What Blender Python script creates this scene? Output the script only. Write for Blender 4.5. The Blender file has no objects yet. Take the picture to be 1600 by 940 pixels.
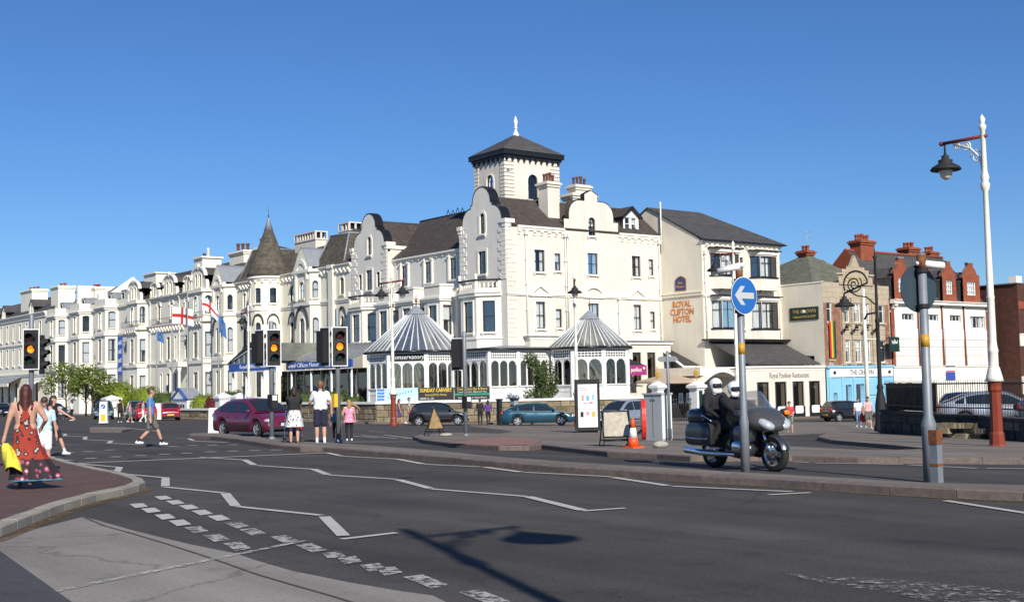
import bpy, math, random
import numpy as np
from mathutils import Vector, Matrix
from mathutils.geometry import tessellate_polygon
random.seed(7); rng = np.random.default_rng(7)
scene = bpy.context.scene
COL = scene.collection
# ---------------------------------------------------------------- camera
# world: +Y runs along the sea front, +X inland along the side street, camera at the origin
cd = bpy.data.cameras.new('camera'); cam = bpy.data.objects.new('camera', cd); COL.objects.link(cam)
cd.sensor_width = 36.0; cd.lens = 1927.0 / 1600.0 * 36.0; cd.clip_start = 0.1; cd.clip_end = 6000
_r = Vector((0.79411683, -0.60741583, -0.02060275)); _u = Vector((-0.02508401, -0.0666267, 0.99746262)); _b = _r.cross(_u)
M4 = Matrix((( _r.x, _u.x, _b.x, 0), (_r.y, _u.y, _b.y, 0), (_r.z, _u.z, _b.z, 1.65), (0, 0, 0, 1)))
cam.matrix_world = M4
scene.camera = cam
# ---------------------------------------------------------------- sky and sun
SUN_AZ = math.radians(20.0)      # shadows fall toward +Y turned 20 degrees to +X
SUN_EL = math.radians(33.0)
world = bpy.data.worlds.new('World'); scene.world = world; world.use_nodes = True
wn = world.node_tree.nodes; wl = world.node_tree.links
for n in list(wn): wn.remove(n)
wo = wn.new('ShaderNodeOutputWorld'); wb = wn.new('ShaderNodeBackground'); ws = wn.new('ShaderNodeTexSky')
ws.sky_type = 'NISHITA'; ws.sun_disc = False; ws.sun_elevation = SUN_EL
ws.sun_rotation = math.pi + SUN_AZ
ws.altitude = 0.0; ws.air_density = 1.0; ws.dust_density = 0.0; ws.ozone_density = 10.0
wb.inputs['Strength'].default_value = 0.079
wh = wn.new('ShaderNodeHueSaturation'); wh.inputs['Saturation'].default_value = 1.05; wh.inputs['Hue'].default_value = 0.504
wl.new(ws.outputs[0], wh.inputs['Color']); wl.new(wh.outputs[0], wb.inputs[0]); wl.new(wb.outputs[0], wo.inputs[0])
sd = bpy.data.lights.new('sun', 'SUN'); sun = bpy.data.objects.new('sun', sd); COL.objects.link(sun)
sd.energy = 4.4; sd.angle = math.radians(0.53); sd.color = (1.0, 0.945, 0.845)
_d = Vector((math.sin(SUN_AZ) * math.cos(SUN_EL), math.cos(SUN_AZ) * math.cos(SUN_EL), -math.sin(SUN_EL)))
sun.rotation_euler = _d.to_track_quat('-Z', 'Y').to_euler(); sun.location = (0, -40, 60)
scene.view_settings.view_transform = 'Standard'; scene.view_settings.look = 'None'
scene.view_settings.exposure = 0.38; scene.view_settings.gamma = 1.0
scene.view_settings.use_curve_mapping = False
scene.render.resolution_x = 1024; scene.render.resolution_y = 601
# ---------------------------------------------------------------- helpers
PI = math.pi
def gz(x):
    return -float(np.interp(x, [17, 57, 85], [0, 1.15, 1.56]))
MATS = {}
def new_mat(name):
    m = bpy.data.materials.new(name); m.use_nodes = True
    nt = m.node_tree; b = nt.nodes['Principled BSDF']; MATS[name] = m
    return m, nt, b
def nd(nt, t, **kw):
    n = nt.nodes.new(t)
    for k, v in kw.items():
        if k in n.inputs: n.inputs[k].default_value = v
        else: setattr(n, k, v)
    return n
def mat(name, col, rough=0.7, metal=0.0, spec=0.5, var=0.0, scale=3.0, bump=0.0, bscale=40.0, dirt=0.0, col2=None, coat=0.0):
    """colour with large-scale mottling (var), fine relief (bump) and streaky weathering (dirt)"""
    if name in MATS: return MATS[name]
    m, nt, b = new_mat(name); L = nt.links.new
    b.inputs['Roughness'].default_value = rough; b.inputs['Metallic'].default_value = metal
    b.inputs['Specular IOR Level'].default_value = spec
    b.inputs['Coat Weight'].default_value = coat; b.inputs['Coat Roughness'].default_value = 0.05
    c = (*col, 1.0)
    if var <= 0 and bump <= 0 and dirt <= 0:
        b.inputs['Base Color'].default_value = c; return m
    g = nd(nt, 'ShaderNodeNewGeometry')
    n1 = nd(nt, 'ShaderNodeTexNoise', Scale=scale, Detail=5.0, Roughness=0.6); L(g.outputs['Position'], n1.inputs['Vector'])
    mx = nd(nt, 'ShaderNodeMix', data_type='RGBA', blend_type='MIX')
    r = nd(nt, 'ShaderNodeMapRange'); r.inputs[1].default_value = 0.3; r.inputs[2].default_value = 0.7; L(n1.outputs[0], r.inputs[0])
    d = col2 or tuple(max(0, v * (1 - var)) for v in col); e = tuple(min(1, v * (1 + var * 0.6)) for v in col) if col2 is None else col
    L(r.outputs[0], mx.inputs[0]); mx.inputs[6].default_value = (*d, 1); mx.inputs[7].default_value = (*e, 1)
    out = mx.outputs[2]
    if dirt > 0:
        mp = nd(nt, 'ShaderNodeMapping'); mp.inputs['Scale'].default_value = (2.2, 2.2, 0.22); L(g.outputs['Position'], mp.inputs[0])
        n2 = nd(nt, 'ShaderNodeTexNoise', Scale=1.0, Detail=7.0, Roughness=0.7); L(mp.outputs[0], n2.inputs['Vector'])
        r2 = nd(nt, 'ShaderNodeMapRange'); r2.inputs[1].default_value = 0.5; r2.inputs[2].default_value = 0.78; r2.inputs[4].default_value = dirt
        L(n2.outputs[0], r2.inputs[0])
        m2 = nd(nt, 'ShaderNodeMix', data_type='RGBA', blend_type='MIX'); L(r2.outputs[0], m2.inputs[0]); L(out, m2.inputs[6])
        m2.inputs[7].default_value = (col[0] * .45, col[1] * .43, col[2] * .38, 1); out = m2.outputs[2]
    L(out, b.inputs['Base Color'])
    if bump > 0:
        n3 = nd(nt, 'ShaderNodeTexNoise', Scale=bscale, Detail=4.0, Roughness=0.65); L(g.outputs['Position'], n3.inputs['Vector'])
        bp = nd(nt, 'ShaderNodeBump', Strength=bump, Distance=0.02); L(n3.outputs[0], bp.inputs['Height']); L(bp.outputs[0], b.inputs['Normal'])
    return m
def courses(name, c1, c2, mortar, bw, bh, msize=0.012, rough=0.85, var=0.35, squash=(0.0, 1.0), moss=None, bump=0.4, zs=1.0, dist=0.02):
    """masonry / slate courses in (x+y, z) so they follow any axis-aligned wall or roof slope"""
    m, nt, b = new_mat(name); L = nt.links.new
    b.inputs['Roughness'].default_value = rough; b.inputs['Specular IOR Level'].default_value = 0.3
    g = nd(nt, 'ShaderNodeNewGeometry'); s = nd(nt, 'ShaderNodeSeparateXYZ'); L(g.outputs['Position'], s.inputs[0])
    a = nd(nt, 'ShaderNodeMath', operation='ADD'); L(s.outputs[0], a.inputs[0]); L(s.outputs[1], a.inputs[1])
    z = nd(nt, 'ShaderNodeMath', operation='MULTIPLY'); L(s.outputs[2], z.inputs[0]); z.inputs[1].default_value = zs
    c = nd(nt, 'ShaderNodeCombineXYZ'); L(a.outputs[0], c.inputs[0]); L(z.outputs[0], c.inputs[1])
    n0 = nd(nt, 'ShaderNodeTexNoise', Scale=0.9, Detail=3.0); L(g.outputs['Position'], n0.inputs['Vector'])
    ad = nd(nt, 'ShaderNodeVectorMath', operation='MULTIPLY_ADD'); L(n0.outputs[1], ad.inputs[0]); ad.inputs[1].default_value = (dist, dist, 0); L(c.outputs[0], ad.inputs[2])
    br = nd(nt, 'ShaderNodeTexBrick', Scale=1.0); L(ad.outputs[0], br.inputs['Vector'])
    br.inputs['Brick Width'].default_value = bw; br.inputs['Row Height'].default_value = bh; br.inputs['Mortar Size'].default_value = msize
    br.inputs['Bias'].default_value = 0.0; br.inputs['Color1'].default_value = (*c1, 1); br.inputs['Color2'].default_value = (*c2, 1); br.inputs['Mortar'].default_value = (*mortar, 1)
    n1 = nd(nt, 'ShaderNodeTexNoise', Scale=1.7, Detail=8.0, Roughness=0.7); L(g.outputs['Position'], n1.inputs['Vector'])
    r = nd(nt, 'ShaderNodeMapRange'); r.inputs[1].default_value = 0.3; r.inputs[2].default_value = 0.7; r.inputs[3].default_value = 1 - var; r.inputs[4].default_value = 1 + var; L(n1.outputs[0], r.inputs[0])
    mu = nd(nt, 'ShaderNodeVectorMath', operation='SCALE'); L(br.outputs[0], mu.inputs[0]); L(r.outputs[0], mu.inputs['Scale'])
    out = mu.outputs[0]
    if moss:
        n2 = nd(nt, 'ShaderNodeTexNoise', Scale=2.6, Detail=8.0, Roughness=0.75); L(g.outputs['Position'], n2.inputs['Vector'])
        r2 = nd(nt, 'ShaderNodeMapRange'); r2.inputs[1].default_value = 0.52; r2.inputs[2].default_value = 0.66; r2.inputs[4].default_value = 0.75; L(n2.outputs[0], r2.inputs[0])
        mm = nd(nt, 'ShaderNodeMix', data_type='RGBA'); L(r2.outputs[0], mm.inputs[0]); L(out, mm.inputs[6]); mm.inputs[7].default_value = (*moss, 1); out = mm.outputs[2]
    L(out, b.inputs['Base Color'])
    bp = nd(nt, 'ShaderNodeBump', Strength=bump, Distance=0.03); inv = nd(nt, 'ShaderNodeMath', operation='SUBTRACT'); inv.inputs[0].default_value = 1.0; L(br.outputs[1], inv.inputs[1])
    L(inv.outputs[0], bp.inputs['Height']); L(bp.outputs[0], b.inputs['Normal'])
    return m
def glass_mat(name, tint, gloss=0.35, rough=0.02, dirty=0.0, fres=1.6):
    """window glass: sees through, reflects at grazing angles"""
    m, nt, b = new_mat(name); L = nt.links.new
    o = nt.nodes['Material Output']; nt.nodes.remove(b)
    t = nd(nt, 'ShaderNodeBsdfTransparent'); t.inputs[0].default_value = (*tint, 1)
    g = nd(nt, 'ShaderNodeBsdfGlossy', Roughness=rough); g.inputs[0].default_value = (.95, .97, 1, 1)
    f = nd(nt, 'ShaderNodeFresnel', IOR=1.5); mr = nd(nt, 'ShaderNodeMath', operation='MULTIPLY_ADD'); L(f.outputs[0], mr.inputs[0]); mr.inputs[1].default_value = fres; mr.inputs[2].default_value = gloss * 0.2
    mr.use_clamp = True
    geo = nd(nt, 'ShaderNodeNewGeometry'); n = nd(nt, 'ShaderNodeTexNoise', Scale=1.3, Detail=1.0); L(geo.outputs['Position'], n.inputs['Vector'])
    bp = nd(nt, 'ShaderNodeBump', Strength=0.06, Distance=0.1); L(n.outputs[0], bp.inputs['Height']); L(bp.outputs[0], g.inputs['Normal'])
    mx = nd(nt, 'ShaderNodeMixShader'); L(mr.outputs[0], mx.inputs[0]); L(g.outputs[0], mx.inputs[2]); L(mx.outputs[0], o.inputs[0])
    if dirty > 0:
        df = nd(nt, 'ShaderNodeBsdfDiffuse'); df.inputs[0].default_value = (.55, .54, .48, 1); m2 = nd(nt, 'ShaderNodeMixShader'); m2.inputs[0].default_value = dirty; L(t.outputs[0], m2.inputs[1]); L(df.outputs[0], m2.inputs[2]); L(m2.outputs[0], mx.inputs[1])
    else: L(t.outputs[0], mx.inputs[1])
    return m
class Fr:
    """a vertical wall frame: u along U, z up, d outward along N"""
    def __init__(s, o, U, N): s.o = Vector(o); s.U = Vector(U).normalized(); s.N = Vector(N).normalized()
    def pt(s, u, z, d=0.0): return s.o + s.U * u + Vector((0, 0, z)) + s.N * d
def SF(x): return Fr((x, 0, 0), (0, 1, 0), (-1, 0, 0))     # faces the sea, u = world y
def RF(y): return Fr((0, y, 0), (1, 0, 0), (0, -1, 0))     # faces the side street, u = world x
def EF(x): return Fr((x, 0, 0), (0, 1, 0), (1, 0, 0))
def BF(y): return Fr((0, y, 0), (1, 0, 0), (0, 1, 0))
def FF(a, b, side):
    """frame through ground points a->b with u measured in metres from a; the normal points toward `side`"""
    a = Vector((a[0], a[1], 0)); b = Vector((b[0], b[1], 0)); U = (b - a).normalized(); N = Vector((U.y, -U.x, 0))
    if (Vector((side[0], side[1], 0)) - a).dot(N) < 0: N = -N
    f = Fr(a, U, N); f.len = (b - a).length; return f
class MB:
    def __init__(s): s.v = []; s.f = []; s.m = []; s.sm = []; s.mats = []; s.cur = 0; s.g = []
    def mat(s, m):
        if m not in s.mats: s.mats.append(m)
        s.cur = s.mats.index(m); return s
    def face(s, pts, smooth=False):
        i = len(s.v); s.g.append((i, len(pts), len(s.f), 1)); s.v += [tuple(p) for p in pts]; s.f.append(tuple(range(i, i + len(pts)))); s.m.append(s.cur); s.sm.append(smooth)
    def raw(s, vs, fs, smooth=False):
        i = len(s.v); s.g.append((i, len(vs), len(s.f), len(fs))); s.v += [tuple(p) for p in vs]
        for f in fs: s.f.append(tuple(k + i for k in f)); s.m.append(s.cur); s.sm.append(smooth)
    def hexa(s, p):
        s.raw(p, [(0, 3, 2, 1), (4, 5, 6, 7), (0, 1, 5, 4), (1, 2, 6, 5), (2, 3, 7, 6), (3, 0, 4, 7)])
    def box(s, a, b):
        x0, y0, z0 = a; x1, y1, z1 = b
        s.hexa([(x0, y0, z0), (x1, y0, z0), (x1, y1, z0), (x0, y1, z0), (x0, y0, z1), (x1, y0, z1), (x1, y1, z1), (x0, y1, z1)])
    def fbox(s, F, u0, u1, z0, z1, d0, d1):
        s.hexa([F.pt(u0, z0, d0), F.pt(u1, z0, d0), F.pt(u1, z0, d1), F.pt(u0, z0, d1), F.pt(u0, z1, d0), F.pt(u1, z1, d0), F.pt(u1, z1, d1), F.pt(u0, z1, d1)])
    def prism(s, F, poly, d0, d1, caps=True):
        """2-D outline (u,z) in frame F extruded from d0 to d1"""
        n = len(poly); A = [F.pt(u, z, d0) for u, z in poly]; B = [F.pt(u, z, d1) for u, z in poly]
        s.raw(A + B, [(i, (i + 1) % n, n + (i + 1) % n, n + i) for i in range(n)])
        if caps:
            tri = tessellate_polygon([[Vector((u, z, 0)) for u, z in poly]])
            s.raw(A, [tuple(t) for t in tri]); s.raw(B, [tuple(reversed(t)) for t in tri])
    def wall(s, F, outer, holes=(), reveal=0.22, d=0.0):
        loops = [list(outer)] + [list(h) for h in holes]
        flat = [p for l in loops for p in l]
        tri = tessellate_polygon([[Vector((u, z, 0)) for u, z in l] for l in loops])
        s.raw([F.pt(u, z, d) for u, z in flat], [tuple(t) for t in tri])
        for h in holes:
            n = len(h); A = [F.pt(u, z, d) for u, z in h]; B = [F.pt(u, z, d - reveal) for u, z in h]
            s.raw(A + B, [(i, (i + 1) % n, n + (i + 1) % n, n + i) for i in range(n)])
    def lathe(s, prof, c=(0, 0, 0), n=16, smooth=True, a0=0.0, a1=2 * PI):
        full = abs(a1 - a0 - 2 * PI) < 1e-6; k = n if full else n + 1
        vs = [(c[0] + r * math.cos(a0 + (a1 - a0) * j / n), c[1] + r * math.sin(a0 + (a1 - a0) * j / n), c[2] + z) for r, z in prof for j in range(k)]
        fs = []
        for i in range(len(prof) - 1):
            for j in range(n):
                j2 = (j + 1) % k if full else j + 1
                fs.append((i * k + j, i * k + j2, (i + 1) * k + j2, (i + 1) * k + j))
        if full:
            if prof[0][0] > 1e-4: fs.append(tuple(range(k))[::-1])
            if prof[-1][0] > 1e-4: fs.append(tuple((len(prof) - 1) * k + j for j in range(k)))
        s.raw(vs, fs, smooth)
    def tube(s, path, r, n=8, smooth=True, caps=True):
        P = [Vector(p) for p in path]; rs = r if isinstance(r, (list, tuple)) else [r] * len(P); vs = []
        ref = None
        for i, p in enumerate(P):
            t = (P[min(i + 1, len(P) - 1)] - P[max(i - 1, 0)])
            if t.length < 1e-9: t = Vector((0, 0, 1))
            t.normalize()
            if ref is None: ref = Vector((0, 0, 1)) if abs(t.z) < .9 else Vector((1, 0, 0))
            a = t.cross(ref)
            if a.length < 1e-6: a = t.orthogonal()
            a.normalize(); b = t.cross(a); ref = b.cross(t) * -1 if False else ref
            for j in range(n):
                q = 2 * PI * j / n; vs.append(p + a * (rs[i] * math.cos(q)) + b * (rs[i] * math.sin(q)))
        fs = [(i * n + j, i * n + (j + 1) % n, (i + 1) * n + (j + 1) % n, (i + 1) * n + j) for i in range(len(P) - 1) for j in range(n)]
        if caps: fs += [tuple(range(n))[::-1], tuple((len(P) - 1) * n + j for j in range(n))]
        s.raw(vs, fs, smooth)
    def ball(s, c, r, n=12, m=8):
        rx, ry, rz = r if isinstance(r, (list, tuple)) else (r, r, r)
        vs = []; fs = []
        for i in range(m + 1):
            a = PI * i / m
            for j in range(n): vs.append((c[0] + rx * math.sin(a) * math.cos(2 * PI * j / n), c[1] + ry * math.sin(a) * math.sin(2 * PI * j / n), c[2] - rz * math.cos(a)))
        for i in range(m):
            for j in range(n): fs.append((i * n + j, i * n + (j + 1) % n, (i + 1) * n + (j + 1) % n, (i + 1) * n + j))
        s.raw(vs, fs, True)
    def mesh(s, name, off=(0, 0, 0)):
        me = bpy.data.meshes.new(name); ox, oy, oz = off
        me.from_pydata([(x - ox, y - oy, z - oz) for x, y, z in s.v], [], s.f)
        for m in s.mats: me.materials.append(MATS[m] if isinstance(m, str) else m)
        if s.m: me.polygons.foreach_set('material_index', s.m); me.polygons.foreach_set('use_smooth', s.sm)
        me.update(); fix_normals(me); return me
    def build(s, name, parent=None, kind=None):
        off = (0, 0, 0)
        r = parent
        while r is not None and r.parent is not None: r = r.parent
        if r is not None and r.get('_w'): off = r.location
        if parent is not None and kind is None and len(s.g) > 1:
            cl = s.clusters()
            if len(cl) > 1: return [link(name, c.mesh(name, off), parent) for c in cl][0]
        return link(name, s.mesh(name, off), parent, kind)
    def clusters(s):
        """pieces that do not touch become parts of their own"""
        V = np.array(s.v); n = len(s.g); lo = np.array([V[a:a + k].min(0) for a, k, _, _ in s.g]) - .012; hi = np.array([V[a:a + k].max(0) for a, k, _, _ in s.g]) + .012
        par = list(range(n))
        def fd(i):
            while par[i] != i: par[i] = par[par[i]]; i = par[i]
            return i
        for i in range(n):
            for j in np.nonzero(np.all((lo[i] <= hi[i + 1:]) & (hi[i] >= lo[i + 1:]), axis=1))[0]: par[fd(i)] = fd(i + 1 + int(j))
        out = {}
        for i in range(n): out.setdefault(fd(i), []).append(i)
        res = []
        for ids in out.values():
            m = MB(); m.mats = s.mats
            for i in ids:
                a, k, f0, fk = s.g[i]; b = len(m.v) - a; m.v += s.v[a:a + k]; m.f += [tuple(q + b for q in f) for f in s.f[f0:f0 + fk]]; m.m += s.m[f0:f0 + fk]; m.sm += s.sm[f0:f0 + fk]
            res.append(m)
        return res
def fix_normals(me):
    import bmesh
    bm = bmesh.new(); bm.from_mesh(me); bmesh.ops.remove_doubles(bm, verts=bm.verts, dist=1e-5); bmesh.ops.recalc_face_normals(bm, faces=bm.faces); bm.to_mesh(me); bm.free()
def link(name, me, parent=None, kind=None, loc=None, rz=None):
    o = bpy.data.objects.new(name, me); COL.objects.link(o)
    if parent is not None: o.parent = parent
    if kind: o['kind'] = kind
    if loc is not None: o.location = loc
    if rz is not None: o.rotation_euler = (0, 0, rz)
    return o
def thing(name, label, cat, loc=(0, 0, 0), rz=0.0, group=None, world=True):
    """an Empty at the thing's base. world=True: parts are given in world coordinates; False: in the thing's own"""
    o = bpy.data.objects.new(name, None); COL.objects.link(o); o.location = loc; o.rotation_euler = (0, 0, rz); o.empty_display_size = 0.2
    o['label'] = label; o['category'] = cat
    if group: o['group'] = group
    if world: o['_w'] = 1
    return o
def tag(o, label, cat, group=None):
    o['label'] = label; o['category'] = cat
    if group: o['group'] = group
    return o
def copy_tree(o, parent=None):
    c = o.copy(); COL.objects.link(c); c.parent = parent
    for ch in list(o.children): copy_tree(ch, c)
    return c
FONT_CACHE = {}
def text_mesh(body, size, depth=0.01, bold=0.0, shear=0.0, space=1.0):
    cu = bpy.data.curves.new('lettering', 'FONT'); cu.body = body; cu.size = size; cu.extrude = depth; cu.offset = bold; cu.shear = shear
    cu.align_x = 'CENTER'; cu.align_y = 'CENTER'; cu.space_character = space; cu.resolution_u = 2
    o = bpy.data.objects.new('lettering', cu); COL.objects.link(o)
    me = bpy.data.meshes.new_from_object(o); bpy.data.objects.remove(o); bpy.data.curves.remove(cu)
    return me
def text_on(parent, F, u, z, d, body, size, material, name='lettering', width=None, **kw):
    """lettering lying on wall frame F, centred at (u,z); width stretches it to that many metres"""
    me = text_mesh(body, size, **kw); me.materials.append(MATS[material])
    R = Vector((0, 0, 1)).cross(F.N) ; R.normalize()      # reading direction seen from outside
    xs = [v.co.x for v in me.vertices]; k = 1.0
    if width: k = width / (max(xs) - min(xs))
    r = parent
    while r.parent is not None: r = r.parent
    off = Vector(r.location) if r.get('_w') else Vector((0, 0, 0))
    p0 = F.pt(u, z, d) - off
    for v in me.vertices:
        c = v.co.copy(); v.co = p0 + R * (c.x * k) + Vector((0, 0, c.y)) + F.N * c.z
    return link(name, me, parent)
def arch_pts(u0, u1, z0, z1, kind='round', n=8):
    """outline of an opening; z1 is the crown"""
    w = (u1 - u0) / 2; c = (u0 + u1) / 2
    if kind == 'rect': return [(u0, z0), (u1, z0), (u1, z1), (u0, z1)]
    if kind == 'seg':
        r = 0.18 * (u1 - u0); return [(u0, z0), (u1, z0)] + [(c + w * math.cos(PI * i / n), z1 - r + r * math.sin(PI * i / n)) for i in range(n + 1)]
    if kind == 'round': return [(u0, z0), (u1, z0)] + [(c + w * math.cos(PI * i / n), z1 - w + w * math.sin(PI * i / n)) for i in range(n + 1)]
    # pointed
    h = 1.55 * w; pts = [(u0, z0), (u1, z0)]
    for i in range(n + 1):
        t = i / n
        pts.append((u1 - w * (1 - math.cos(t * PI / 2)), z1 - h + h * math.sin(t * PI / 2) if t < 1 else z1))
    for i in range(1, n + 1):
        t = 1 - i / n
        pts.append((u0 + w * (1 - math.cos(t * PI / 2)), z1 - h + h * math.sin(t * PI / 2)))
    return pts
# ---------------------------------------------------------------- materials
mat('cream', (.71, .655, .565), .75, var=.07, scale=.5, bump=.15, bscale=30, dirt=.34)
mat('cream_gothic', (.87, .815, .655), .75, var=.06, scale=.6, bump=.12, bscale=30, dirt=.36)
mat('cream_terrace', (.87, .825, .69), .75, var=.05, scale=.4, bump=.1, bscale=30, dirt=.32)
mat('grey_render', (.78, .745, .66), .85, var=.06, scale=.6, bump=.2, bscale=25, dirt=.25)
mat('side_render', (.75, .69, .565), .85, var=.07, scale=.5, bump=.25, bscale=20, dirt=.3)
mat('trim', (.82, .78, .68), .6, var=.04, scale=2, dirt=.12)
mat('white_paint', (.80, .80, .77), .45, var=.04, scale=3, dirt=.08)
mat('black_paint', (.012, .012, .014), .35)
mat('frame_dark', (.018, .017, .018), .4)
mat('frame_white', (.82, .82, .80), .4)
mat('lead_grey', (.24, .26, .29), .55, var=.15, scale=2, dirt=.2)
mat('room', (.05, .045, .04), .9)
mat('net', (.78, .78, .76), .9, var=.08, scale=6)
mat('drape', (.45, .36, .26), .9, var=.2, scale=5)
mat('pot_dark', (.13, .055, .035), .85, var=.4, scale=4)
mat('terracotta', (.28, .07, .035), .8, var=.35, scale=4, bump=.2)
mat('rust', (.20, .07, .025), .9, var=.6, scale=14, bump=.3)
mat('metal_grey', (.21, .23, .25), .5, metal=.2, var=.12, scale=4, dirt=.15)
mat('galv', (.42, .44, .45), .45, metal=.4, var=.12, scale=6, dirt=.1)
mat('chrome', (.82, .83, .85), .08, metal=1.0)
mat('rubber', (.018, .018, .018), .85, bump=.1, bscale=60)
mat('soft_black', (.014, .014, .016), .75, var=.3, scale=8)
mat('orange_paint', (.22, .035, .014), .5, var=.12, scale=5, dirt=.2)
mat('glaze_bar', (.62, .65, .68), .5, var=.1, scale=5)
mat('pipe', (.75, .73, .66), .6)
courses('slate', (.058, .047, .042), (.08, .065, .058), (.02, .018, .016), .28, .17, .008, .8, .32, moss=(.10, .08, .06), zs=1.25)
courses('slate_moss', (.075, .067, .056), (.115, .10, .078), (.035, .03, .025), .30, .20, .008, .9, .5, moss=(.14, .12, .065), zs=1.05)
courses('slate_dark', (.067, .064, .063), (.09, .085, .083), (.03, .03, .032), .28, .17, .008, .75, .25, zs=1.3)
courses('slate_green', (.11, .115, .09), (.15, .15, .11), (.05, .05, .04), .3, .2, .008, .85, .3, zs=1.2)
courses('red_brick', (.27, .055, .022), (.32, .08, .035), (.2, .10, .07), .225, .075, .008, .85, .25)
courses('tile_brick', (.33, .10, .045), (.22, .10, .07), (.25, .2, .15), .225, .075, .01, .85, .4)
courses('faience', (.40, .335, .24), (.45, .375, .27), (.22, .18, .13), .9, .45, .012, .7, .14)
courses('quoin_paint', (.60, .60, .57), (.63, .63, .60), (.26, .26, .25), .8, .36, .014, .8, .06, dist=0.0)
courses('ashlar', (.82, .785, .69), (.84, .80, .70), (.62, .59, .52), .95, .36, .01, .75, .06, dist=0.0)
courses('sandstone', (.19, .145, .085), (.33, .26, .16), (.09, .075, .05), .75, .30, .02, .95, .45, bump=.8)
courses('dark_brick', (.085, .03, .02), (.11, .04, .027), (.07, .05, .04), .225, .075, .008, .9, .3)
glass_mat('glass', (.86, .88, .90), .3, fres=1.1); glass_mat('glass_dark', (.5, .5, .48), .4, fres=1.1); glass_mat('glass_roof', (.74, .78, .76), 0.0, .2, .2, .6)
def emit(name, col, s):
    m, nt, b = new_mat(name); b.inputs['Base Color'].default_value = (*col, 1); b.inputs['Emission Color'].default_value = (*col, 1); b.inputs['Emission Strength'].default_value = s
    b.inputs['Roughness'].default_value = .4
emit('amber_lit', (1.0, .22, .01), 1.25)
# ---------------------------------------------------------------- windows
WCACHE = {}
def win_meshes(w, h, kind, style, nx, ny, curt, fm, glass):
    key = (round(w, 2), round(h, 2), kind, style, nx, ny, curt, fm, glass)
    if key in WCACHE: return WCACHE[key]
    L = Fr((0, 0, 0), (1, 0, 0), (0, -1, 0)); t = min(.075, w * .09)
    out = arch_pts(-w / 2, w / 2, 0, h, kind); inn = [(u * (w - 2 * t) / w, t + z * (h - 2 * t) / h) for u, z in out]
    fr = MB().mat(fm); n = len(out)
    for d0, pts in ((-.10, None),):
        A = [L.pt(u, z, -.09) for u, z in out]; B = [L.pt(u, z, -.09) for u, z in inn]; Cc = [L.pt(u, z, -.17) for u, z in inn]
        fr.raw(A + B + Cc, [(i, (i + 1) % n, n + (i + 1) % n, n + i) for i in range(n)] + [(n + i, n + (i + 1) % n, 2 * n + (i + 1) % n, 2 * n + i) for i in range(n)])
    b = .045 if style != 'fine' else .03
    zc = h if kind == 'rect' else h - w * .12
    if style in ('sash', 'sash2'):
        fr.fbox(L, -w / 2 + t * .6, w / 2 - t * .6, h * .5 - b / 2, h * .5 + b / 2, -.17, -.10)
        if style == 'sash2': fr.fbox(L, -b / 3, b / 3, t, h - t, -.165, -.115)
    else:
        for i in range(1, nx): u = -w / 2 + w * i / nx; fr.fbox(L, u - b / 2, u + b / 2, t * .5, zc - t * .5, -.17, -.10)
        for j in range(1, ny):
            z = h * j / ny if style != 'casement' else (h * .68 if ny == 2 else h * j / ny)
            fr.fbox(L, -w / 2 + t * .6, w / 2 - t * .6, z - b / 2, z + b / 2, -.168, -.103)
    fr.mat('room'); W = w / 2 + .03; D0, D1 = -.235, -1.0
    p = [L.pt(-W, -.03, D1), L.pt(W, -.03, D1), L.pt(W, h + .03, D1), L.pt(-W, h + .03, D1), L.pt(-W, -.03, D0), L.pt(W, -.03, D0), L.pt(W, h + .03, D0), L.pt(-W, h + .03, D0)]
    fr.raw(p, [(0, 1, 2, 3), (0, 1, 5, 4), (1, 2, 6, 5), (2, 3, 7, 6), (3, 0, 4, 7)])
    pane = MB().mat(glass); pane.face([L.pt(u, z, -.14) for u, z in inn])
    cu = None
    if curt:
        cu = MB().mat('net' if curt < 4 else 'drape'); spans = {1: [(-.5, .5, 0, 1)], 2: [(-.5, -.16, 0, 1), (.18, .5, 0, 1)], 3: [(-.5, .5, .5, 1), (-.5, -.25, 0, .5), (.27, .5, 0, .5)], 4: [(-.5, -.22, 0, 1), (.2, .5, 0, 1)]}[curt]
        for a, c, y0, y1 in spans:
            k = max(4, int((c - a) * 22)); vs = []
            for i in range(k + 1):
                u = w * (a + (c - a) * i / k); d = -.24 - .03 * math.sin(i * 2.1) - .01 * math.sin(i * 5)
                vs += [L.pt(u, h * y0 + .01, d), L.pt(u, h * y1 - .01, d)]
            cu.raw(vs, [(2 * i, 2 * i + 2, 2 * i + 3, 2 * i + 1) for i in range(k)])
    r = (fr.mesh('window'), pane.mesh('pane'), cu.mesh('curtain') if cu else None); WCACHE[key] = r; return r
SCACHE = {}
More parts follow.
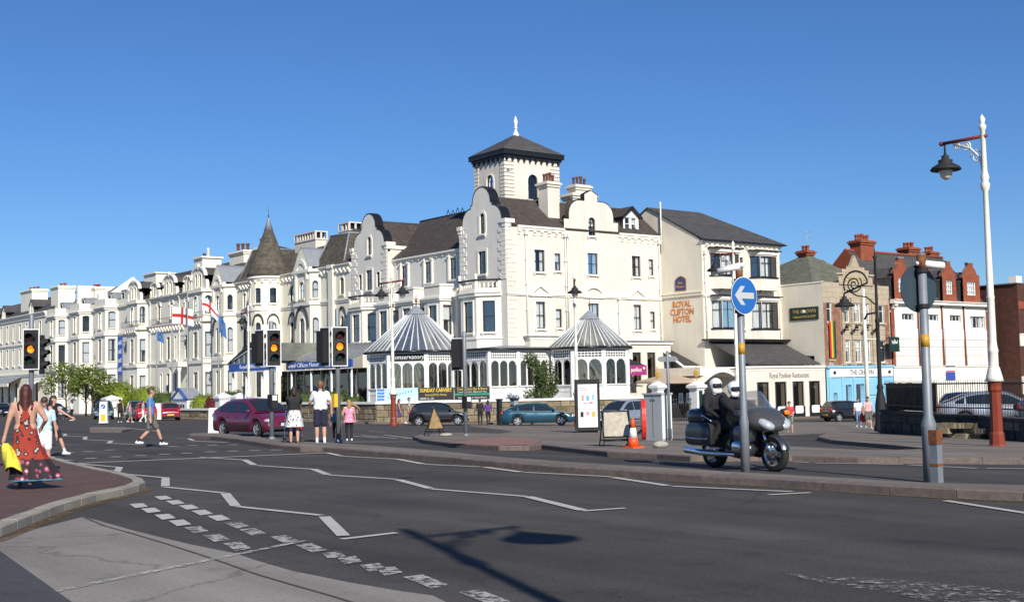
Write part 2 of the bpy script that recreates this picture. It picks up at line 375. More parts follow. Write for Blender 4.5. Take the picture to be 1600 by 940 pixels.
def sur_mesh(w, h, kind, t, hood, sm):
    key = (round(w, 2), round(h, 2), kind, t, hood, sm)
    if key in SCACHE: return SCACHE[key]
    L = Fr((0, 0, 0), (1, 0, 0), (0, -1, 0)); m = MB().mat(sm)
    if t > 0:
        out = arch_pts(-w / 2 - t, w / 2 + t, 0, h + t, kind); inn = arch_pts(-w / 2, w / 2, 0, h, kind); n = len(out)
        A = [L.pt(u, z, .05) for u, z in out]; B = [L.pt(u, z, .05) for u, z in inn]; C0 = [L.pt(u, z, -.01) for u, z in out]; D0 = [L.pt(u, z, -.01) for u, z in inn]
        fs = [(i, (i + 1) % n, n + (i + 1) % n, n + i) for i in range(1, n)] + [(i, (i + 1) % n, 2 * n + (i + 1) % n, 2 * n + i) for i in range(1, n)] + [(n + i, n + (i + 1) % n, 3 * n + (i + 1) % n, 3 * n + i) for i in range(1, n)]
        m.raw(A + B + C0 + D0, fs)
    if hood == 'label':
        m.fbox(L, -w / 2 - t - .12, w / 2 + t + .12, h + t + .06, h + t + .16, -.01, .13)
    if hood == 'pillars':
        for s in (-1, 1):
            m.fbox(L, s * (w / 2 + t + .12) - .1, s * (w / 2 + t + .12) + .1, -.05, h + .1, -.01, .12); m.fbox(L, s * (w / 2 + t + .12) - .16, s * (w / 2 + t + .12) + .16, h + .1, h + .22, -.01, .2)
    if hood in ('point', 'round2'):
        k = 'pointed' if hood == 'point' else 'round'; mm = 'hood_dark' if hood == 'point' else sm
        m.mat(mm); e = .34; o2 = arch_pts(-w / 2 - e, w / 2 + e, h * .55, h + e + (.55 if hood == 'point' else .15), k)[2:]; i2 = arch_pts(-w / 2 - e + .11, w / 2 + e - .11, h * .55, h + e + (.37 if hood == 'point' else .02), k)[2:]; n = len(o2)
        vs = [L.pt(u, z, .12) for u, z in o2] + [L.pt(u, z, .12) for u, z in i2] + [L.pt(u, z, -.01) for u, z in o2] + [L.pt(u, z, -.01) for u, z in i2]
        m.raw(vs, [(i, i + 1, n + i + 1, n + i) for i in range(n - 1)] + [(i, i + 1, 2 * n + i + 1, 2 * n + i) for i in range(n - 1)] + [(n + i, n + i + 1, 3 * n + i + 1, 3 * n + i) for i in range(n - 1)])
    r = m.mesh('surround') if m.f else None; SCACHE[key] = r; return r
SILL = {}
def sill_mesh(w, sm):
    key = (round(w, 2), sm)
    if key not in SILL:
        L = Fr((0, 0, 0), (1, 0, 0), (0, -1, 0)); m = MB().mat(sm); m.fbox(L, -w / 2 - .16, w / 2 + .16, -.14, 0.004, -.09, .16); m.fbox(L, -w / 2 - .1, -w / 2 + .05, -.26, -.14, -.01, .1); m.fbox(L, w / 2 - .05, w / 2 + .1, -.26, -.14, -.01, .1)
        SILL[key] = m.mesh('sill')
    return SILL[key]
mat('hood_dark', (.05, .05, .055), .6)
def W(u, z0, z1, w, kind='rect', style='sash', nx=2, ny=2, curt=None, fm='frame_dark', glass='glass', t=.16, hood=None, sill=True, sm='trim'):
    return dict(u=u, z0=z0, z1=z1, w=w, kind=kind, style=style, nx=nx, ny=ny, curt=curt, fm=fm, glass=glass, t=t, hood=hood, sill=sill, sm=sm)
def hole(d): return arch_pts(d['u'] - d['w'] / 2, d['u'] + d['w'] / 2, d['z0'], d['z1'], d['kind'])
def put_win(parent, F, d, dep=0.0):
    r = parent
    while r.parent is not None: r = r.parent
    off = Vector(r.location) if r.get('_w') else Vector((0, 0, 0))
    R = Vector((0, 0, 1)).cross(F.N); rz = math.atan2(R.y, R.x); p = F.pt(d['u'], d['z0'], dep) - off
    w, h = d['w'], d['z1'] - d['z0']
    c = d['curt'] if d['curt'] is not None else random.choice([1, 1, 2, 3, 0, 1, 2])
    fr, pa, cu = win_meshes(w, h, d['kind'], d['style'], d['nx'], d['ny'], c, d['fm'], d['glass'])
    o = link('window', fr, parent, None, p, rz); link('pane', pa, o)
    if cu: link('curtain', cu, o)
    s = sur_mesh(w, h, d['kind'], d['t'], d['hood'], d['sm'])
    if s: link('surround', s, o)
    if d['sill']: link('sill', sill_mesh(w, d['sm']), o)
    return o
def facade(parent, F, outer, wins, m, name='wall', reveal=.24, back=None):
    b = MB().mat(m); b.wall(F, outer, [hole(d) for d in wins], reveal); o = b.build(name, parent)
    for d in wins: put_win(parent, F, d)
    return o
def rect(u0, u1, z0, z1): return [(u0, z0), (u1, z0), (u1, z1), (u0, z1)]
def mould(mb, F, u0, u1, z0, z1, prof=((.0, .12), (.5, .2), (1., .28)), base=-.02):
    """a stepped moulding strip along a wall: prof = (height fraction, projection)"""
    for i in range(len(prof)):
        a = prof[i][0]; b = prof[i + 1][0] if i + 1 < len(prof) else 1.0
        if b <= a: continue
        mb.fbox(F, u0, u1, z0 + (z1 - z0) * a, z0 + (z1 - z0) * b, base, prof[i][1])
def brackets(parent, F, us, z0, z1, w, d, m='trim', name='bracket'):
    L = Fr((0, 0, 0), (1, 0, 0), (0, -1, 0)); q = MB().mat(m); h = z1 - z0
    q.prism(Fr((0, 0, 0), (0, -1, 0), (1, 0, 0)), [(-.02, 0), (d * .35, 0), (d * .5, h * .4), (d, h * .55), (d, h), (-.02, h)], -w / 2, w / 2)
    me = q.mesh(name); r = parent
    while r.parent is not None: r = r.parent
    off = Vector(r.location); R = Vector((0, 0, 1)).cross(F.N); rz = math.atan2(R.y, R.x)
    for u in us: link(name, me, parent, None, F.pt(u, z0, 0) - off, rz)
def bay(parent, x, xw, ya, yb, cant, floors, z0, z1, m, wood=None, top='flat', strings=(), wf=1.05, wc=.85, **kw):
    """canted bay on a sea-facing wall at xw: front at x from ya to yb, canted sides reaching back `cant` along y; floors = [(z0,z1,kind,hood)]"""
    segs = [((xw, ya - cant), (x, ya)), ((x, ya), (x, yb)), ((x, yb), (xw, yb + cant))]; cen = (x - 5, (ya + yb) / 2)
    for k, (a, b) in enumerate(segs):
        F = FF(a, b, (a[0] - 20, a[1] + (-20 if k == 0 else (20 if k == 2 else 0)))); n = F.len; wins = []
        if k < 2:
            for f in floors:
                w = wf if k == 1 else min(wc, n * .62)
                wins.append(W(n / 2, f[0], f[1], w, f[2] if len(f) > 2 else 'rect', 'sash', hood=f[3] if len(f) > 3 else None, t=.12, **kw))
        facade(parent, F, rect(0, n, z0, z1), wins, m, 'bay_wall')
        s = MB().mat('trim')
        for a0, a1, pr in strings: s.fbox(F, -.02 - pr * .4 * (k == 1), n + .02 + pr * .4 * (k == 1), a0, a1, -.03, pr + .003 * k)
        if strings: s.build('string_course', parent)
    t = MB().mat('lead_grey'); P = [(xw, ya - cant), (x, ya), (x, yb), (xw, yb + cant)]
    t.face([(p[0], p[1], z1 - .03) for p in P]); t.build('bay_roof', parent)
# ---------------------------------------------------------------- ground plan (metres)
PAVE_LEFT = [(3.42,14.28),(4.09,15.31),(4.81,16.53),(5.65,17.91),(6.51,19.09),(7.15,19.75),(7.63,20.34),(7.99,20.96),(8.26,21.79),(8.5,23.0),(8.67,24.49),(9.02,27.69),(9.57,31.06),(9.91,33.53),(10.5,37.37),(11.27,43.78)]
APRON = [(3.49,13.54),(3.71,13.88),(3.24,10.08),(2.95,8.05),(4.8,6.32),(5.41,7.97),(5.5,8.28),(5.43,8.62),(5.35,9.32),(5.31,10.34),(5.38,11.2),(5.46,11.85),(5.42,12.83),(5.44,13.79),(5.48,14.93),(5.57,16.32),(5.58,16.88),(4.7,15.89),(4.02,15.05),(3.81,14.77)]
SEAM = [(5.57,16.84),(5.38,15.45),(5.32,14.27),(5.24,13.1),(5.11,11.61),(4.97,10.35),(4.92,9.51),(4.89,8.8),(4.85,8.32)]
DARKNEW = [(3.25,13.07),(3.71,13.88),(3.24,10.08),(3.02,8.71),(2.33,9.36)]
ZIGTHIN = [((9.7,29.7),(9.85,27.23)),((9.07,25.24),(9.24,23.05)),((8.33,20.93),(8.51,18.85)),((7.64,16.53),(7.88,14.47)),((6.79,12.01),(7.53,12.06)),((12.7,29.59),(12.88,27.4)),((12.1,25.13),(12.29,22.9)),((11.65,21.07),(11.92,19.03)),((11.14,16.77),(11.32,14.49)),((10.5,12.28),(11.11,12.13)),((15.12,26.79),(15.26,24.33)),((14.6,22.22),(14.83,20.52)),((14.42,18.53),(14.67,16.37)),((13.92,14.09),(14.35,12.03)),((13.74,11.96),(14.39,11.73)),((14.56,9.63),(13.65,7.67)),((16.69,53.68),(16.6,52.4)),((15.79,50.08),(15.96,47.9)),((14.99,45.14),(15.14,42.86)),((14.35,40.87),(14.6,38.37)),((3.29,10.67),(6.45,12.21))]
ZIGTHICK = [((9.82,27.27),(9.07,25.39)),((9.25,23.18),(8.4,21.06)),((8.49,18.78),(7.66,16.59)),((7.83,14.29),(6.96,12.26)),((12.91,27.45),(12.15,25.35)),((12.3,22.88),(11.69,21.18)),((11.87,18.93),(11.19,16.86)),((11.3,14.44),(10.57,12.36)),((15.68,28.43),(15.2,26.91)),((15.26,24.33),(14.64,22.34)),((14.83,20.36),(14.42,18.63)),((14.59,16.23),(13.96,14.23)),((16.6,52.4),(15.79,50.08)),((15.99,48.08),(14.98,45.16)),((15.23,43.09),(14.35,40.87))]
LINES = [((9.72,29.87),(15.68,28.43)),((21.47,26.6),(21.38,23.94)),((21.3,22.13),(20.85,20.8)),((20.91,17.51),(20.89,17.04)),((20.79,16.82),(21.77,15.34)),((21.68,15.13),(21.55,13.54)),((21.71,13.44),(22.31,12.75)),((19.1,35.95),(22.5,34.62)),((23.91,65.6),(21.66,54.92)),((17.44,42.73),(17.82,42.49)),((17.82,42.49),(16.86,39.81)),((16.75,39.55),(16.91,37.22)),((30.21,50.67),(29.87,48.79)),((24.71,42.78),(24.0,39.66)),((25.59,43.52),(24.11,38.5)),((26.65,43.53),(24.6,38.19))]
STUDS = [(11.37,35.65),(11.93,35.65),(12.68,35.98),(14.71,36.29),(15.34,36.29),(15.8,35.86),(16.27,35.4),(10.03,31.55),(10.73,31.87),(11.39,31.94),(12.06,31.91),(12.75,32.03),(13.33,31.92),(14.02,31.94),(14.58,31.73),(15.1,31.47),(15.59,31.13),(16.02,30.74)]
DASH1 = [(7.47,18.81),(7.29,17.89),(7.13,17.0),(6.94,16.09),(6.8,15.23),(6.6,14.24),(6.42,13.44),(6.35,12.48),(6.21,11.62),(6.09,10.92),(6.03,10.51),(5.94,9.92),(5.93,9.63),(5.84,8.89),(5.73,7.89)]
DASH2 = [(6.71,17.83),(6.56,16.97),(6.36,15.95),(6.2,15.06),(6.04,14.18),(5.86,13.19),(5.71,12.32)]
ISL_FRONT = [(17.93,42.73),(18.0,40.95),(16.79,35.57),(15.92,32.06),(15.57,29.66),(15.92,29.05),(15.72,26.78),(15.41,24.01),(15.28,22.45),(14.92,19.98),(14.75,17.67),(14.75,15.86),(14.74,14.25),(14.87,12.94),(14.86,11.89),(14.86,10.71),(14.95,9.71),(15.16,8.86),(15.51,7.38)]
ISL_BACK = [(16.62,7.9),(16.18,9.45),(15.72,10.76),(15.69,13.92),(15.76,18.88),(16.04,21.48),(16.95,26.4),(17.4,30.21),(17.6,33.52),(19.31,40.13),(20.38,45.74),(19.53,46.26)]
G_FRONT = [(23.98,37.22),(21.51,32.73),(20.77,30.66),(20.18,29.12),(19.88,26.61),(20.52,26.13),(21.47,26.78),(19.39,21.71),(19.47,20.14),(19.19,18.84),(21.25,17.78),(21.55,16.3),(24.04,14.01),(25.65,12.16)]
G_BACK = [(33.05,15.66),(35.89,20.89),(38.93,24.56),(39.91,27.28),(42.51,30.84),(57.17,43.01),(51.01,39.67),(35.74,28.73),(32.61,25.63),(29.68,21.12),(27.82,18.84),(26.49,18.86),(25.68,19.4),(26.33,21.98),(28.1,25.92),(27.64,27.92),(26.96,30.17),(27.35,32.91),(28.84,36.58),(29.43,40.24),(28.11,41.04),(25.27,38.79)]
RED_TACT = [(20.09,29.34),(24.47,33.46),(26.09,34.54),(24.55,30.56),(21.19,26.83),(20.12,26.93)]
LISL = [(21.02,62.62),(22.86,62.72),(21.18,57.26),(19.43,53.69),(18.5,55.11)]
SCUFF = [(8.28,7.02),(8.33,6.83),(8.49,6.53),(8.74,5.86),(8.84,5.21),(8.91,4.75),(8.33,4.44),(7.92,5.16),(8.1,5.94),(8.07,6.4),(8.16,6.76)]
def asphalt(name, base, speck=.5, patch=.25, rough=.9):
    m, nt, b = new_mat(name); L = nt.links.new; b.inputs['Roughness'].default_value = rough; b.inputs['Specular IOR Level'].default_value = .35
    g = nd(nt, 'ShaderNodeNewGeometry')
    n1 = nd(nt, 'ShaderNodeTexNoise', Scale=32.0, Detail=5.0, Roughness=.85); n2 = nd(nt, 'ShaderNodeTexNoise', Scale=.35, Detail=6.0, Roughness=.6); n4 = nd(nt, 'ShaderNodeTexVoronoi', Scale=38.0)
    mp = nd(nt, 'ShaderNodeMapping'); mp.inputs['Scale'].default_value = (1.2, .08, 1); n3 = nd(nt, 'ShaderNodeTexNoise', Scale=1.0, Detail=4.0)
    for n in (n1, n2, n4): L(g.outputs['Position'], n.inputs['Vector'])
    L(g.outputs['Position'], mp.inputs[0]); L(mp.outputs[0], n3.inputs['Vector'])
    def mr(src, a, b_, lo, hi):
        r = nd(nt, 'ShaderNodeMapRange'); r.inputs[1].default_value = a; r.inputs[2].default_value = b_; r.inputs[3].default_value = lo; r.inputs[4].default_value = hi; L(src, r.inputs[0]); return r.outputs[0]
    a = mr(n1.outputs[0], .3, .75, 1 - speck, 1 + speck); c = mr(n2.outputs[0], .3, .7, 1 - patch, 1 + patch); d = mr(n3.outputs[0], .35, .65, .8, 1.18); e = mr(n4.outputs[0], 0.0, .35, 1.5, .95)
    n6 = nd(nt, 'ShaderNodeTexNoise', Scale=1.9, Detail=3.0, Roughness=.55); L(g.outputs['Position'], n6.inputs['Vector']); oil = mr(n6.outputs[0], .6, .72, 1.0, .74)
    va = nd(nt, 'ShaderNodeVectorMath', operation='MULTIPLY_ADD'); L(n2.outputs[1], va.inputs[0]); va.inputs[1].default_value = (3, 3, 0); L(g.outputs['Position'], va.inputs[2])
    n7 = nd(nt, 'ShaderNodeTexVoronoi', Scale=.22, feature='DISTANCE_TO_EDGE'); L(va.outputs[0], n7.inputs['Vector']); crk = mr(n7.outputs[0], 0.0, .006, .62, 1.0)
    k = None
    for s in (a, c, d, e, oil, crk):
        if k is None: k = s; continue
        mm = nd(nt, 'ShaderNodeMath', operation='MULTIPLY'); L(k, mm.inputs[0]); L(s, mm.inputs[1]); k = mm.outputs[0]
    sc = nd(nt, 'ShaderNodeVectorMath', operation='SCALE'); sc.inputs[0].default_value = base; L(k, sc.inputs['Scale']); L(sc.outputs[0], b.inputs['Base Color'])
    bp = nd(nt, 'ShaderNodeBump', Strength=.5, Distance=.012); L(n1.outputs[0], bp.inputs['Height']); L(bp.outputs[0], b.inputs['Normal'])
asphalt('asphalt', (.067, .060, .054), .7, .3); asphalt('asphalt_light', (.25, .228, .20), .3, .12); asphalt('asphalt_new', (.066, .067, .068), .35, .12)
asphalt('pavement_grey', (.19, .163, .135), .3, .2); asphalt('seam', (.10, .09, .08), .3, .2)
def paver(name, c1, c2, mort, bw, bh):
    m, nt, b = new_mat(name); L = nt.links.new; b.inputs['Roughness'].default_value = .9
    g = nd(nt, 'ShaderNodeNewGeometry'); br = nd(nt, 'ShaderNodeTexBrick', Scale=1.0); mp = nd(nt, 'ShaderNodeMapping'); mp.inputs['Rotation'].default_value = (0, 0, math.radians(38)); L(g.outputs['Position'], mp.inputs[0]); L(mp.outputs[0], br.inputs['Vector'])
    br.inputs['Brick Width'].default_value = bw; br.inputs['Row Height'].default_value = bh; br.inputs['Mortar Size'].default_value = .006; br.inputs['Color1'].default_value = (*c1, 1); br.inputs['Color2'].default_value = (*c2, 1); br.inputs['Mortar'].default_value = (*mort, 1)
    n = nd(nt, 'ShaderNodeTexNoise', Scale=1.2, Detail=8.0, Roughness=.7); L(g.outputs['Position'], n.inputs['Vector']); r = nd(nt, 'ShaderNodeMapRange'); r.inputs[1].default_value = .3; r.inputs[2].default_value = .7; r.inputs[3].default_value = .75; r.inputs[4].default_value = 1.25; L(n.outputs[0], r.inputs[0])
    s = nd(nt, 'ShaderNodeVectorMath', operation='SCALE'); L(br.outputs[0], s.inputs[0]); L(r.outputs[0], s.inputs['Scale']); L(s.outputs[0], b.inputs['Base Color'])
    bp = nd(nt, 'ShaderNodeBump', Strength=.3, Distance=.01); L(br.outputs[1], bp.inputs['Height']); bp.invert = True; L(bp.outputs[0], b.inputs['Normal'])
paver('paver_red', (.094, .049, .038), (.112, .061, .047), (.05, .033, .027), .2, .1)
paver('paver_pink', (.23, .115, .09), (.26, .14, .11), (.15, .08, .07), .4, .4)
paver('kerb_conc', (.27, .245, .195), (.30, .275, .225), (.2, .19, .16), 3, 3)
mat('kerb_granite', (.15, .115, .10), .85, var=.3, scale=9, bump=.3, bscale=60, dirt=.2)
def paint(name, col, wear):
    """road paint worn through to the tarmac in ragged patches"""
    m, nt, b = new_mat(name); L = nt.links.new; b.inputs['Roughness'].default_value = .75
    g = nd(nt, 'ShaderNodeNewGeometry'); n = nd(nt, 'ShaderNodeTexNoise', Scale=9.0, Detail=11.0, Roughness=.8); L(g.outputs['Position'], n.inputs['Vector'])
    r = nd(nt, 'ShaderNodeMapRange'); r.inputs[1].default_value = wear - .05; r.inputs[2].default_value = wear + .05; L(n.outputs[0], r.inputs[0])
    t = nd(nt, 'ShaderNodeBsdfTransparent'); mx = nd(nt, 'ShaderNodeMixShader'); L(r.outputs[0], mx.inputs[0]); L(t.outputs[0], mx.inputs[1]); L(b.outputs[0], mx.inputs[2]); L(mx.outputs[0], nt.nodes['Material Output'].inputs[0])
    n2 = nd(nt, 'ShaderNodeTexNoise', Scale=3.0, Detail=5.0); L(g.outputs['Position'], n2.inputs['Vector']); r2 = nd(nt, 'ShaderNodeMapRange'); r2.inputs[3].default_value = .7; r2.inputs[4].default_value = 1.15; L(n2.outputs[0], r2.inputs[0])
    s = nd(nt, 'ShaderNodeVectorMath', operation='SCALE'); s.inputs[0].default_value = col; L(r2.outputs[0], s.inputs['Scale']); L(s.outputs[0], b.inputs['Base Color'])
paint('paint_white', (.50, .475, .42), .28); paint('paint_worn', (.46, .44, .40), .49); paint('paint_scuff', (.36, .34, .31), .56); paint('paint_yellow', (.50, .36, .08), .35)
def clipx(poly, xc, keep_less):
    out = []
    for i in range(len(poly)):
        a, b = poly[i], poly[(i + 1) % len(poly)]; ia = (a[0] <= xc) == keep_less; ib = (b[0] <= xc) == keep_less
        if ia: out.append(a)
        if ia != ib: t = (xc - a[0]) / (b[0] - a[0]); out.append((xc, a[1] + t * (b[1] - a[1])))
    return out
def drape(mb, poly, h):
    parts = [poly]
    for xc in (17.0, 57.0, 85.0):
        q = []
        for p in parts:
            l, r = clipx(p, xc, True), clipx(p, xc, False)
            q += [s for s in (l, r) if len(s) >= 3]
        parts = q
    for p in parts:
        tri = tessellate_polygon([[Vector((a, b, 0)) for a, b in p]]); mb.raw([(a, b, gz(a) + h) for a, b in p], [tuple(t) for t in tri])
# the road sheet reaches the horizon
g = MB().mat('asphalt'); xs = [-2500, -200, -20, 17, 57, 85, 300, 3000]; ys = [-2500, -100, 0, 60, 120, 240, 600, 3500]
g.raw([(x, y, gz(x)) for x in xs for y in ys], [(i * 8 + j, (i + 1) * 8 + j, (i + 1) * 8 + j + 1, i * 8 + j + 1) for i in range(7) for j in range(7)])
road = g.build('road', None, 'structure')
def sheet(name, poly, m, h, parent=None, kind='structure'):
    b = MB().mat(m); drape(b, poly, h); return b.build(name, parent, kind if parent is None else None)
sheet('old_tarmac_strip', APRON, 'asphalt_light', .004); sheet('new_tarmac_patch', DARKNEW, 'asphalt_new', .008)
SIDE = [(26, 37), (36, 47), (44, 62), (47, 66), (62, 58), (74, 53), (84, 60), (100, 60), (100, 40), (60, 35), (48, 37), (36, 33), (30, 33)]
sheet('side_street_tarmac', SIDE, 'pavement_grey', .004)
def strip(a, b, w, h, m, name, jitter=0.0):
    a = Vector((a[0], a[1], 0)); b = Vector((b[0], b[1], 0)); t = (b - a).normalized(); n = Vector((-t.y, t.x, 0)) * (w / 2); q = MB().mat(m); L_ = (b - a).length; k = max(1, int(L_ / 4))
    L1 = [a + (b - a) * (i / k) - n for i in range(k + 1)]; L2 = [a + (b - a) * (i / k) + n for i in range(k + 1)]
    vs = [(p.x, p.y, gz(p.x) + h) for p in L1 + L2]; q.raw(vs, [(i, i + 1, k + 2 + i, k + 1 + i) for i in range(k)]); return q.build(name, road)
for i, (a, b) in enumerate(ZIGTHIN): strip(a, b, .12 if i != 20 else .1, .012, 'paint_white' if i < 20 else 'paint_worn', 'zigzag_line' if i < 20 else 'boundary_line')
for a, b in ZIGTHICK: strip(a, b, .15, .0125, 'paint_white', 'zigzag_line')
for i, (a, b) in enumerate(LINES): strip(a, b, .14 if i else .2, .013, 'paint_white', 'stop_line' if i == 0 else 'lane_line')
for p in STUDS: strip((p[0] - .1, p[1] + .13), (p[0] + .1, p[1] - .13), .2, .012, 'paint_white', 'crossing_stud')
for i, p in enumerate(DASH1 + DASH2):
    w = .42 if i not in (9, 10, 11, 12) else .26
    P = [(p[0] + dx, p[1] + dy * w / .42) for dx, dy in [(-0.019, 0.335), (0.18, 0.325), (0.026, -0.297), (-0.187, -0.363)]]
    b = MB().mat('paint_white' if i < 5 or 14 < i < 19 else 'paint_worn'); drape(b, P, .0115); b.build('dash_marking', road)
b = MB().mat('paint_scuff'); drape(b, SCUFF, .0115); b.build('scuffed_marking', road)
for a, b_ in zip(SEAM[:-1], SEAM[1:]): strip(a, b_, .028, .011, 'seam', 'tarmac_seam')
yl = [(27.2, 39.0), (26.2, 38.6), (25.2, 38.2), (24.5, 37.6)]
for k in (0, .45):
    for a, b_ in zip(yl[:-1], yl[1:]): strip((a[0] - k, a[1] + k), (b_[0] - k, b_[1] + k), .1, .0125, 'paint_yellow', 'yellow_line')
# raised pavements with kerb stones
def kerb(parent, line, h, w, m, L0=.91, top=0.012, face='left'):
    pts = [Vector((x, y, 0)) for x, y in line]
    for a, b in zip(pts[:-1], pts[1:]):
        n = max(1, round((b - a).length / L0)); t = (b - a).normalized(); s = Vector((-t.y, t.x, 0)) * (w if face == 'left' else -w)
        for i in range(n):
            o_ = s.normalized() * -.012; p = a + (b - a) * (i / n) + t * .008 + o_; q = a + (b - a) * ((i + 1) / n) - t * .008 + o_; hh = h + top + random.uniform(-.006, .006); mb = MB().mat(m)
            c = [p, q, q + s, p + s]; bev = .02
            lo = [(v.x, v.y, gz(v.x) - .05) for v in c]; mi = [(v.x, v.y, gz(v.x) + hh - bev) for v in c]
            pi = [p + s * .12 + t * bev * .4, q + s * .12 - t * bev * .4, q + s, p + s]; hi = [(v.x, v.y, gz(v.x) + hh) for v in pi]
            mb.raw(lo + mi + hi, [(0, 1, 5, 4), (1, 2, 6, 5), (2, 3, 7, 6), (3, 0, 4, 7), (4, 5, 9, 8), (5, 6, 10, 9), (6, 7, 11, 10), (7, 4, 8, 11), (8, 9, 10, 11)])
            mb.build('kerb_stone', parent)
def pavement(name, poly, m, h, kline, km, kw=.16, face='left'):
    b = MB().mat(m); drape(b, poly, h); o = b.build(name, None, 'structure')
    s = MB().mat(km); n = len(poly)
    for i in range(n):
        a, c = poly[i], poly[(i + 1) % n]; s.face([(a[0], a[1], gz(a[0]) - .05), (c[0], c[1], gz(c[0]) - .05), (c[0], c[1], gz(c[0]) + h - .004), (a[0], a[1], gz(a[0]) + h - .004)])
    s.build('edge_face', o)
    if kline: kerb(o, kline, h, kw, km, face=face)
    return o
pavement('corner_pavement', PAVE_LEFT + [(PAVE_LEFT[-1][0] - 30, PAVE_LEFT[-1][1] + 10), (-40, 20)], 'paver_red', .12, PAVE_LEFT, 'kerb_conc', .2)
ISL = ISL_FRONT + ISL_BACK
pavement('traffic_island', ISL, 'pavement_grey', .12, [p for p in ISL_FRONT], 'kerb_granite', .22)
pavement('crossing_pavement', G_FRONT + G_BACK, 'pavement_grey', .12, [p for p in G_FRONT if p[1] > 0], 'kerb_granite', .2)
paint('litter', (.17, .11, .05), .5); paint('moss_grit', (.15, .12, .055), .5)
for line, mm, o, ww in ((PAVE_LEFT[:8], 'litter', .11, .2), (ISL_FRONT[5:], 'moss_grit', .08, .13), (G_FRONT[6:11], 'moss_grit', .07, .1)):
    for a, b_ in zip(line[:-1], line[1:]):
        t = Vector((b_[0] - a[0], b_[1] - a[1], 0)).normalized(); n = Vector((t.y, -t.x, 0)) * o; strip((a[0] + n.x, a[1] + n.y), (b_[0] + n.x, b_[1] + n.y), ww, .009, mm, 'gutter_grit')
mat('cast_iron', (.045, .042, .04), .7, var=.4, scale=30, bump=.4, bscale=80)
for x, y, r in ((12.2, 19.5, .3), (19.0, 17.2, .3), (23.5, 21.2, .34), (11.5, 30.5, .32)):
    b = MB().mat('cast_iron'); b.raw([(x + r * math.cos(2 * PI * i / 20), y + r * math.sin(2 * PI * i / 20), gz(x) + (.0105 if x < 20 else .134)) for i in range(20)], [tuple(range(20))]); b.build('manhole_cover', road)
sheet('tactile_paving', RED_TACT, 'paver_pink', .13)
pavement('refuge_island', LISL, 'pavement_grey', .1, None, 'kerb_granite')
# pavement along the hotel's garden wall and the terrace frontage
HP = [(41.6, 240), (41.6, 76), (43.2, 72.2), (57.2, 61.2), (63.5, 60.2), (84.2, 64.6), (84.2, 67), (66, 68), (45.5, 77), (45.5, 240)]
pavement('hotel_pavement', HP, 'pavement_grey', .1, [(41.6, 120), (41.6, 76), (43.2, 72.2), (57.2, 61.2), (63.5, 60.2), (80, 63.7)], 'kerb_granite', .16, face='left')
sheet('garden_ground', [(45.4, 240), (45.4, 75), (61, 63.5), (84.4, 66.6), (84.4, 76), (74.3, 76), (74.3, 77), (59, 77), (59, 240)], 'pavement_grey', .11)
# ---------------------------------------------------------------- corner hotel
XS, YR = 57.7, 75.87
ZB = -1.45
hotel = thing('corner_hotel', 'cream corner hotel with curved gables and a square rooftop tower', 'hotel', (XS, YR, -1.15))
def dutch(c, w, zs, zt, s=1.0, n=7):
    """shaped gable outline from right shoulder over the crown to the left shoulder, centre c, half width w"""
    hw = w; pts = [(c - hw, zs)]
    def arc(cx, cz, rx, rz, a0, a1): return [(cx + rx * math.cos(a0 + (a1 - a0) * i / n), cz + rz * math.sin(a0 + (a1 - a0) * i / n)) for i in range(n + 1)]
    h = zt - zs; a = hw * .86; b = hw * .46
    L_ = [(c - a, zs)] + arc(c - b, zs + h * .08, a - b, h * .40, PI, PI / 2) + [(c - b, zs + h * .56)]
    top = arc(c, zs + h * .60, hw * .39, h * .40, PI, 0)
    R_ = [(2 * c - u, z) for u, z in reversed(L_)]
    return pts + L_ + [(c - hw * .39, zs + h * .56)] + top + [(c + hw * .39, zs + h * .56)] + R_ + [(c + hw, zs)]
def dutch2(c, hw, zs, zt, n=7):
    h = zt - zs
    arc = [(c - hw * .42 - hw * .40 * math.cos(PI / 2 * i / n), zs + h * .16 + h * .48 * math.sin(PI / 2 * i / n)) for i in range(n + 1)]
    L_ = [(c - hw, zs), (c - hw * .82, zs), (c - hw * .82, zs + h * .16)] + arc[1:] + [(c - hw * .24, zs + h * .64), (c - hw * .24, zs + h * .86)]
    return L_ + [(c, zt)] + [(2 * c - u, z) for u, z in reversed(L_)]
def clipz(poly, zc):
    out = []
    for i in range(len(poly)):
        a, b = poly[i], poly[(i + 1) % len(poly)]
        if a[1] >= zc: out.append(a)
        if (a[1] >= zc) != (b[1] >= zc): t = (zc - a[1]) / (b[1] - a[1]); out.append((a[0] + t * (b[0] - a[0]), zc))
    return out
R = RF(YR); S = SF(XS)
up = dict(curt=2); zU, zV = 10.57, 12.32; zL, zM = 6.07, 8.2
# side-street elevation
rw = []
for u, w in ((61.02, 1.05), (71.46, 1.02)):
    rw += [W(u, zU, zV, w, style='sash2', curt=2), W(u, zL, zM, w * .9, style='sash2', curt=1, hood=None, t=.2)]
for u, w in ((62.9, .6), (73.23, .56)):
    rw += [W(u, zU + .15, zV - .2, w, t=0), W(u, zL + .1, zM - .55, w, t=0)]
rw += [W(66.6, zU, zV, 1.12, style='sash2', curt=2), W(66.6, zL, zM, 1.1, style='sash2', curt=1, t=.2), W(66.6, 13.75, 15.28, .78, 'round', 'grid', 2, 4, curt=3, t=.05)]
facade(hotel, R, [(XS, ZB), (74.38, ZB), (74.38, 14.0), (69.5, 14.0)] + list(reversed(dutch2(66.6, 2.95, 15.0, 17.5)))[0:] + [(63.65, 14.0), (XS, 14.0)], rw, 'cream')
q = MB().mat('trim')
mould(q, R, XS + 1.1, 63.6, 13.82, 14.16); mould(q, R, 69.55, 74.38, 13.82, 14.16); q.build('cornice', hotel)
q = MB().mat('trim')
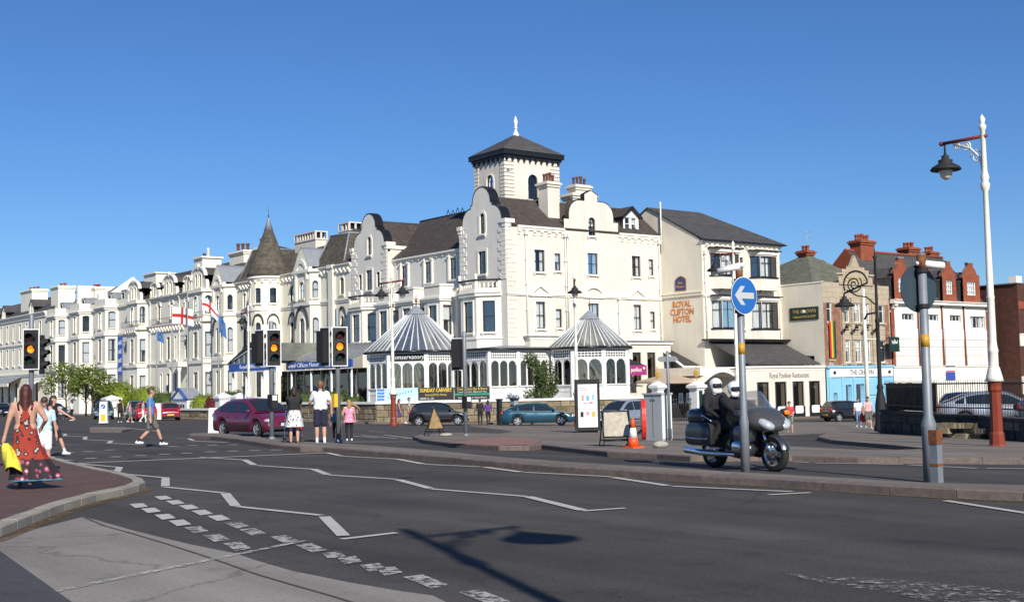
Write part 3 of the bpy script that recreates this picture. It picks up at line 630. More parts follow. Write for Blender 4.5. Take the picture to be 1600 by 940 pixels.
for a, b in ((XS - .02, 60.15), (61.85, 65.5), (67.7, 70.55), (72.4, 74.38)): mould(q, R, a, b, 8.62, 8.86, ((0, .1), (.4, .17)))
q.build('string_course', hotel)
for c in (61.0, 71.47):
    q = MB().mat('trim'); q.prism(R, [(c - 1.15, 8.86), (c - .85, 8.86), (c, 9.4), (c + .85, 8.86), (c + 1.15, 8.86), (c, 9.62)], -.02, .17)
    q.fbox(R, c - 1.15, c + 1.15, 8.62, 8.86, -.02, .14); q.build('pediment', hotel)
q = MB().mat('trim'); n = 14; o = [(66.6 + 1.1 * math.cos(PI * i / n), 8.86 + .8 * math.sin(PI * i / n)) for i in range(n + 1)]; i_ = [(66.6 + .86 * math.cos(PI * i / n), 8.86 + .58 * math.sin(PI * i / n)) for i in range(n, -1, -1)]
q.prism(R, o + i_, -.02, .17); q.fbox(R, 65.5, 67.7, 8.62, 8.86, -.02, .14); q.build('pediment', hotel)
brackets(hotel, R, [59.0, 59.75, 60.5, 61.25, 62.0, 62.75, 63.4] + [69.9, 70.65, 71.4, 72.15, 72.9, 73.65, 74.2], 13.45, 13.84, .26, .22)
# gable coping, side street
def coping(parent, F, outl, t=.16, d0=-.35, d1=.1, m='black_paint', name='gable_coping'):
    q = MB().mat(m); n = len(outl); V = [Vector((u, z)) for u, z in outl]; c = sum(V, Vector((0, 0))) / n; o2 = []
    for i in range(n):
        a = V[max(i - 1, 0)]; b = V[min(i + 1, n - 1)]; tt = (b - a).normalized(); nn = Vector((-tt.y, tt.x))
        if nn.dot(V[i] - Vector((c.x, V[0].y - 1.0))) < 0: nn = -nn
        o2.append(V[i] + nn * t)
    vs = [F.pt(v.x, v.y, d) for d in (d0, d1) for v in V] + [F.pt(v.x, v.y, d) for d in (d0, d1) for v in o2]
    fs = []
    for i in range(n - 1):
        fs += [(i, i + 1, n + i + 1, n + i), (2 * n + i, 2 * n + i + 1, 3 * n + i + 1, 3 * n + i), (i, i + 1, 2 * n + i + 1, 2 * n + i), (n + i, n + i + 1, 3 * n + i + 1, 3 * n + i)]
    fs += [(0, n, 3 * n, 2 * n), (n - 1, 2 * n - 1, 4 * n - 1, 3 * n - 1)]
    q.raw(vs, fs); q.build(name, parent)
coping(hotel, R, dutch2(66.6, 2.95, 15.0, 17.5), .06, -.45, .02)
b = MB().mat('cream'); b.prism(R, clipz(dutch2(66.6, 2.95, 15.0, 17.5), 15.45), -.45, -.02); b.build('gable_back', hotel)
# rainwater pipes
def pipe(parent, F, u, z0, z1, d=.12, m='pipe', r=.055):
    q = MB().mat(m); q.tube([F.pt(u, z0, d), F.pt(u, z1, d)], r, 8); q.fbox(F, u - .14, u + .14, z1 - .05, z1 + .22, .02, d + .14)
    for z in np.arange(z0 + .6, z1, 2.0): q.fbox(F, u - .09, u + .09, z, z + .07, .0, d + .08)
    q.build('downpipe', parent)
for u in (59.6, 63.62, 63.85, 69.3, 74.1): pipe(hotel, R, u, 4.9, 13.5 if u != 69.3 else 8.6, .14)
# quoins at the street corner
def quoins(parent, F, u, z0, z1, side, m, h=.36, wa=.75, wb=.5, d=.035, name='quoins', bev=.02):
    q = MB().mat(m); k = 0; z = z0
    while z < z1 - .05:
        w = wa if k % 2 == 0 else wb; q.fbox(F, u if side > 0 else u - w, u + w if side > 0 else u, z + bev, min(z + h, z1) - bev, -.02, d); z += h; k += 1
    q.build(name, parent, 'stuff')
quoins(hotel, R, XS, -1.1, 13.1, 1, 'cream', .36, .95, .65)
# sea-front elevation: two gables and the range between
GA, GB, HW = 78.98, 96.45, 3.1
def sea_gable(c, three):
    o = dutch(c, HW, 14.42, 17.5)
    ws = [W(c, zU - .05, zV + .02, 1.0, style='sash', curt=2, t=.2), W(c - .1, 13.72, 15.38, .66, 'round', 'sash', curt=0, t=.2)]
    if three: ws += [W(c + 1.55, zU + .13, zV - .28, .55, t=.05, sill=False), W(c - 1.6, zU + .13, zV - .28, .58, t=.05, sill=False)]
    facade(hotel, S, [(c - HW, ZB), (c + HW, ZB)] + list(reversed(o)), ws, 'grey_render', 'gable_wall')
    coping(hotel, S, o[1:-1], .07, -.8, .03)
    q = MB().mat('grey_render'); q.prism(S, clipz(o, 15.6), -.5, -.03); q.build('gable_back', hotel)
    for s in (-1, 1):
        quoins(hotel, S, c + s * HW, 9.9, 14.4, -s, 'grey_render', .37, .95, .62, .045)
        q = MB().mat('trim'); u = c + s * (HW - .12); q.fbox(S, u - .3, u + .3, 14.3, 14.62, -.8, .16); q.fbox(S, u - .22, u + .22, 14.0, 14.3, -.5, .1); q.fbox(S, u - .16, u + .16, 13.75, 14.0, -.3, .06); q.build('kneeler', hotel)
    # canted two-storey bay with balustrade
    x = XS - 1.3; ya, yb = c - .85, c + 1.25
    bay(hotel, x, XS, ya, yb, 1.55, [(5.85, 8.28)], ZB, 8.7, 'grey_render', strings=((8.66, 8.9, .16), (8.9, 9.0, .24), (5.3, 5.5, .08)), wf=1.2, wc=1.0, curt=1)
    P = [(XS, ya - 1.55), (x - .1, ya - .05), (x - .1, yb + .05), (XS, yb + 1.55)]
    for a, b in zip(P[:-1], P[1:]):
        F = FF(a, b, (x - 20, c)); n = F.len; q = MB().mat('trim'); q.fbox(F, 0, n, 9.0, 9.2, -.2, .05); q.fbox(F, 0, n, 9.2, 9.28, -.2, .0)
        for u in (0.12, n - .12): q.fbox(F, u - .12, u + .12, 9.2, 9.86, -.22, .03)
        k = max(2, int(n / .3))
        q.build('balcony_parapet', hotel)
        for i in range(1, k):
            bl = MB().mat('trim'); p = F.pt(n * i / k, 9.28, -.09); bl.lathe([(.05, 0), (.085, .1), (.09, .2), (.05, .33), (.06, .45)], p, 8); bl.build('baluster', hotel)
        q = MB().mat('frame_dark'); q.fbox(F, -.06, n + .06, 9.86, 9.98, -.26, .08); q.build('balcony_rail', hotel)
    for p in (P[0], P[1], P[2]):
        q = MB().mat('trim'); q.lathe([(.1, 0), (.16, .06), (.07, .12), (.15, .26), (.13, .36), (.0, .5)], (p[0] + .06, p[1], 9.97), 10); q.build('ball_finial', hotel)
sea_gable(GA, False); sea_gable(GB, True)
XM = XS + .6; SM = SF(XM); my0, my1 = GA + HW - .02, GB - HW + .02
mw = [W(y, zU - .05, 12.33, 1.0, curt=2, hood='pillars', t=.0) for y in (83.9, 87.65, 91.4)]
facade(hotel, SM, rect(my0, my1, 9.6, 13.0), mw, 'grey_render')
q = MB().mat('trim'); mould(q, SM, my0, my1, 12.72, 13.0); q.build('cornice', hotel)
q = MB().mat('trim')
for y in np.arange(82.6, 93.2, .93): q.ball(SM.pt(y, 12.62, .04), (.09, .1, .07), 8, 5)
q.build('stud_mouldings', hotel, 'stuff')
XL = 57.35; SL = SF(XL); facade(hotel, SL, rect(my0, my1, ZB, 9.6), [W(y, 5.85, 8.3, .6, t=0, sill=False) for y in ()], 'grey_render')
for yy in (my0, my1): q = MB().mat('grey_render'); q.box((XL - .02, yy - .04, ZB), (XM + .1, yy + .04, 9.6)); q.build('return_wall', hotel)
q = MB().mat('lead_grey'); q.box((XL - .1, my0, 9.55), (XM + .1, my1, 9.66)); q.build('ledge', hotel)
q = MB().mat('trim')
for y0, y1 in ((my0, 82.5), (85.0, 86.4), (88.9, 90.2), (92.6, my1)): mould(q, SL, y0, y1, 8.68, 8.95, ((0, .08), (.5, .16)))
q.build('string_course', hotel)
for ya, yb in ((82.6, 84.9), (86.5, 88.85), (90.3, 92.55)):      # square first-floor bays
    x = 56.0
    for k, F in enumerate((SF(x), RF(ya), BF(yb))):
        if k == 0: facade(hotel, F, rect(ya, yb, ZB, 9.95), [W((ya + yb) / 2 - .1, 5.85, 8.28, 1.15, curt=2, t=.18)], 'grey_render', 'bay_wall')
        elif k == 1: facade(hotel, F, rect(x, XL, ZB, 9.95), [W((x + XL) / 2 + .02, 5.85, 8.28, .85, curt=3, t=.12)], 'grey_render', 'bay_wall')
        else: facade(hotel, F, rect(x, XL, ZB, 9.95), [], 'grey_render', 'bay_wall')
        a, b = (ya, yb) if k == 0 else (x, XL); e = .16 if k == 0 else 0
        q = MB().mat('trim'); q.fbox(F, a - e, b + e, 8.62, 8.78, -.02, .13 + .003 * k); q.fbox(F, a - e, b + e, 8.78, 8.96, -.02, .2 + .003 * k); q.fbox(F, a - e * .5, b + e * .5, 9.85, 10.0, -.2, .07 + .003 * k); q.fbox(F, a, b, 5.25, 5.45, -.02, .08 + .003 * k); q.build('string_course', hotel)
    q = MB().mat('lead_grey'); q.face([(x, ya, 9.9), (XL, ya, 9.9), (XL, yb, 9.9), (x, yb, 9.9)]); q.build('bay_roof', hotel)
# roofs
def roof_face(parent, pts, m='slate', name='roof', t=.0):
    q = MB().mat(m); q.face(pts); return q.build(name, parent)
def slab(parent, pts, m, name='roof', th=.12):
    """a roof slope with thickness"""
    P = [Vector(p) for p in pts]; n = (P[1] - P[0]).cross(P[2] - P[0]).normalized()
    if n.z < 0: n = -n
    q = MB().mat(m); k = len(P); A = [p + n * .0 for p in P]; B = [p - n * th for p in P]
    q.raw(A + B, [tuple(range(k)), tuple(range(2 * k - 1, k - 1, -1))] + [(i, (i + 1) % k, k + (i + 1) % k, k + i) for i in range(k)]); return q.build(name, parent)
ZR = 16.75
slab(hotel, [(XS + .3, YR - .12, 14.15), (74.5, YR - .12, 14.15), (74.5, GA, ZR), (XS + .3, GA, ZR)], 'slate')
slab(hotel, [(XS + .3, GA, ZR), (74.5, GA, ZR), (74.5, GA + HW, 14.15), (XS + .3, GA + HW, 14.15)], 'slate')
slab(hotel, [(66.6 - 2.4, YR + .35, 14.7), (66.6, YR + .35, 17.0), (66.6, GA, 17.0), (66.6 - 2.4, GA, 14.7)], 'slate'); slab(hotel, [(66.6 + 2.4, YR + .35, 14.7), (66.6, YR + .35, 17.0), (66.6, GA, 17.0), (66.6 + 2.4, GA, 14.7)], 'slate')
slab(hotel, [(XM - .2, my0 - .4, 13.02), (XM - .2, my1 + .4, 13.02), (63.4, my1 + 3.2, 17.15), (63.4, my0 - .4, 17.15)], 'slate')
slab(hotel, [(63.4, my0 - .4, 17.15), (63.4, my1 + 3.2, 17.15), (68.5, my1 + 3.2, 13.0), (68.5, my0 - .4, 13.0)], 'slate')
slab(hotel, [(XS + .3, GB - HW - .1, 14.3), (63.5, GB - HW - .1, 14.3), (63.5, GB, ZR + .1), (XS + .3, GB, ZR + .1)], 'slate'); slab(hotel, [(XS + .3, GB, ZR + .1), (66, GB, ZR + .1), (66, GB + HW + .1, 14.3), (XS + .3, GB + HW + .1, 14.3)], 'slate')
q = MB().mat('trim'); q.box((XS - .05, GB - HW - .16, 14.0), (60.2, GB - HW + .1, 14.3)); q.build('gutter_board', hotel)
q = MB().mat('cream'); q.box((XS + .05, GB - HW - .04, 9.6), (66, GB - HW + .04, 14.2)); q.box((XS + .05, GA + HW - .04, 9.6), (66, GA + HW + .04, 14.2)); q.box((XS + .05, GB + HW - .04, 9.6), (66, GB + HW, 14.2)); q.box((74.3, YR + .03, ZB), (74.36, 90, 14.1)); q.build('return_wall', hotel)
for a, b in (((XS + .3, GA, ZR), (74.5, GA, ZR)), ((63.4, my0, 17.15), (63.4, my1 + 3.2, 17.15)), ((XS + .3, GB, ZR + .1), (63.5, GB, ZR + .1))):
    q = MB().mat('slate_dark'); q.tube([a, b], .1, 6); q.build('ridge_tiles', hotel)
q = MB().mat('lead_grey'); q.tube([(XM + .6, my1 + .05, 13.7), (63.3, 96.4, 16.95)], .09, 6); q.build('valley_flashing', hotel)
q = MB().mat('frame_dark')
for i in range(4): q.tube([(63.6, 92.6 - i * .75, 17.1), (63.6, 92.2 - i * .75, 17.75 - .12 * (i % 2)), (63.6, 91.85 - i * .75, 17.1)], .035, 5)
q.build('roof_light_frame', hotel)
# dormer
dm = [(70.75, 14.5), (72.3, 14.5), (72.3, 15.65), (70.75, 15.65)]
FD = RF(YR + .55)
facade(hotel, FD, [(70.62, 14.4), (72.42, 14.4), (72.42, 15.75), (71.52, 16.45), (70.62, 15.75)], [W(71.15, 14.58, 15.65, .62, style='sash', fm='frame_white', t=0, curt=0, sill=False), W(71.9, 14.58, 15.65, .62, style='sash', fm='frame_white', t=0, curt=3, sill=False)], 'white_paint', 'dormer_front')
q = MB().mat('slate_dark'); q.face([(70.6, YR + .5, 14.4), (70.6, YR + .5, 15.75), (70.6, YR + 2.6, 15.75)]); q.face([(72.44, YR + .5, 14.4), (72.44, YR + .5, 15.75), (72.44, YR + 2.6, 15.75)]); q.build('dormer_cheek', hotel)
for s in (-1, 1): slab(hotel, [(71.52 + s * 1.1, YR + .3, 15.68), (71.52, YR + .3, 16.6), (71.52, YR + 3.1, 16.6), (71.52 + s * 1.1, YR + 3.1, 15.68)], 'slate', 'dormer_roof')
q = MB().mat('black_paint')
for s in (-1, 1): q.prism(RF(YR + .28), [(71.52, 16.62), (71.52, 16.4), (71.52 + s * 1.12, 15.5), (71.52 + s * 1.12, 15.7)], -.05, .04)
q.build('bargeboard', hotel)
# chimneys
def chimney(parent, x0, x1, y0, y1, z0, z1, pots, m='cream', pm='terracotta', pr=.13, ph=.75, axis='x', slots=False, name='chimney', capm=None):
    q = MB().mat(m); q.box((x0, y0, z0), (x1, y1, z1 - .45)); q.mat(capm or m); q.box((x0 - .1, y0 - .1, z1 - .45), (x1 + .1, y1 + .1, z1 - .25)); q.box((x0 - .2, y0 - .2, z1 - .25), (x1 + .2, y1 + .2, z1 - .1)); q.box((x0 - .08, y0 - .08, z1 - .1), (x1 + .08, y1 + .08, z1)); o = q.build(name, parent)
    for i in range(pots):
        t = (i + .5) / pots; x = x0 + (x1 - x0) * t if axis == 'x' else (x0 + x1) / 2; y = y0 + (y1 - y0) * t if axis == 'y' else (y0 + y1) / 2
        q = MB().mat(pm); h = ph * (1 + .12 * ((i * 7) % 3 - 1)); q.lathe([(pr, -.02), (pr * .85, .1), (pr * .8, h * .75), (pr * 1.05, h * .8), (pr * 1.05, h), (pr * .7, h), (pr * .65, h * .6)], (x, y, z1), 10); q.build('chimney_pot', o)
    return o
chimney(hotel, 62.95, 64.15, 77.0, 78.2, 14.9, 18.15, 4, pm='pot_dark')
chimney(hotel, 68.2, 69.8, 79.6, 80.6, 15.0, 18.7, 4, pm='pot_dark'); chimney(hotel, 67.7, 70.2, 79.4, 80.8, 15.0, 17.9, 0)
def slotted(parent, x0, x1, y0, y1, z0, z1):
    q = MB().mat('cream'); q.box((x0, y0, z0), (x1, y1, z1 - .75)); q.box((x0 - .08, y0 - .08, z1 - .9), (x1 + .08, y1 + .08, z1 - .75)); q.box((x0 - .08, y0 - .08, z1 - .12), (x1 + .08, y1 + .08, z1)); n = max(2, int((x1 - x0) / .55)); k = max(2, int((y1 - y0) / .55))
    for i in range(n + 1):
        for y in (y0, y1): x = x0 + (x1 - x0) * i / n; q.box((x - .09, y - .09 if y > y0 else y - .02, z1 - .76), (x + .09, y + .02 if y > y0 else y + .09, z1 - .1))
    for j in range(k + 1):
        for x in (x0, x1): y = y0 + (y1 - y0) * j / k; q.box((x - .02 if x == x0 else x - .09, y - .09, z1 - .76), (x + .09 if x == x0 else x + .02, y + .09, z1 - .1))
    q.mat('black_paint'); q.box((x0 + .3, y0 + .3, z1 - .76), (x1 - .3, y1 - .3, z1 - .13)); q.build('chimney', parent)
slotted(hotel, 60.6, 62.8, 105.0, 107.0, 13, 18.0)
# tower
tx0, tx1, ty0, ty1, tz0, tz1 = 60.9, 66.7, 80.0, 84.3, 14.5, 20.5
TS, TR = SF(tx0), RF(ty0)
for F, a, b, wu, ww in ((TS, ty0, ty1, 82.05, .95), (TR, tx0, tx1, 63.8, 1.05)):
    facade(hotel, F, rect(a, b, tz0, tz1), [W(wu, 17.1, 19.2, ww, 'round', 'grid', 2, 4, curt=0, t=.12, sill=False, glass='glass_dark')], 'cream', 'tower_wall')
    for u, s in ((a, 1), (b, -1)): quoins(hotel, F, u, tz0, tz1 - .35, s, 'cream', .31, .95 if F is TR else .62, .95 if F is TR else .62, .05, 'tower_quoins', .025)
    q = MB().mat('frame_dark')
    for z in np.arange(tz0, tz1 - .4, .31):
        for u, s in ((a, 1), (b, -1)): w = .95 if F is TR else .62; q.fbox(F, u if s > 0 else u - w, u + w if s > 0 else u, z - .022, z + .022, -.02, .012)
    q.build('quoin_joint', hotel, 'stuff')
    q = MB().mat('black_paint'); k = int((b - a) / .62)
    for i in range(k + 1): u = a + .15 + (b - a - .3) * i / k; q.fbox(F, u - .07, u + .07, tz1 - .32, tz1, -.02, .22)
    q.build('eaves_dentil', hotel, 'stuff')
for F, a, b in ((EF(tx1), ty0, ty1), (BF(ty1), tx0, tx1)): facade(hotel, F, rect(a, b, tz0, tz1), [], 'cream', 'tower_wall')
q = MB().mat('black_paint'); e = .34; q.box((tx0 - e * .5, ty0 - e * .5, tz1 - .05), (tx1 + e * .5, ty1 + e * .5, tz1 + .16)); q.box((tx0 - e, ty0 - e, tz1 + .16), (tx1 + e, ty1 + e, tz1 + .55)); q.build('tower_eaves', hotel)
ax, ay, az = (tx0 + tx1) / 2, (ty0 + ty1) / 2, 23.0; e = .4; B4 = [(tx0 - e, ty0 - e), (tx1 + e, ty0 - e), (tx1 + e, ty1 + e), (tx0 - e, ty1 + e)]
q = MB().mat('slate_dark')
for i in range(4): a, b = B4[i], B4[(i + 1) % 4]; q.face([(*a, tz1 + .55), (*b, tz1 + .55), (ax, ay, az)])
tr = q.build('tower_roof', hotel)
q = MB().mat('white_paint'); q.lathe([(.3, -.35), (.26, .05), (.14, .15), (.12, .45), (.2, .5), (.1, .62), (.16, .85), (.2, 1.05), (.1, 1.3), (.05, 1.5), (.0, 1.55)], (ax, ay, az), 10); q.build('finial', tr)
# ---------------------------------------------------------------- conservatories
def glazed_wall(parent, a, b, side, z0, zs, zg, n, lattice=True, zl=None):
    """white timber screen: panelled base, arched lights, lattice band below the gutter"""
    F = FF(a, b, side); L_ = F.len; q = MB().mat('white_paint')
    pw = .16; q.fbox(F, -pw * .6, pw, z0, zg, -.09, .09); q.fbox(F, L_ - pw, L_ + pw * .6, z0, zg, -.088, .088)
    q.fbox(F, 0, L_, z0, zs, -.06, .03); q.fbox(F, -.05, L_ + .05, zs - .03, zs + .07, -.1, .12); q.fbox(F, 0, L_, zs - .45, zs - .39, .0, .06); q.fbox(F, 0, L_, zg - .1, zg, -.07, .05)
    zt = zg - .78; q.fbox(F, 0, L_, zt, zt + .09, -.06, .05); step = (L_ - 2 * pw) / n; aw = step - .1; pan = []
    for i in range(n):
        u0 = pw + step * i; c = u0 + step / 2; k = 10; r = aw / 2; zc = zt - r - .04
        arc = [(c + r * math.cos(PI * j / k), zc + r * math.sin(PI * j / k)) for j in range(k + 1)]
        q.prism(F, [(u0 + step, zc), (u0 + step, zt), (u0, zt), (u0, zc)] + list(reversed(arc)), -.04, .025)
        if i: q.fbox(F, u0 - .05, u0 + .05, zs, zc + .02, -.05, .04)
        pan.append((u0, u0 + step, zc))
    o = q.build('glazed_screen', parent)
    if lattice:
        lt = MB().mat('white_paint'); m = n * 4; zz0, zz1 = zt + .09, zg - .1
        for i in range(m + 1): u = pw + (L_ - 2 * pw) * i / m; lt.fbox(F, u - .03, u + .03, zz0, zz1, -.02, .02)
        for j in range(4): z = zz0 + (zz1 - zz0) * j / 3; lt.fbox(F, pw, L_ - pw, z - .035, z + .035, -.018, .022)
        lt.build('lattice', o, 'stuff'); lt = MB().mat('room'); lt.fbox(F, pw, L_ - pw, zz0, zz1, -.06, -.05); lt.build('lattice_shade', o)  # dark sheet added behind the lattice so its holes read as shade
    for u0, u1, zc in pan:
        p = MB().mat('glass_dark'); p.fbox(F, u0, u1, zs, zt, -.036, -.03); p.build('pane', o)
    return F
def octagon(cx, cy, s, zg, za, label, sign=None):
    a = s * .5 * (1 + math.sqrt(2)); h = s / 2; t = thing('conservatory', label, 'conservatory', (cx, cy, -1.15))
    V = [(cx - a, cy + h), (cx - a, cy - h), (cx - h, cy - a), (cx + h, cy - a), (cx + a, cy - h), (cx + a, cy + h), (cx + h, cy + a), (cx - h, cy + a)]
    for i in range(8):
        A, B = V[i], V[(i + 1) % 8]; mid = ((A[0] + B[0]) / 2, (A[1] + B[1]) / 2); side = (2 * mid[0] - cx, 2 * mid[1] - cy)
        if i in (7, 0, 1, 2, 3): glazed_wall(t, A, B, side, -1.3, 1.55, zg, 3 if s > 2.7 else 2, lattice=not (sign and i == 1))
        else: q = MB().mat('white_paint'); q.wall(FF(A, B, side), rect(0, s, -1.3, zg)); q.build('back_wall', t)
        if sign and i == 1:
            F = FF(A, B, side); q = MB().mat('frame_dark'); q.fbox(F, .16, s - .16, zg - .7, zg - .06, -.02, .03); sb = q.build('sign_board', t); text_on(sb, F, s / 2, zg - .37, .045, sign, .48, 'white_paint', shear=.25)
    E = .3; k = 1 + E / a; top = .62
    q = MB().mat('black_paint')
    for i in range(8):
        A, B = V[i], V[(i + 1) % 8]; P = [Vector((cx + (p[0] - cx) * k, cy + (p[1] - cy) * k, zg + .06)) for p in (A, B)]; q.tube(P, .1, 8)
    q.build('gutter', t)
    ring = lambda f, z: [(cx + (p[0] - cx) * f, cy + (p[1] - cy) * f, z) for p in V]
    lo, mid_, hi = ring(k, zg + .1), None, ring(top / a, za)
    for i in range(8):
        j = (i + 1) % 8; p = MB().mat('glass_roof'); p.face([lo[i], lo[j], hi[j], hi[i]]); p.build('roof_glass', t)
        n = 5
        for m in range(n):
            f = m / n; A = Vector(lo[i]).lerp(Vector(lo[j]), f); top_f = f if m == 0 else f
            Bt = Vector(hi[i]).lerp(Vector(hi[j]), f); hh = 1.0 if m in (0,) else (.93 if m in (2, 3) else .72)
            Be = A.lerp(Bt, 1.0)
            b = MB().mat('glaze_bar'); b.tube([A + Vector((0, 0, .05)), Be + Vector((0, 0, .05))], .042 if m else .065, 5); b.build('glazing_bar', t)
    q = MB().mat('lead_grey'); r8 = [(p[0], p[1]) for p in ring((top + .22) / a, 0)]
    for i in range(8): q.face([(*r8[i], za - .05), (*r8[(i + 1) % 8], za - .05), (cx, cy, za + .75)])
    q.build('roof_cap', t)
    q = MB().mat('rust'); q.lathe([(.05, 0), (.05, .3), (.16, .36), (.05, .45), (.03, .8), (.0, .95)], (cx, cy, za + .7), 8); q.tube([(cx - .25, cy, za + 1.2), (cx + .25, cy, za + 1.2)], .025, 5); q.build('finial', t)
    fl = MB().mat('drape'); fl.face([(x, y, .9) for x, y in V]); fl.build('floor_deck', t)
    return t, V
cons1, V1 = octagon(54.3, 83.5, 3.0, 4.36, 7.55, 'large white octagonal conservatory with glazed pyramid roof and lettered frieze', 'Conservatory')
cons2, V2 = octagon(63.9, 73.3, 2.4, 4.36, 6.75, 'smaller white octagonal conservatory with glazed roof near the purple restaurant sign')
ver = thing('glazed_verandah', 'white arched glazed verandah wrapping the hotel corner between the two conservatories', 'verandah', (55.2, 75, -1.15))
glazed_wall(ver, (55.2, 75.0), (55.2, 79.8), (40, 77), -1.3, 1.55, 4.36, 4); glazed_wall(ver, (55.2, 75.0), (58.0, 75.0), (56, 60), -1.3, 1.55, 4.36, 3); glazed_wall(ver, (58.0, 75.0), (61.0, 75.0), (56, 60), -1.3, 1.55, 4.36, 4)
q = MB().mat('lead_grey'); q.face([(54.9, 74.7, 4.45), (61.2, 74.7, 4.45), (61.2, YR, 4.75), (XS, YR, 4.75)]); q.face([(54.9, 74.7, 4.45), (XS, YR, 4.75), (XS, 80.4, 4.75), (54.9, 80.4, 4.45)]); q.build('verandah_roof', ver)
q = MB().mat('black_paint'); q.tube([(54.95, 80.2, 4.42), (54.95, 74.75, 4.42), (61.2, 74.75, 4.42)], .1, 8); q.build('gutter', ver)
# low parapets over the ground floor on the side street
q = MB().mat('cream'); q.box((59.4, 75.2, 4.6), (64.2, YR + .02, 5.35)); q.mat('lead_grey'); q.box((59.2, 75.1, 5.35), (64.3, YR + .02, 5.47)); q.mat('trim'); q.box((59.3, 75.15, 5.2), (64.25, 75.3, 5.34)); q.build('ground_floor_parapet', hotel)
FG = RF(74.4)
facade(hotel, FG, rect(66.9, 73.8, ZB, 5.0), [W(69.9, 1.6, 4.15, .95, style='grid', nx=1, ny=1, t=0, glass='glass_dark', curt=4), W(71.55, 1.6, 4.15, .95, style='grid', nx=1, ny=1, t=0, glass='glass_dark', curt=4), W(68.2, .4, 3.6, 1.1, style='grid', nx=1, ny=1, t=0, glass='glass_dark', curt=0)], 'cream', 'ground_floor_wall')
q = MB().mat('cream'); q.wall(EF(73.8), rect(74.4, YR, ZB, 5.0)); q.mat('lead_grey'); q.box((66.7, 74.1, 5.02), (74.1, YR - .01, 5.12)); q.mat('trim'); q.box((66.8, 74.22, 4.82), (73.95, YR - .01, 5.02)); q.build('ground_floor_cornice', hotel)
# entrance awning and purple sign
aw = thing('entrance_awning', 'dark sloping awning with a purple pavilion sign on the hotel side', 'awning', (67.6, 73.4, 2))
q = MB().mat('soft_black'); q.face([(66.5, 74.3, 4.4), (66.5, 72.4, 3.05), (68.9, 72.4, 3.05), (68.9, 74.3, 3.3)]); q.face([(66.5, 74.3, 4.4), (68.9, 74.3, 3.3), (68.9, 74.3, 3.0), (66.5, 74.3, 3.0)]); q.build('canopy', aw)
mat('purple', (.30, .03, .16), .5); mat('sign_grey', (.5, .5, .48), .6)
FA = RF(72.35); q = MB().mat('purple'); q.fbox(FA, 67.0, 69.0, 2.25, 3.05, -.04, .02); sb = q.build('sign_panel', aw); text_on(sb, FA, 67.85, 2.68, .03, 'pavilion', .5, 'white_paint', width=1.15); q = MB().mat('white_paint'); q.lathe([(.12, 0), (.12, .02)], (0, 0, 0), 10); 
q = MB().mat('sign_grey'); q.fbox(FA, 66.3, 66.98, 2.25, 3.05, -.03, .02); q.build('sign_panel', aw)
q = MB().mat('white_paint'); q.ball(FA.pt(68.7, 2.8, .03), (.13, .03, .1), 8, 6); q.build('sign_emblem', sb)
# ---------------------------------------------------------------- gothic turreted block
goth = thing('turreted_hotel_block', 'cream gothic hotel block with a conical slate turret and pointed window hoods', 'building', (XS, 115, -1.15))
gy0, gy1 = GB + HW, 131.0
gws = []
for y, k in ((101.4, .75), (103.6, .5), (111.5, .8), (122.4, .8)):
    if k > .7: gws += [W(y, 10.5, 12.1, k, 'round', t=.14, curt=2), W(y, 6.1, 8.5, k, 'pointed', hood='point', t=.1, curt=0)]
gws += [W(101.4, .9, 3.8, .9, curt=2), W(122.6, .9, 3.7, .9, curt=2)]
facade(goth, S, rect(gy0 + .03, gy1, ZB, 13.3), gws, 'cream_gothic')
q = MB().mat('trim'); mould(q, S, gy0 + .03, gy1, 12.95, 13.35, ((0, .1), (.4, .22), (.75, .32))); q.build('cornice', goth)
q = MB().mat('trim'); mould(q, S, gy0 + .03, gy1, 9.75, 10.1, ((0, .08), (.5, .14))); mould(q, S, gy0 + .03, gy1, 5.1, 5.4, ((0, .08), (.5, .14))); q.build('string_course', goth)
brackets(goth, S, list(np.arange(100, 105.4, .75)) + list(np.arange(111, 113.6, .75)) + list(np.arange(119.5, 124, .75)), 12.5, 12.97, .2, .3)
for u in (103.2,):
    q = MB().mat('cream_gothic'); q.fbox(S, u - .45, u + .45, ZB, 13.2, -.02, .28); q.mat('trim'); q.fbox(S, u - .55, u + .55, 13.1, 13.42, -.02, .4); q.build('pier', goth)
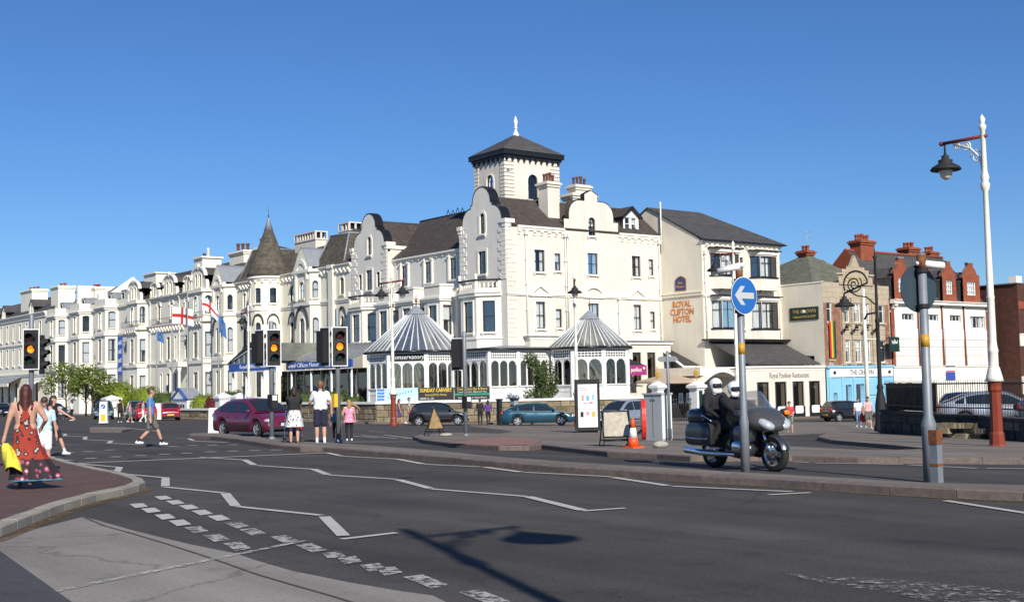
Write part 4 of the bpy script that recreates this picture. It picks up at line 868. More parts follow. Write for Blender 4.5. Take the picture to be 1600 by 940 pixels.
def gothic_bay(ya, yb, d):
    x = XS - d
    bay(goth, x, XS, ya, yb, d, [(1.0, 3.9), (5.9, 8.6, 'round'), (10.5, 12.15, 'round')], ZB, 13.3, 'cream_gothic', strings=((9.8, 10.1, .12), (5.0, 5.35, .12), (13.0, 13.3, .2), (4.6, 4.8, .2)), wf=1.0, wc=.62)
    c = (ya + yb) / 2; F = SF(x - .02); hw = (yb - ya) / 2 - .02
    # gabled front with a tall pointed light in a deep moulded arch
    o = [(c - hw, 12.9), (c - hw, 13.5), (c - hw * .75, 14.0), (c - hw * .5, 14.7), (c - hw * .25, 15.2), (c, 15.5), (c + hw * .25, 15.2), (c + hw * .5, 14.7), (c + hw * .75, 14.0), (c + hw, 13.5), (c + hw, 12.9)]
    q = MB().mat('cream_gothic'); q.prism(F, o, -.3, .06); q.build('gablet', goth)
    q = MB().mat('trim'); e = arch_pts(c - hw * .82, c + hw * .82, 10.3, 14.35, 'pointed', 9); i_ = arch_pts(c - hw * .62, c + hw * .62, 10.3, 13.95, 'pointed', 9); n = len(e)
    vs = [F.pt(u, z, .16) for u, z in e] + [F.pt(u, z, .16) for u, z in i_] + [F.pt(u, z, -.01) for u, z in e] + [F.pt(u, z, -.01) for u, z in i_]
    q.raw(vs, [(i, i + 1, n + i + 1, n + i) for i in range(1, n - 1)] + [(i, i + 1, 2 * n + i + 1, 2 * n + i) for i in range(1, n - 1)] + [(n + i, n + i + 1, 3 * n + i + 1, 3 * n + i) for i in range(1, n - 1)] + [(n - 1, 0, n, 2 * n - 1)]); q.build('arch_moulding', goth)
    q = MB().mat('hood_dark'); e = arch_pts(c - hw * .9, c + hw * .9, 7.2, 9.85, 'pointed', 9)[2:]; i_ = arch_pts(c - hw * .78, c + hw * .78, 7.2, 9.6, 'pointed', 9)[2:]; n = len(e)
    q.raw([F.pt(u, z, .14) for u, z in e] + [F.pt(u, z, .14) for u, z in i_] + [F.pt(u, z, -.01) for u, z in e] + [F.pt(u, z, -.01) for u, z in i_], [(i, i + 1, n + i + 1, n + i) for i in range(n - 1)] + [(i, i + 1, 2 * n + i + 1, 2 * n + i) for i in range(n - 1)] + [(n + i, n + i + 1, 3 * n + i + 1, 3 * n + i) for i in range(n - 1)]); q.build('arch_hood', goth)
    q = MB().mat('lead_grey')      # curved lead roof running back from the gablet
    oo = o[1:-1]; A = [Vector((x - .1, u, z + .06)) for u, z in oo]; B = [Vector((60.4, u, z + .06)) for u, z in oo]; n = len(A)
    q.raw(A + B, [(i, i + 1, n + i + 1, n + i) for i in range(n - 1)], True); q.build('gablet_roof', goth)
gothic_bay(106.3, 109.5, .78); gothic_bay(125.5, 128.5, 1.03)
# mansard pavilions and main roof
def mansard(y0, y1, x0, x1, z0, z1, m='slate_moss', ins=1.25):
    b = [(x0, y0), (x1, y0), (x1, y1), (x0, y1)]; t = [(x0 + ins, y0 + ins * .8), (x1 - ins, y0 + ins * .8), (x1 - ins, y1 - ins * .8), (x0 + ins, y1 - ins * .8)]
    q = MB().mat(m)
    for i in range(4): j = (i + 1) % 4; q.face([(*b[i], z0), (*b[j], z0), (*t[j], z1), (*t[i], z1)])
    q.mat('slate_dark'); c = ((x0 + x1) / 2, (y0 + y1) / 2)
    for i in range(4): j = (i + 1) % 4; q.face([(*t[i], z1), (*t[j], z1), (*c, z1 + .7)])
    q.build('mansard_roof', goth)
    q = MB().mat('lead_grey'); q.tube([(*p, z1) for p in t + [t[0]]], .1, 6)
    for i in range(4): q.tube([(*b[i], z0), (*t[i], z1)], .09, 6)
    q.build('lead_ridge', goth)
mansard(101.5, 107.2, XS + .2, 64, 13.3, 16.55); mansard(119.2, 124.6, XS + .2, 64, 13.3, 16.8)
slab(goth, [(XS - .1, gy0, 13.3), (XS - .1, gy1, 13.3), (60.5, gy1, 16.1), (60.5, gy0, 16.1)], 'slate_moss'); slab(goth, [(60.5, gy0, 16.1), (60.5, gy1, 16.1), (66, gy1, 13.2), (66, gy0, 13.2)], 'slate_dark')
slotted(goth, 60.3, 61.6, 111.3, 115.8, 14, 17.8)
chimney(goth, 61.0, 62.6, 129.6, 133.4, 14, 17.7, 3, m='cream_gothic', axis='y', ph=.95, pr=.22, pm='pot_dark'); chimney(goth, 61.4, 62.8, 125.6, 127.6, 15, 17.7, 3, m='cream_gothic', axis='y', ph=.95, pr=.22, pm='pot_dark')
# round turret
tcx, tcy, trr = 57.35, 115.9, 1.98
def turret():
    n = 16; a0 = math.radians(232.5 + 22.5); P = [(tcx + trr / math.cos(PI / n) * math.cos(a0 + 2 * PI * (i - .5) / n), tcy + trr / math.cos(PI / n) * math.sin(a0 + 2 * PI * (i - .5) / n)) for i in range(n)]
    for i in range(n):
        A, B = P[i], P[(i + 1) % n]; mx_, my_ = (A[0] + B[0]) / 2, (A[1] + B[1]) / 2; F = FF(A, B, (2 * mx_ - tcx, 2 * my_ - tcy)); L_ = F.len; ws = []
        if i % 2 == 0 and mx_ < XS + .1: ws = [W(L_ / 2, 10.5, 12.05, .66, 'seg', t=.05, curt=random.choice([2, 3, 0])), W(L_ / 2, 6.4, 8.55, .66, 'round', t=.05, hood='point', curt=1), W(L_ / 2, 1.0, 3.7, .6, t=.05, curt=2)]
        facade(goth, F, rect(0, L_, ZB, 13.3), ws, 'cream_gothic', 'turret_wall', reveal=.15)
    q = MB().mat('trim')
    for z0, z1, p in ((12.85, 13.05, .12), (13.05, 13.35, .26), (9.75, 10.05, .1), (5.1, 5.35, .1)): q.lathe([(trr - .05, z0), (trr + p, z0), (trr + p, z1), (trr - .05, z1)], (tcx, tcy, 0), 48, False)
    q.build('string_course', goth)
    brk = MB().mat('trim')
    for i in range(16): a = 2 * PI * i / 16; p = Vector((math.cos(a), math.sin(a), 0)); c = Vector((tcx, tcy, 12.7)) + p * (trr + .08); brk.ball(c, (.13, .13, .17), 8, 6)
    brk.build('eaves_bracket', goth)
    q = MB().mat('slate_moss'); q.lathe([(trr + .32, 13.3), (trr + .1, 13.75), (.42, 18.2)], (tcx, tcy, 0), 40, True); q.mat('lead_grey'); q.lathe([(.46, 18.15), (.12, 19.3), (.05, 19.5)], (tcx, tcy, 0), 16); q.mat('frame_dark'); q.lathe([(.04, 19.4), (.07, 19.7), (.025, 19.8), (.012, 20.6)], (tcx, tcy, 0), 8)
    q.build('turret_roof', goth)
turret()
# ---------------------------------------------------------------- hotel entrance canopy
mat('canopy_blue', (.035, .11, .42), .45); mat('canopy_white', (.75, .78, .82), .5)
can = thing('entrance_canopy', 'glazed hotel entrance canopy with a blue lettered fascia and gabled porch', 'canopy', (50, 96, -1))
xc = 50.2; FC = SF(xc)
q = MB().mat('canopy_blue'); q.fbox(FC, 86.8, 98.2, 3.42, 4.02, -.12, .02); fs_ = q.build('fascia', can)
text_on(fs_, FC, 95.2, 3.73, .03, 'Royal Clifton Hotel', .55, 'white_paint', width=5.6)
text_on(fs_, FC, 89.3, 3.73, .03, 'Restaurant & Bars', .42, 'white_paint', width=3.4) if False else None
q = MB().mat('white_paint'); 
for i in range(44): y = 86.9 + i * .257; q.fbox(FC, y - .05, y + .05, 3.28, 3.42, -.05, .0)
q.build('valance', can, 'stuff')
mat('canopy_sheet', (.13, .135, .115), .25, var=.3, scale=1.2, dirt=.2); q = MB().mat('canopy_sheet'); q.face([(xc, 86.8, 4.04), (xc, 98.2, 4.04), (55.0, 98.2, 5.6), (55.0, 86.8, 5.6)]); q.build('roof_glass', can)
for i in range(15):
    y = 86.9 + 11.2 * i / 14; q = MB().mat('lead_grey'); q.tube([(xc, y, 4.08), (55, y, 5.64)], .045, 5); q.build('glazing_bar', can)
for y in (87.2, 90.5, 94.0, 97.6):
    q = MB().mat('white_paint'); q.lathe([(.13, -1.0), (.1, -.8), (.08, 3.3)], (xc + .2, y, 0), 10); q.build('post', can)
FE = SF(53.6); q = MB().mat('room'); q.fbox(FE, 86.9, 106, -1.1, 3.4, -.3, -.1); q.build('entrance_lobby', can)
for i in range(12):
    y = 87 + i * 1.6; q = MB().mat('glass_dark'); q.fbox(FE, y + .08, y + 1.52, -.4, 3.0, -.05, -.03); q.build('entrance_glass', can); q = MB().mat('white_paint'); q.fbox(FE, y - .07, y + .07, -1.1, 3.4, -.1, .02); q.build('mullion', can)
q = MB().mat('white_paint'); q.fbox(FE, 86.9, 106.2, -1.1, -.35, -.1, .03); q.build('entrance_plinth', can)
FP = SF(48.6); y0, y1 = 97.2, 106.6; yc = (y0 + y1) / 2
q = MB().mat('black_paint'); q.prism(FP, [(y0 - .3, 4.15), (y0 - .05, 4.15), (yc, 5.62), (y1 + .05, 4.15), (y1 + .3, 4.15), (yc, 6.0)], -.2, .05); q.build('bargeboard', can)
q = MB().mat('canopy_blue'); q.fbox(FP, y0, y1, 3.45, 4.12, -.12, .02); fs2 = q.build('fascia', can); text_on(fs2, FP, 101.5, 3.79, .03, 'Royal Clifton Hotel', .5, 'canopy_white', width=5.4)
q = MB().mat('white_paint')
for i in range(34): y = y0 + .15 + i * .276; q.fbox(FP, y - .05, y + .05, 3.3, 3.45, -.05, .0)
q.build('valance', can, 'stuff')
q = MB().mat('glass_dark'); q.prism(FP, [(y0, 4.15), (y1, 4.15), (yc, 5.6)], -.12, -.1); q.build('gable_glass', can)
q = MB().mat('lead_grey')
for i in range(1, 9): y = y0 + (y1 - y0) * i / 9; zt = 4.15 + 1.42 * (1 - abs(y - yc) / (yc - y0)); q.fbox(FP, y - .04, y + .04, 4.1, zt, -.1, -.02)
q.build('gable_mullion', can)
q = MB().mat('white_paint'); q.prism(FP, [(y0 + .5, 4.35), (y0 + .7, 4.35), (yc, 5.35), (y1 - .7, 4.35), (y1 - .5, 4.35), (yc, 5.45)], -.02, .03); q.build('lettered_rake', can)
for s in (0, 1):
    q = MB().mat('canopy_sheet'); ye = y0 - .2 if s == 0 else y1 + .2; q.face([(48.6, ye, 4.2), (48.6, yc, 5.95), (56, yc, 5.95), (56, ye, 4.2)]); q.build('roof_glass', can)
for y in (y0 + .3, yc - 1.6, yc + 1.6, y1 - .3):
    q = MB().mat('white_paint'); q.lathe([(.22, -1.1), (.2, -.6), (.14, -.5), (.12, 3.3), (.2, 3.45)], (48.9, y, 0), 12); q.build('column', can)
# ---------------------------------------------------------------- block behind the flags
flagb = thing('ornate_terrace_block', 'cream ornate terrace block behind the flagpoles with paired arched dormers', 'building', (XS, 144, -1.15))
fy0, fy1 = 131.0, 157.2
fw = []
for y in (146.6, 142.6, 138.0): fw += [W(y, 10.45, 12.45, .8, 'round', hood='round2', t=.08)]
for y, w in ((145.9, .55), (143.6, 1.0), (141.4, .55), (138.2, .75)): fw += [W(y, 5.6, 8.3, w, t=.1)]
for y, w in ((145.9, .55), (143.6, 1.0), (141.4, .55)): fw += [W(y, .95, 3.9, w, t=.1)]
facade(flagb, S, rect(fy0, fy1, ZB, 13.3), fw, 'cream_terrace')
q = MB().mat('trim'); mould(q, S, fy0, fy1, 12.95, 13.3, ((0, .12), (.5, .22), (.8, .34))); mould(q, S, fy0, fy1, 9.6, 9.95, ((0, .1), (.5, .3))); mould(q, S, fy0, fy1, 4.9, 5.25, ((0, .1), (.5, .18))); q.build('string_course', flagb)
for ya, yb in ((151.3, 155.0), (131.3, 135.2)):
    bay(flagb, 56.75, XS, ya, yb, .95, [(.95, 3.85), (5.55, 8.4), (10.4, 12.5, 'round')], ZB, 13.25, 'cream_terrace', strings=((12.9, 13.25, .2), (9.55, 9.9, .35), (4.85, 5.2, .15)), wf=1.15, wc=.8)
brackets(flagb, SF(56.75), list(np.arange(151.5, 155, .8)) + list(np.arange(131.5, 135.2, .8)), 9.0, 9.58, .18, .4)
brackets(flagb, S, list(np.arange(139, 149.5, .9)), 9.0, 9.62, .18, .35)
for c, pair in ((153.2, 1), (147.9, 0), (143.2, 1), (137.6, 0), (133.0, 1)):
    F = SF(XS - (.7 if c in (153.2, 133.0) else .05)); hw = 1.75 if pair else 1.0; zt = 15.5 if pair else 15.0
    ws = [W(c - .55, 13.5, 15.0, .62, 'round', t=.06, curt=0), W(c + .55, 13.5, 15.0, .62, 'round', t=.06, curt=0)] if pair else [W(c, 13.5, 14.95, .7, 'round', t=.08, curt=0)]
    n = 10; top = [(c + hw * math.cos(PI * i / n), zt - hw * .42 + hw * .55 * math.sin(PI * i / n)) for i in range(n + 1)]
    facade(flagb, F, [(c - hw, 13.2), (c + hw, 13.2)] + top, ws, 'cream_terrace', 'dormer_front')
    q = MB().mat('trim'); o2 = [(c + hw * math.cos(PI * i / n), zt - hw * .42 + hw * .55 * math.sin(PI * i / n)) for i in range(n + 1)]; i2 = [(c + (hw + .2) * math.cos(PI * i / n), zt - hw * .42 + (hw * .55 + .2) * math.sin(PI * i / n)) for i in range(n, -1, -1)]
    q.prism(F, o2 + i2, -.25, .16); q.build('dormer_arch', flagb)
    if pair:
        q = MB().mat('trim'); q.ball(F.pt(c, zt + .32, 0), (.2, .28, .42), 10, 7); q.build('scroll_crest', flagb)
    q = MB().mat('slate_dark'); A = [F.pt(u, z + .1, -.2) for u, z in top]; B = [Vector((61.5, p.y, p.z)) for p in A]; m = len(A); q.raw(A + B, [(i, i + 1, m + i + 1, m + i) for i in range(m - 1)]); q.face([A[0], Vector((A[0].x, A[0].y, 13.2)), Vector((61.5, A[0].y, 13.2)), B[0]]); q.build('dormer_roof', flagb)
    for s in (-1, 1):
        q = MB().mat('cream_terrace'); u = c + s * (hw + .32); q.prism(F, [(u - .26, 13.2), (u + .26, 13.2), (u + .2, 13.7), (u - .05 * s, 14.3), (u - .2, 13.9)], -.3, .05); q.build('dormer_scroll', flagb)
slab(flagb, [(XS - .2, fy0, 13.3), (XS - .2, fy1, 13.3), (62.5, fy1, 17.0), (62.5, fy0, 17.0)], 'slate'); slab(flagb, [(62.5, fy0, 17.0), (62.5, fy1, 17.0), (68, fy1, 13), (68, fy0, 13)], 'slate')
q = MB().mat('cream_terrace'); q.box((60, 153.5, 13), (62.4, 157.6, 17.0)); q.box((60, 138.8, 13), (62.4, 141.3, 17.6)); q.box((59.8, 153.3, 17.0), (62.6, 157.8, 17.15)); q.box((59.8, 138.6, 17.6), (62.6, 141.5, 17.8)); q.build('party_wall', flagb)
q = MB().mat('white_paint'); q.lathe([(.2, 0), (.16, .9), (.24, 1.0), (.0, 1.1)], (61, 139.4, 17.8), 8); q.mat('frame_dark'); q.lathe([(.2, 0), (.2, .5), (0, .6)], (61, 140.6, 17.8), 8); q.build('chimney_pot', flagb)
for y0_, y1_ in ((149.8, 156.2), (140.2, 149.0), (130.6, 136.4)):
    q = MB().mat('frame_dark'); xx = 56.45 if y0_ != 140.2 else 57.4
    q.tube([(xx, y0_, 10.65), (xx, y1_, 10.65)], .025, 5); q.tube([(xx, y0_, 10.0), (xx, y1_, 10.0)], .02, 5)
    for y in np.arange(y0_, y1_ + .01, .32): q.tube([(xx, y, 9.95), (xx, y, 10.65)], .014, 4)
    q.build('balcony_railing', flagb, 'stuff')
q = MB().mat('trim'); q.box((56.2, 137.0, 4.6), (57.7, 140.4, 5.1)); 
for y in (137.4, 140.0): q.lathe([(.22, -1.2), (.2, 0), (.17, 4.0), (.26, 4.3), (.28, 4.6)], (56.5, y, 0), 12)
q.build('porch', flagb)
for u in (149.2, 140.0, 136.5): pipe(flagb, S, u, 0, 12.9)
# ---------------------------------------------------------------- terraces further along
ter = thing('bay_fronted_terrace', 'cream terrace with three tall canted bays beside the blue vertical banner', 'building', (XS, 174, -1.15))
ty_0, ty_1 = 157.2, 191.5
tw = []
for y in (168.9, 179.2): tw += [W(y, 10.4, 12.5, .6, 'seg', t=.06), W(y, 6.0, 8.8, .6, t=.06)]
facade(ter, S, rect(ty_0, ty_1, ZB, 13.3), tw + [W(190, 10.4, 12.6, .9, t=.08), W(190, 6, 8.9, .9, t=.08)], 'cream_terrace')
for ya in (161.9, 172.2, 182.7):
    bay(ter, 56.36, XS, ya, ya + 3.9, 1.35, [(1.2, 4.2), (5.95, 8.85), (10.3, 12.5, 'seg')], ZB, 13.4, 'cream_terrace', strings=((12.75, 13.0, .15), (13.0, 13.15, .28), (9.3, 9.7, .2), (5.0, 5.3, .2)), wf=1.2, wc=1.05)
    q = MB().mat('cream_terrace'); q.prism(Fr((0, 0, 0), (1, 0, 0), (0, -1, 0)), [(0, 0)] * 0 + [(XS + .1, 13.1), (56.3, 13.1), (56.3, 14.2), (XS + .1, 14.2)], -(ya - .1), -(ya + 4.0)); q.build('bay_parapet', ter)
q = MB().mat('cream_terrace'); q.box((XS - .05, ty_0, 13.3), (XS + .3, ty_1, 14.0)); q.mat('trim'); q.box((XS - .25, ty_0, 12.95), (XS, ty_1, 13.2)); q.box((XS - .2, ty_0, 9.3), (XS, ty_1, 9.62)); q.box((XS - .2, ty_0, 5.0), (XS, ty_1, 5.3)); q.build('parapet', ter)
slab(ter, [(XS + .3, ty_0, 13.6), (XS + .3, ty_1, 13.6), (63.5, ty_1, 17.2), (63.5, ty_0, 17.2)], 'slate_dark'); slab(ter, [(63.5, ty_0, 17.2), (63.5, ty_1, 17.2), (69, ty_1, 13), (69, ty_0, 13)], 'slate_dark')
for y in (166.0, 160.8, 176.8, 186.5):
    F = SF(58.4); facade(ter, F, rect(y - .85, y + .85, 13.6, 15.2), [W(y, 13.85, 15.0, 1.1, 'seg', 'grid', 2, 2, t=.06, sill=False)], 'lead_grey', 'dormer_front'); q = MB().mat('lead_grey'); q.box((58.42, y - .9, 15.2), (61.5, y + .9, 15.35)); q.box((58.45, y - .87, 13.6), (61, y - .8, 15.2)); q.build('dormer_roof', ter)
q = MB().mat('cream_terrace'); q.prism(RF(169.2), [(57.9, 13), (66, 13), (66, 14.5), (62.8, 17.9), (59.6, 15.6), (57.9, 15.4)], -.4, .3); q.box((58.0, 178.0, 13), (64, 178.6, 17.2)); q.build('party_wall', ter)
chimney(ter, 60, 61.5, 176.5, 179.5, 14, 17.0, 3, m='cream_terrace', axis='y', ph=.5, pr=.2)
ter2 = thing('gabled_dormer_terrace', 'plain cream terrace with gabled dormers and a striped shop awning', 'building', (XS, 206, -1.15))
t2 = []
for y in np.arange(194.5, 226, 3.55): t2 += [W(y, 10.45, 13.0, .95, t=.1), W(y, 6.4, 9.1, .95, t=.1)]
for y in (196, 199.5, 207, 211, 215): t2 += [W(y, .5, 3.6, 1.6, style='grid', nx=1, ny=1, t=.06, sill=False, glass='glass_dark', curt=0)]
facade(ter2, S, rect(191.5, 228, ZB, 14.2), t2, 'cream_terrace')
q = MB().mat('trim'); mould(q, S, 191.5, 228, 13.6, 14.4, ((0, .15), (.5, .3), (.8, .42))); mould(q, S, 191.5, 228, 9.5, 9.8, ((0, .1), (.5, .15))); mould(q, S, 191.5, 228, 4.6, 5.1, ((0, .12), (.5, .2))); q.build('string_course', ter2)
slab(ter2, [(XS, 191.5, 14.4), (XS, 228, 14.4), (62.5, 228, 17.6), (62.5, 191.5, 17.6)], 'slate_dark')
for y in (199.4, 214.8, 222):
    F = SF(57.75); facade(ter2, F, [(y - 1.5, 14.2), (y + 1.5, 14.2), (y + 1.0, 15.6), (y, 16.6), (y - 1.0, 15.6)], [W(y, 14.5, 15.8, .8, t=.08, sill=False)], 'cream_terrace', 'dormer_front'); q = MB().mat('slate_dark')
    for s in (-1, 1): q.face([(57.6, y + s * 1.15, 15.5), (57.6, y, 16.7), (62, y, 16.7), (62, y + s * 1.15, 15.5)])
    q.build('dormer_roof', ter2)
chimney(ter2, 59, 61.5, 203.5, 209.5, 14, 18.7, 3, m='cream_terrace', axis='y', ph=.55, pr=.25); chimney(ter2, 59, 61.5, 190, 193.6, 14, 18.2, 2, m='cream_terrace', axis='y', ph=.55, pr=.25)
q = MB().mat('net')
for i in range(6): a = PI / 2 * i / 6; b_ = PI / 2 * (i + 1) / 6; q.face([(57.6 - 1.8 * math.sin(a), 193.0, 1.9 + 1.9 * math.cos(a)), (57.6 - 1.8 * math.sin(a), 197.8, 1.9 + 1.9 * math.cos(a)), (57.6 - 1.8 * math.sin(b_), 197.8, 1.9 + 1.9 * math.cos(b_)), (57.6 - 1.8 * math.sin(b_), 193.0, 1.9 + 1.9 * math.cos(b_))], True)
q.build('shop_awning', ter2)
q = MB().mat('lead_grey'); q.face([(57.6, 204, 4.6), (57.6, 222, 4.6), (55.6, 222, 3.6), (55.6, 204, 3.6)]); q.mat('trim'); q.box((55.5, 204, 3.1), (55.62, 222, 3.6)); q.build('shop_canopy', ter2)
# blue vertical banner on the party wall
bb = MB().mat('canopy_blue'); FB = RF(157.0); bb.fbox(SF(57.0), 157.3, 159.0, 4.0, 9.0, -.05, .05); bn = tag(bb.build('vertical_banner'), 'tall blue banner with white lettering hung beside the flag block', 'banner')
for i, wrd in enumerate(('HOTEL', 'BAR', 'ROOMS', 'FUN')[:0] or ()): pass
for i in range(4):
    b = MB().mat('canopy_white'); F = SF(57.0)
    for k in range(3): b.fbox(F, 157.55 + k * .42, 157.85 + k * .42, 4.5 + i * 1.15, 5.1 + i * 1.15 - .1 * k, .05, .06)
    b.build('banner_lettering', bn)
# ---------------------------------------------------------------- hotel wing
XW, YW = 74.39, 71.05; XP, YP = 84.12, 66.56
mat('cab_lettering', (.30, .28, .24), .6); mat('letter_orange', (.62, .20, .03), .5); mat('badge_blue', (.03, .035, .14), .4); mat('gold', (.50, .30, .06), .5)
wing = thing('hotel_wing', 'hotel wing with orange hotel lettering on its blank side wall and black framed bays', 'hotel wing', (XW, YW, -1.4))
WS, WR = SF(XW), RF(YW)
facade(wing, WS, [(YW, ZB - .2), (83.6, ZB - .2), (83.6, 13.3), (77.3, 16.75), (YW, 13.35)], [], 'side_render', 'side_wall')
q = MB().mat('side_render'); q.fbox(WS, YW, YR - .02, 8.78, 9.02, -.02, .12); q.fbox(WS, YW, YR - .02, 9.02, 9.1, -.02, .17); q.build('string_course', wing)
pl = MB().mat('pipe'); pl.tube([WS.pt(75.6, 12.8, .12), WS.pt(75.6, 17.1, .12)], .06, 8); pl.build('vent_pipe', wing)
ws_ = []
for u in (77.35, 81.58):
    pass
facade(wing, WR, rect(XW, XP, ZB - .2, 13.3), [W(79.0, 10.45, 12.1, .72, style='grid', nx=1, ny=2, t=.05, curt=3), W(79.0, 6.05, 8.2, .72, style='grid', nx=1, ny=2, t=.05, curt=3)], 'cream')
for u0, u1 in ((75.3, 78.35), (80.2, 83.1)):
    for z0, z1 in ((10.45, 12.25), (6.03, 8.3)):
        # black framed box bay: one piece of joinery with its panes
        F = RF(YW - .75); d = W((u0 + u1) / 2, z0, z1, u1 - u0 - .75, style='casement', nx=3, ny=2, t=0, sill=False, curt=1)
        P = [(u0, YW), (u0 + .55, YW - .75), (u1 - .15, YW - .75), (u1, YW)]
        for k, (a, b) in enumerate(zip(P[:-1], P[1:])):
            F = FF(a, b, (a[0] + (-9 if k == 0 else (9 if k == 2 else 0)), YW - 9)); n = F.len
            ww = [W(n / 2, z0, z1, n - .06, style='casement', nx=3 if k == 1 else 1, ny=2, t=0, sill=False, curt=1)]
            facade(wing, F, rect(0, n, z0 - (1.15 if z0 > 10 else 1.0), z1 + .12), ww, 'cream', 'bay_wall', reveal=.1)
            q = MB().mat('black_paint'); q.fbox(F, -.05, n + .05, z0 - .1, z0 + .0, -.05, .1); q.build('bay_sill', wing)
        q = MB().mat('trim')
        for k, (a, b) in enumerate(zip(P[:-1], P[1:])): F = FF(a, b, (a[0] + (-9 if k == 0 else (9 if k == 2 else 0)), YW - 9)); q.fbox(F, -.05, F.len + .05, z1 + .12, z1 + .4, -.05, .1 + .002 * k)
        q.mat('black_paint'); q.prism(BF(YW), [(0, 0)] * 0 + [(u0 - .2, z1 + .4), (u1 + .2, z1 + .4), (u1 + .2, z1 + .5), (u0 - .2, z1 + .5)], -.98, 0); q.build('bay_cornice', wing)
        if z0 > 10: q = MB().mat('trim'); q.fbox(WR, u0 - .1, u1 + .1, z1 + .55, z1 + .6, 0, .3); q.build('bay_flashing', wing)
q = MB().mat('trim'); mould(q, WR, XW, XP, 8.62, 8.85, ((0, .1), (.4, .16))); mould(q, WR, XW - .1, XP + .1, 13.05, 13.3, ((0, .12), (.5, .25))); q.build('string_course', wing)
brackets(wing, WR, list(np.arange(74.9, 84, .62)), 12.8, 13.06, .3, .2)
for c in (77.0, 81.95):
    q = MB().mat('trim'); q.prism(WR, [(c - 1.1, 8.85), (c - .85, 8.85), (c, 9.35), (c + .85, 8.85), (c + 1.1, 8.85), (c, 9.55)], -.02, .15); q.build('pediment', wing)
q = MB().mat('black_paint'); q.fbox(WR, XW - .3, XP + .45, 5.0, 5.12, -.02, .95); q.fbox(WR, XW - .2, XP + .4, 13.3, 13.4, -.02, .5); q.build('flat_roof_edge', wing)
slab(wing, [(XW - .1, YW - .5, 13.38), (XP + .5, YW - .5, 13.38), (XP - 3.3, 77.3, 16.85), (XW - .1, 77.3, 16.85)], 'slate_dark'); slab(wing, [(XP + .5, YW - .5, 13.38), (XP + .5, 84, 13.38), (XP - 3.3, 77.4, 16.85), (XP - 3.3, 77.3, 16.85)], 'slate_dark'); slab(wing, [(XW - .1, 77.3, 16.85), (XP - 3.3, 77.3, 16.85), (XP + .5, 84, 13.38), (XW - .1, 84, 13.38)], 'slate_dark')
q = MB().mat('cream'); q.wall(EF(XP), rect(YW, 83.6, 8, 13.3)); q.build('rear_wall', wing)
pipe(wing, WR, 74.65, 5.2, 12.2, .12); pipe(wing, WR, 83.75, 5.2, 12.6, .12)
for body, z in (('ROYAL', 8.15), ('CLIFTON', 7.5), ('HOTEL', 6.88)): text_on(wing, WS, 73.5, z, .02, body, .74, 'letter_orange', width={'ROYAL': 2.15, 'CLIFTON': 2.75, 'HOTEL': 2.1}[body], depth=.012, bold=.014)
q = MB().mat('badge_blue'); q.prism(WS, [(72.95, 9.35), (74.15, 9.35), (74.15, 10.2), (73.9, 10.4), (73.55, 10.5), (73.2, 10.4), (72.95, 10.2)], .0, .07); bd = q.build('badge', wing)
q = MB().mat('gold'); q.prism(WS, [(72.9, 9.28), (74.2, 9.28), (74.2, 10.23), (73.93, 10.46), (73.55, 10.57), (73.17, 10.46), (72.9, 10.23)], -.0, .03); q.build('badge_rim', bd)
text_on(bd, WS, 73.55, 9.95, .08, 'Best', .3, 'gold', width=.55); text_on(bd, WS, 73.55, 9.62, .08, 'Western', .3, 'gold', width=.95)
# lean-to roof, conservatory gable and low restaurant front
slab(wing, [(75.2, YP + .3, 2.95), (83.9, YP + .3, 2.95), (83.9, YW, 4.95), (77.9 - 3, YW, 4.95)], 'slate_dark', 'lean_to_roof')
facade(wing, RF(YW - .06), rect(80.4, 83.85, 2.7, 4.95), [W(82.1, 2.95, 4.8, 3.0, style='grid', nx=3, ny=2, t=0, sill=False, curt=4)], 'cream', 'lean_to_wall')
rest = thing('restaurant_front', 'low cream restaurant frontage with tall dark windows joined to the hotel wing', 'restaurant', (78, YP, -1.5))
RP = RF(YP)
rws = [W(u, z, 1.5, 1.45, style='grid', nx=1, ny=1, t=0, sill=False, glass='glass_dark', curt=4, fm='black_paint') for u, z in ((76.27, -.9), (78.42, -.9), (80.6, -.9), (82.68, -.9))]
facade(rest, RP, rect(73.6, XP - .02, -1.75, 2.62), rws, 'cream', 'front_wall')
q = MB().mat('trim'); q.fbox(RP, 73.5, XP - .02, 2.62, 2.78, -.3, .1); q.fbox(RP, 73.5, XP - .02, 2.4, 2.46, -.01, .03); q.build('coping', rest)
for u in (78.42, 80.6, 82.68):
    q = MB().mat('black_paint'); q.fbox(RP, u - .76, u + .76, -1.7, -.55, -.01, .03); o_ = q.build('stall_riser', rest); q = MB().mat('white_paint'); q.prism(RP, [(u - .5, -1.0), (u - .42, -1.12), (u + .42, -1.12), (u + .5, -1.0), (u + .5, -.62), (u + .42, -.5), (u - .42, -.5), (u - .5, -.62)], .03, .05); q.build('white_panel', o_)
text_on(rest, RP, 79.5, 2.0, .03, 'Royal Pavilion Restaurant', .62, 'cab_lettering', width=4.9)
q = MB().mat('lead_grey'); q.box((73.6, YP + .1, 2.55), (XP - .02, YW, 2.62)); q.mat('cream'); q.wall(SF(73.6), rect(YP, YW, -1.75, 2.6)); q.build('flat_roof', rest)
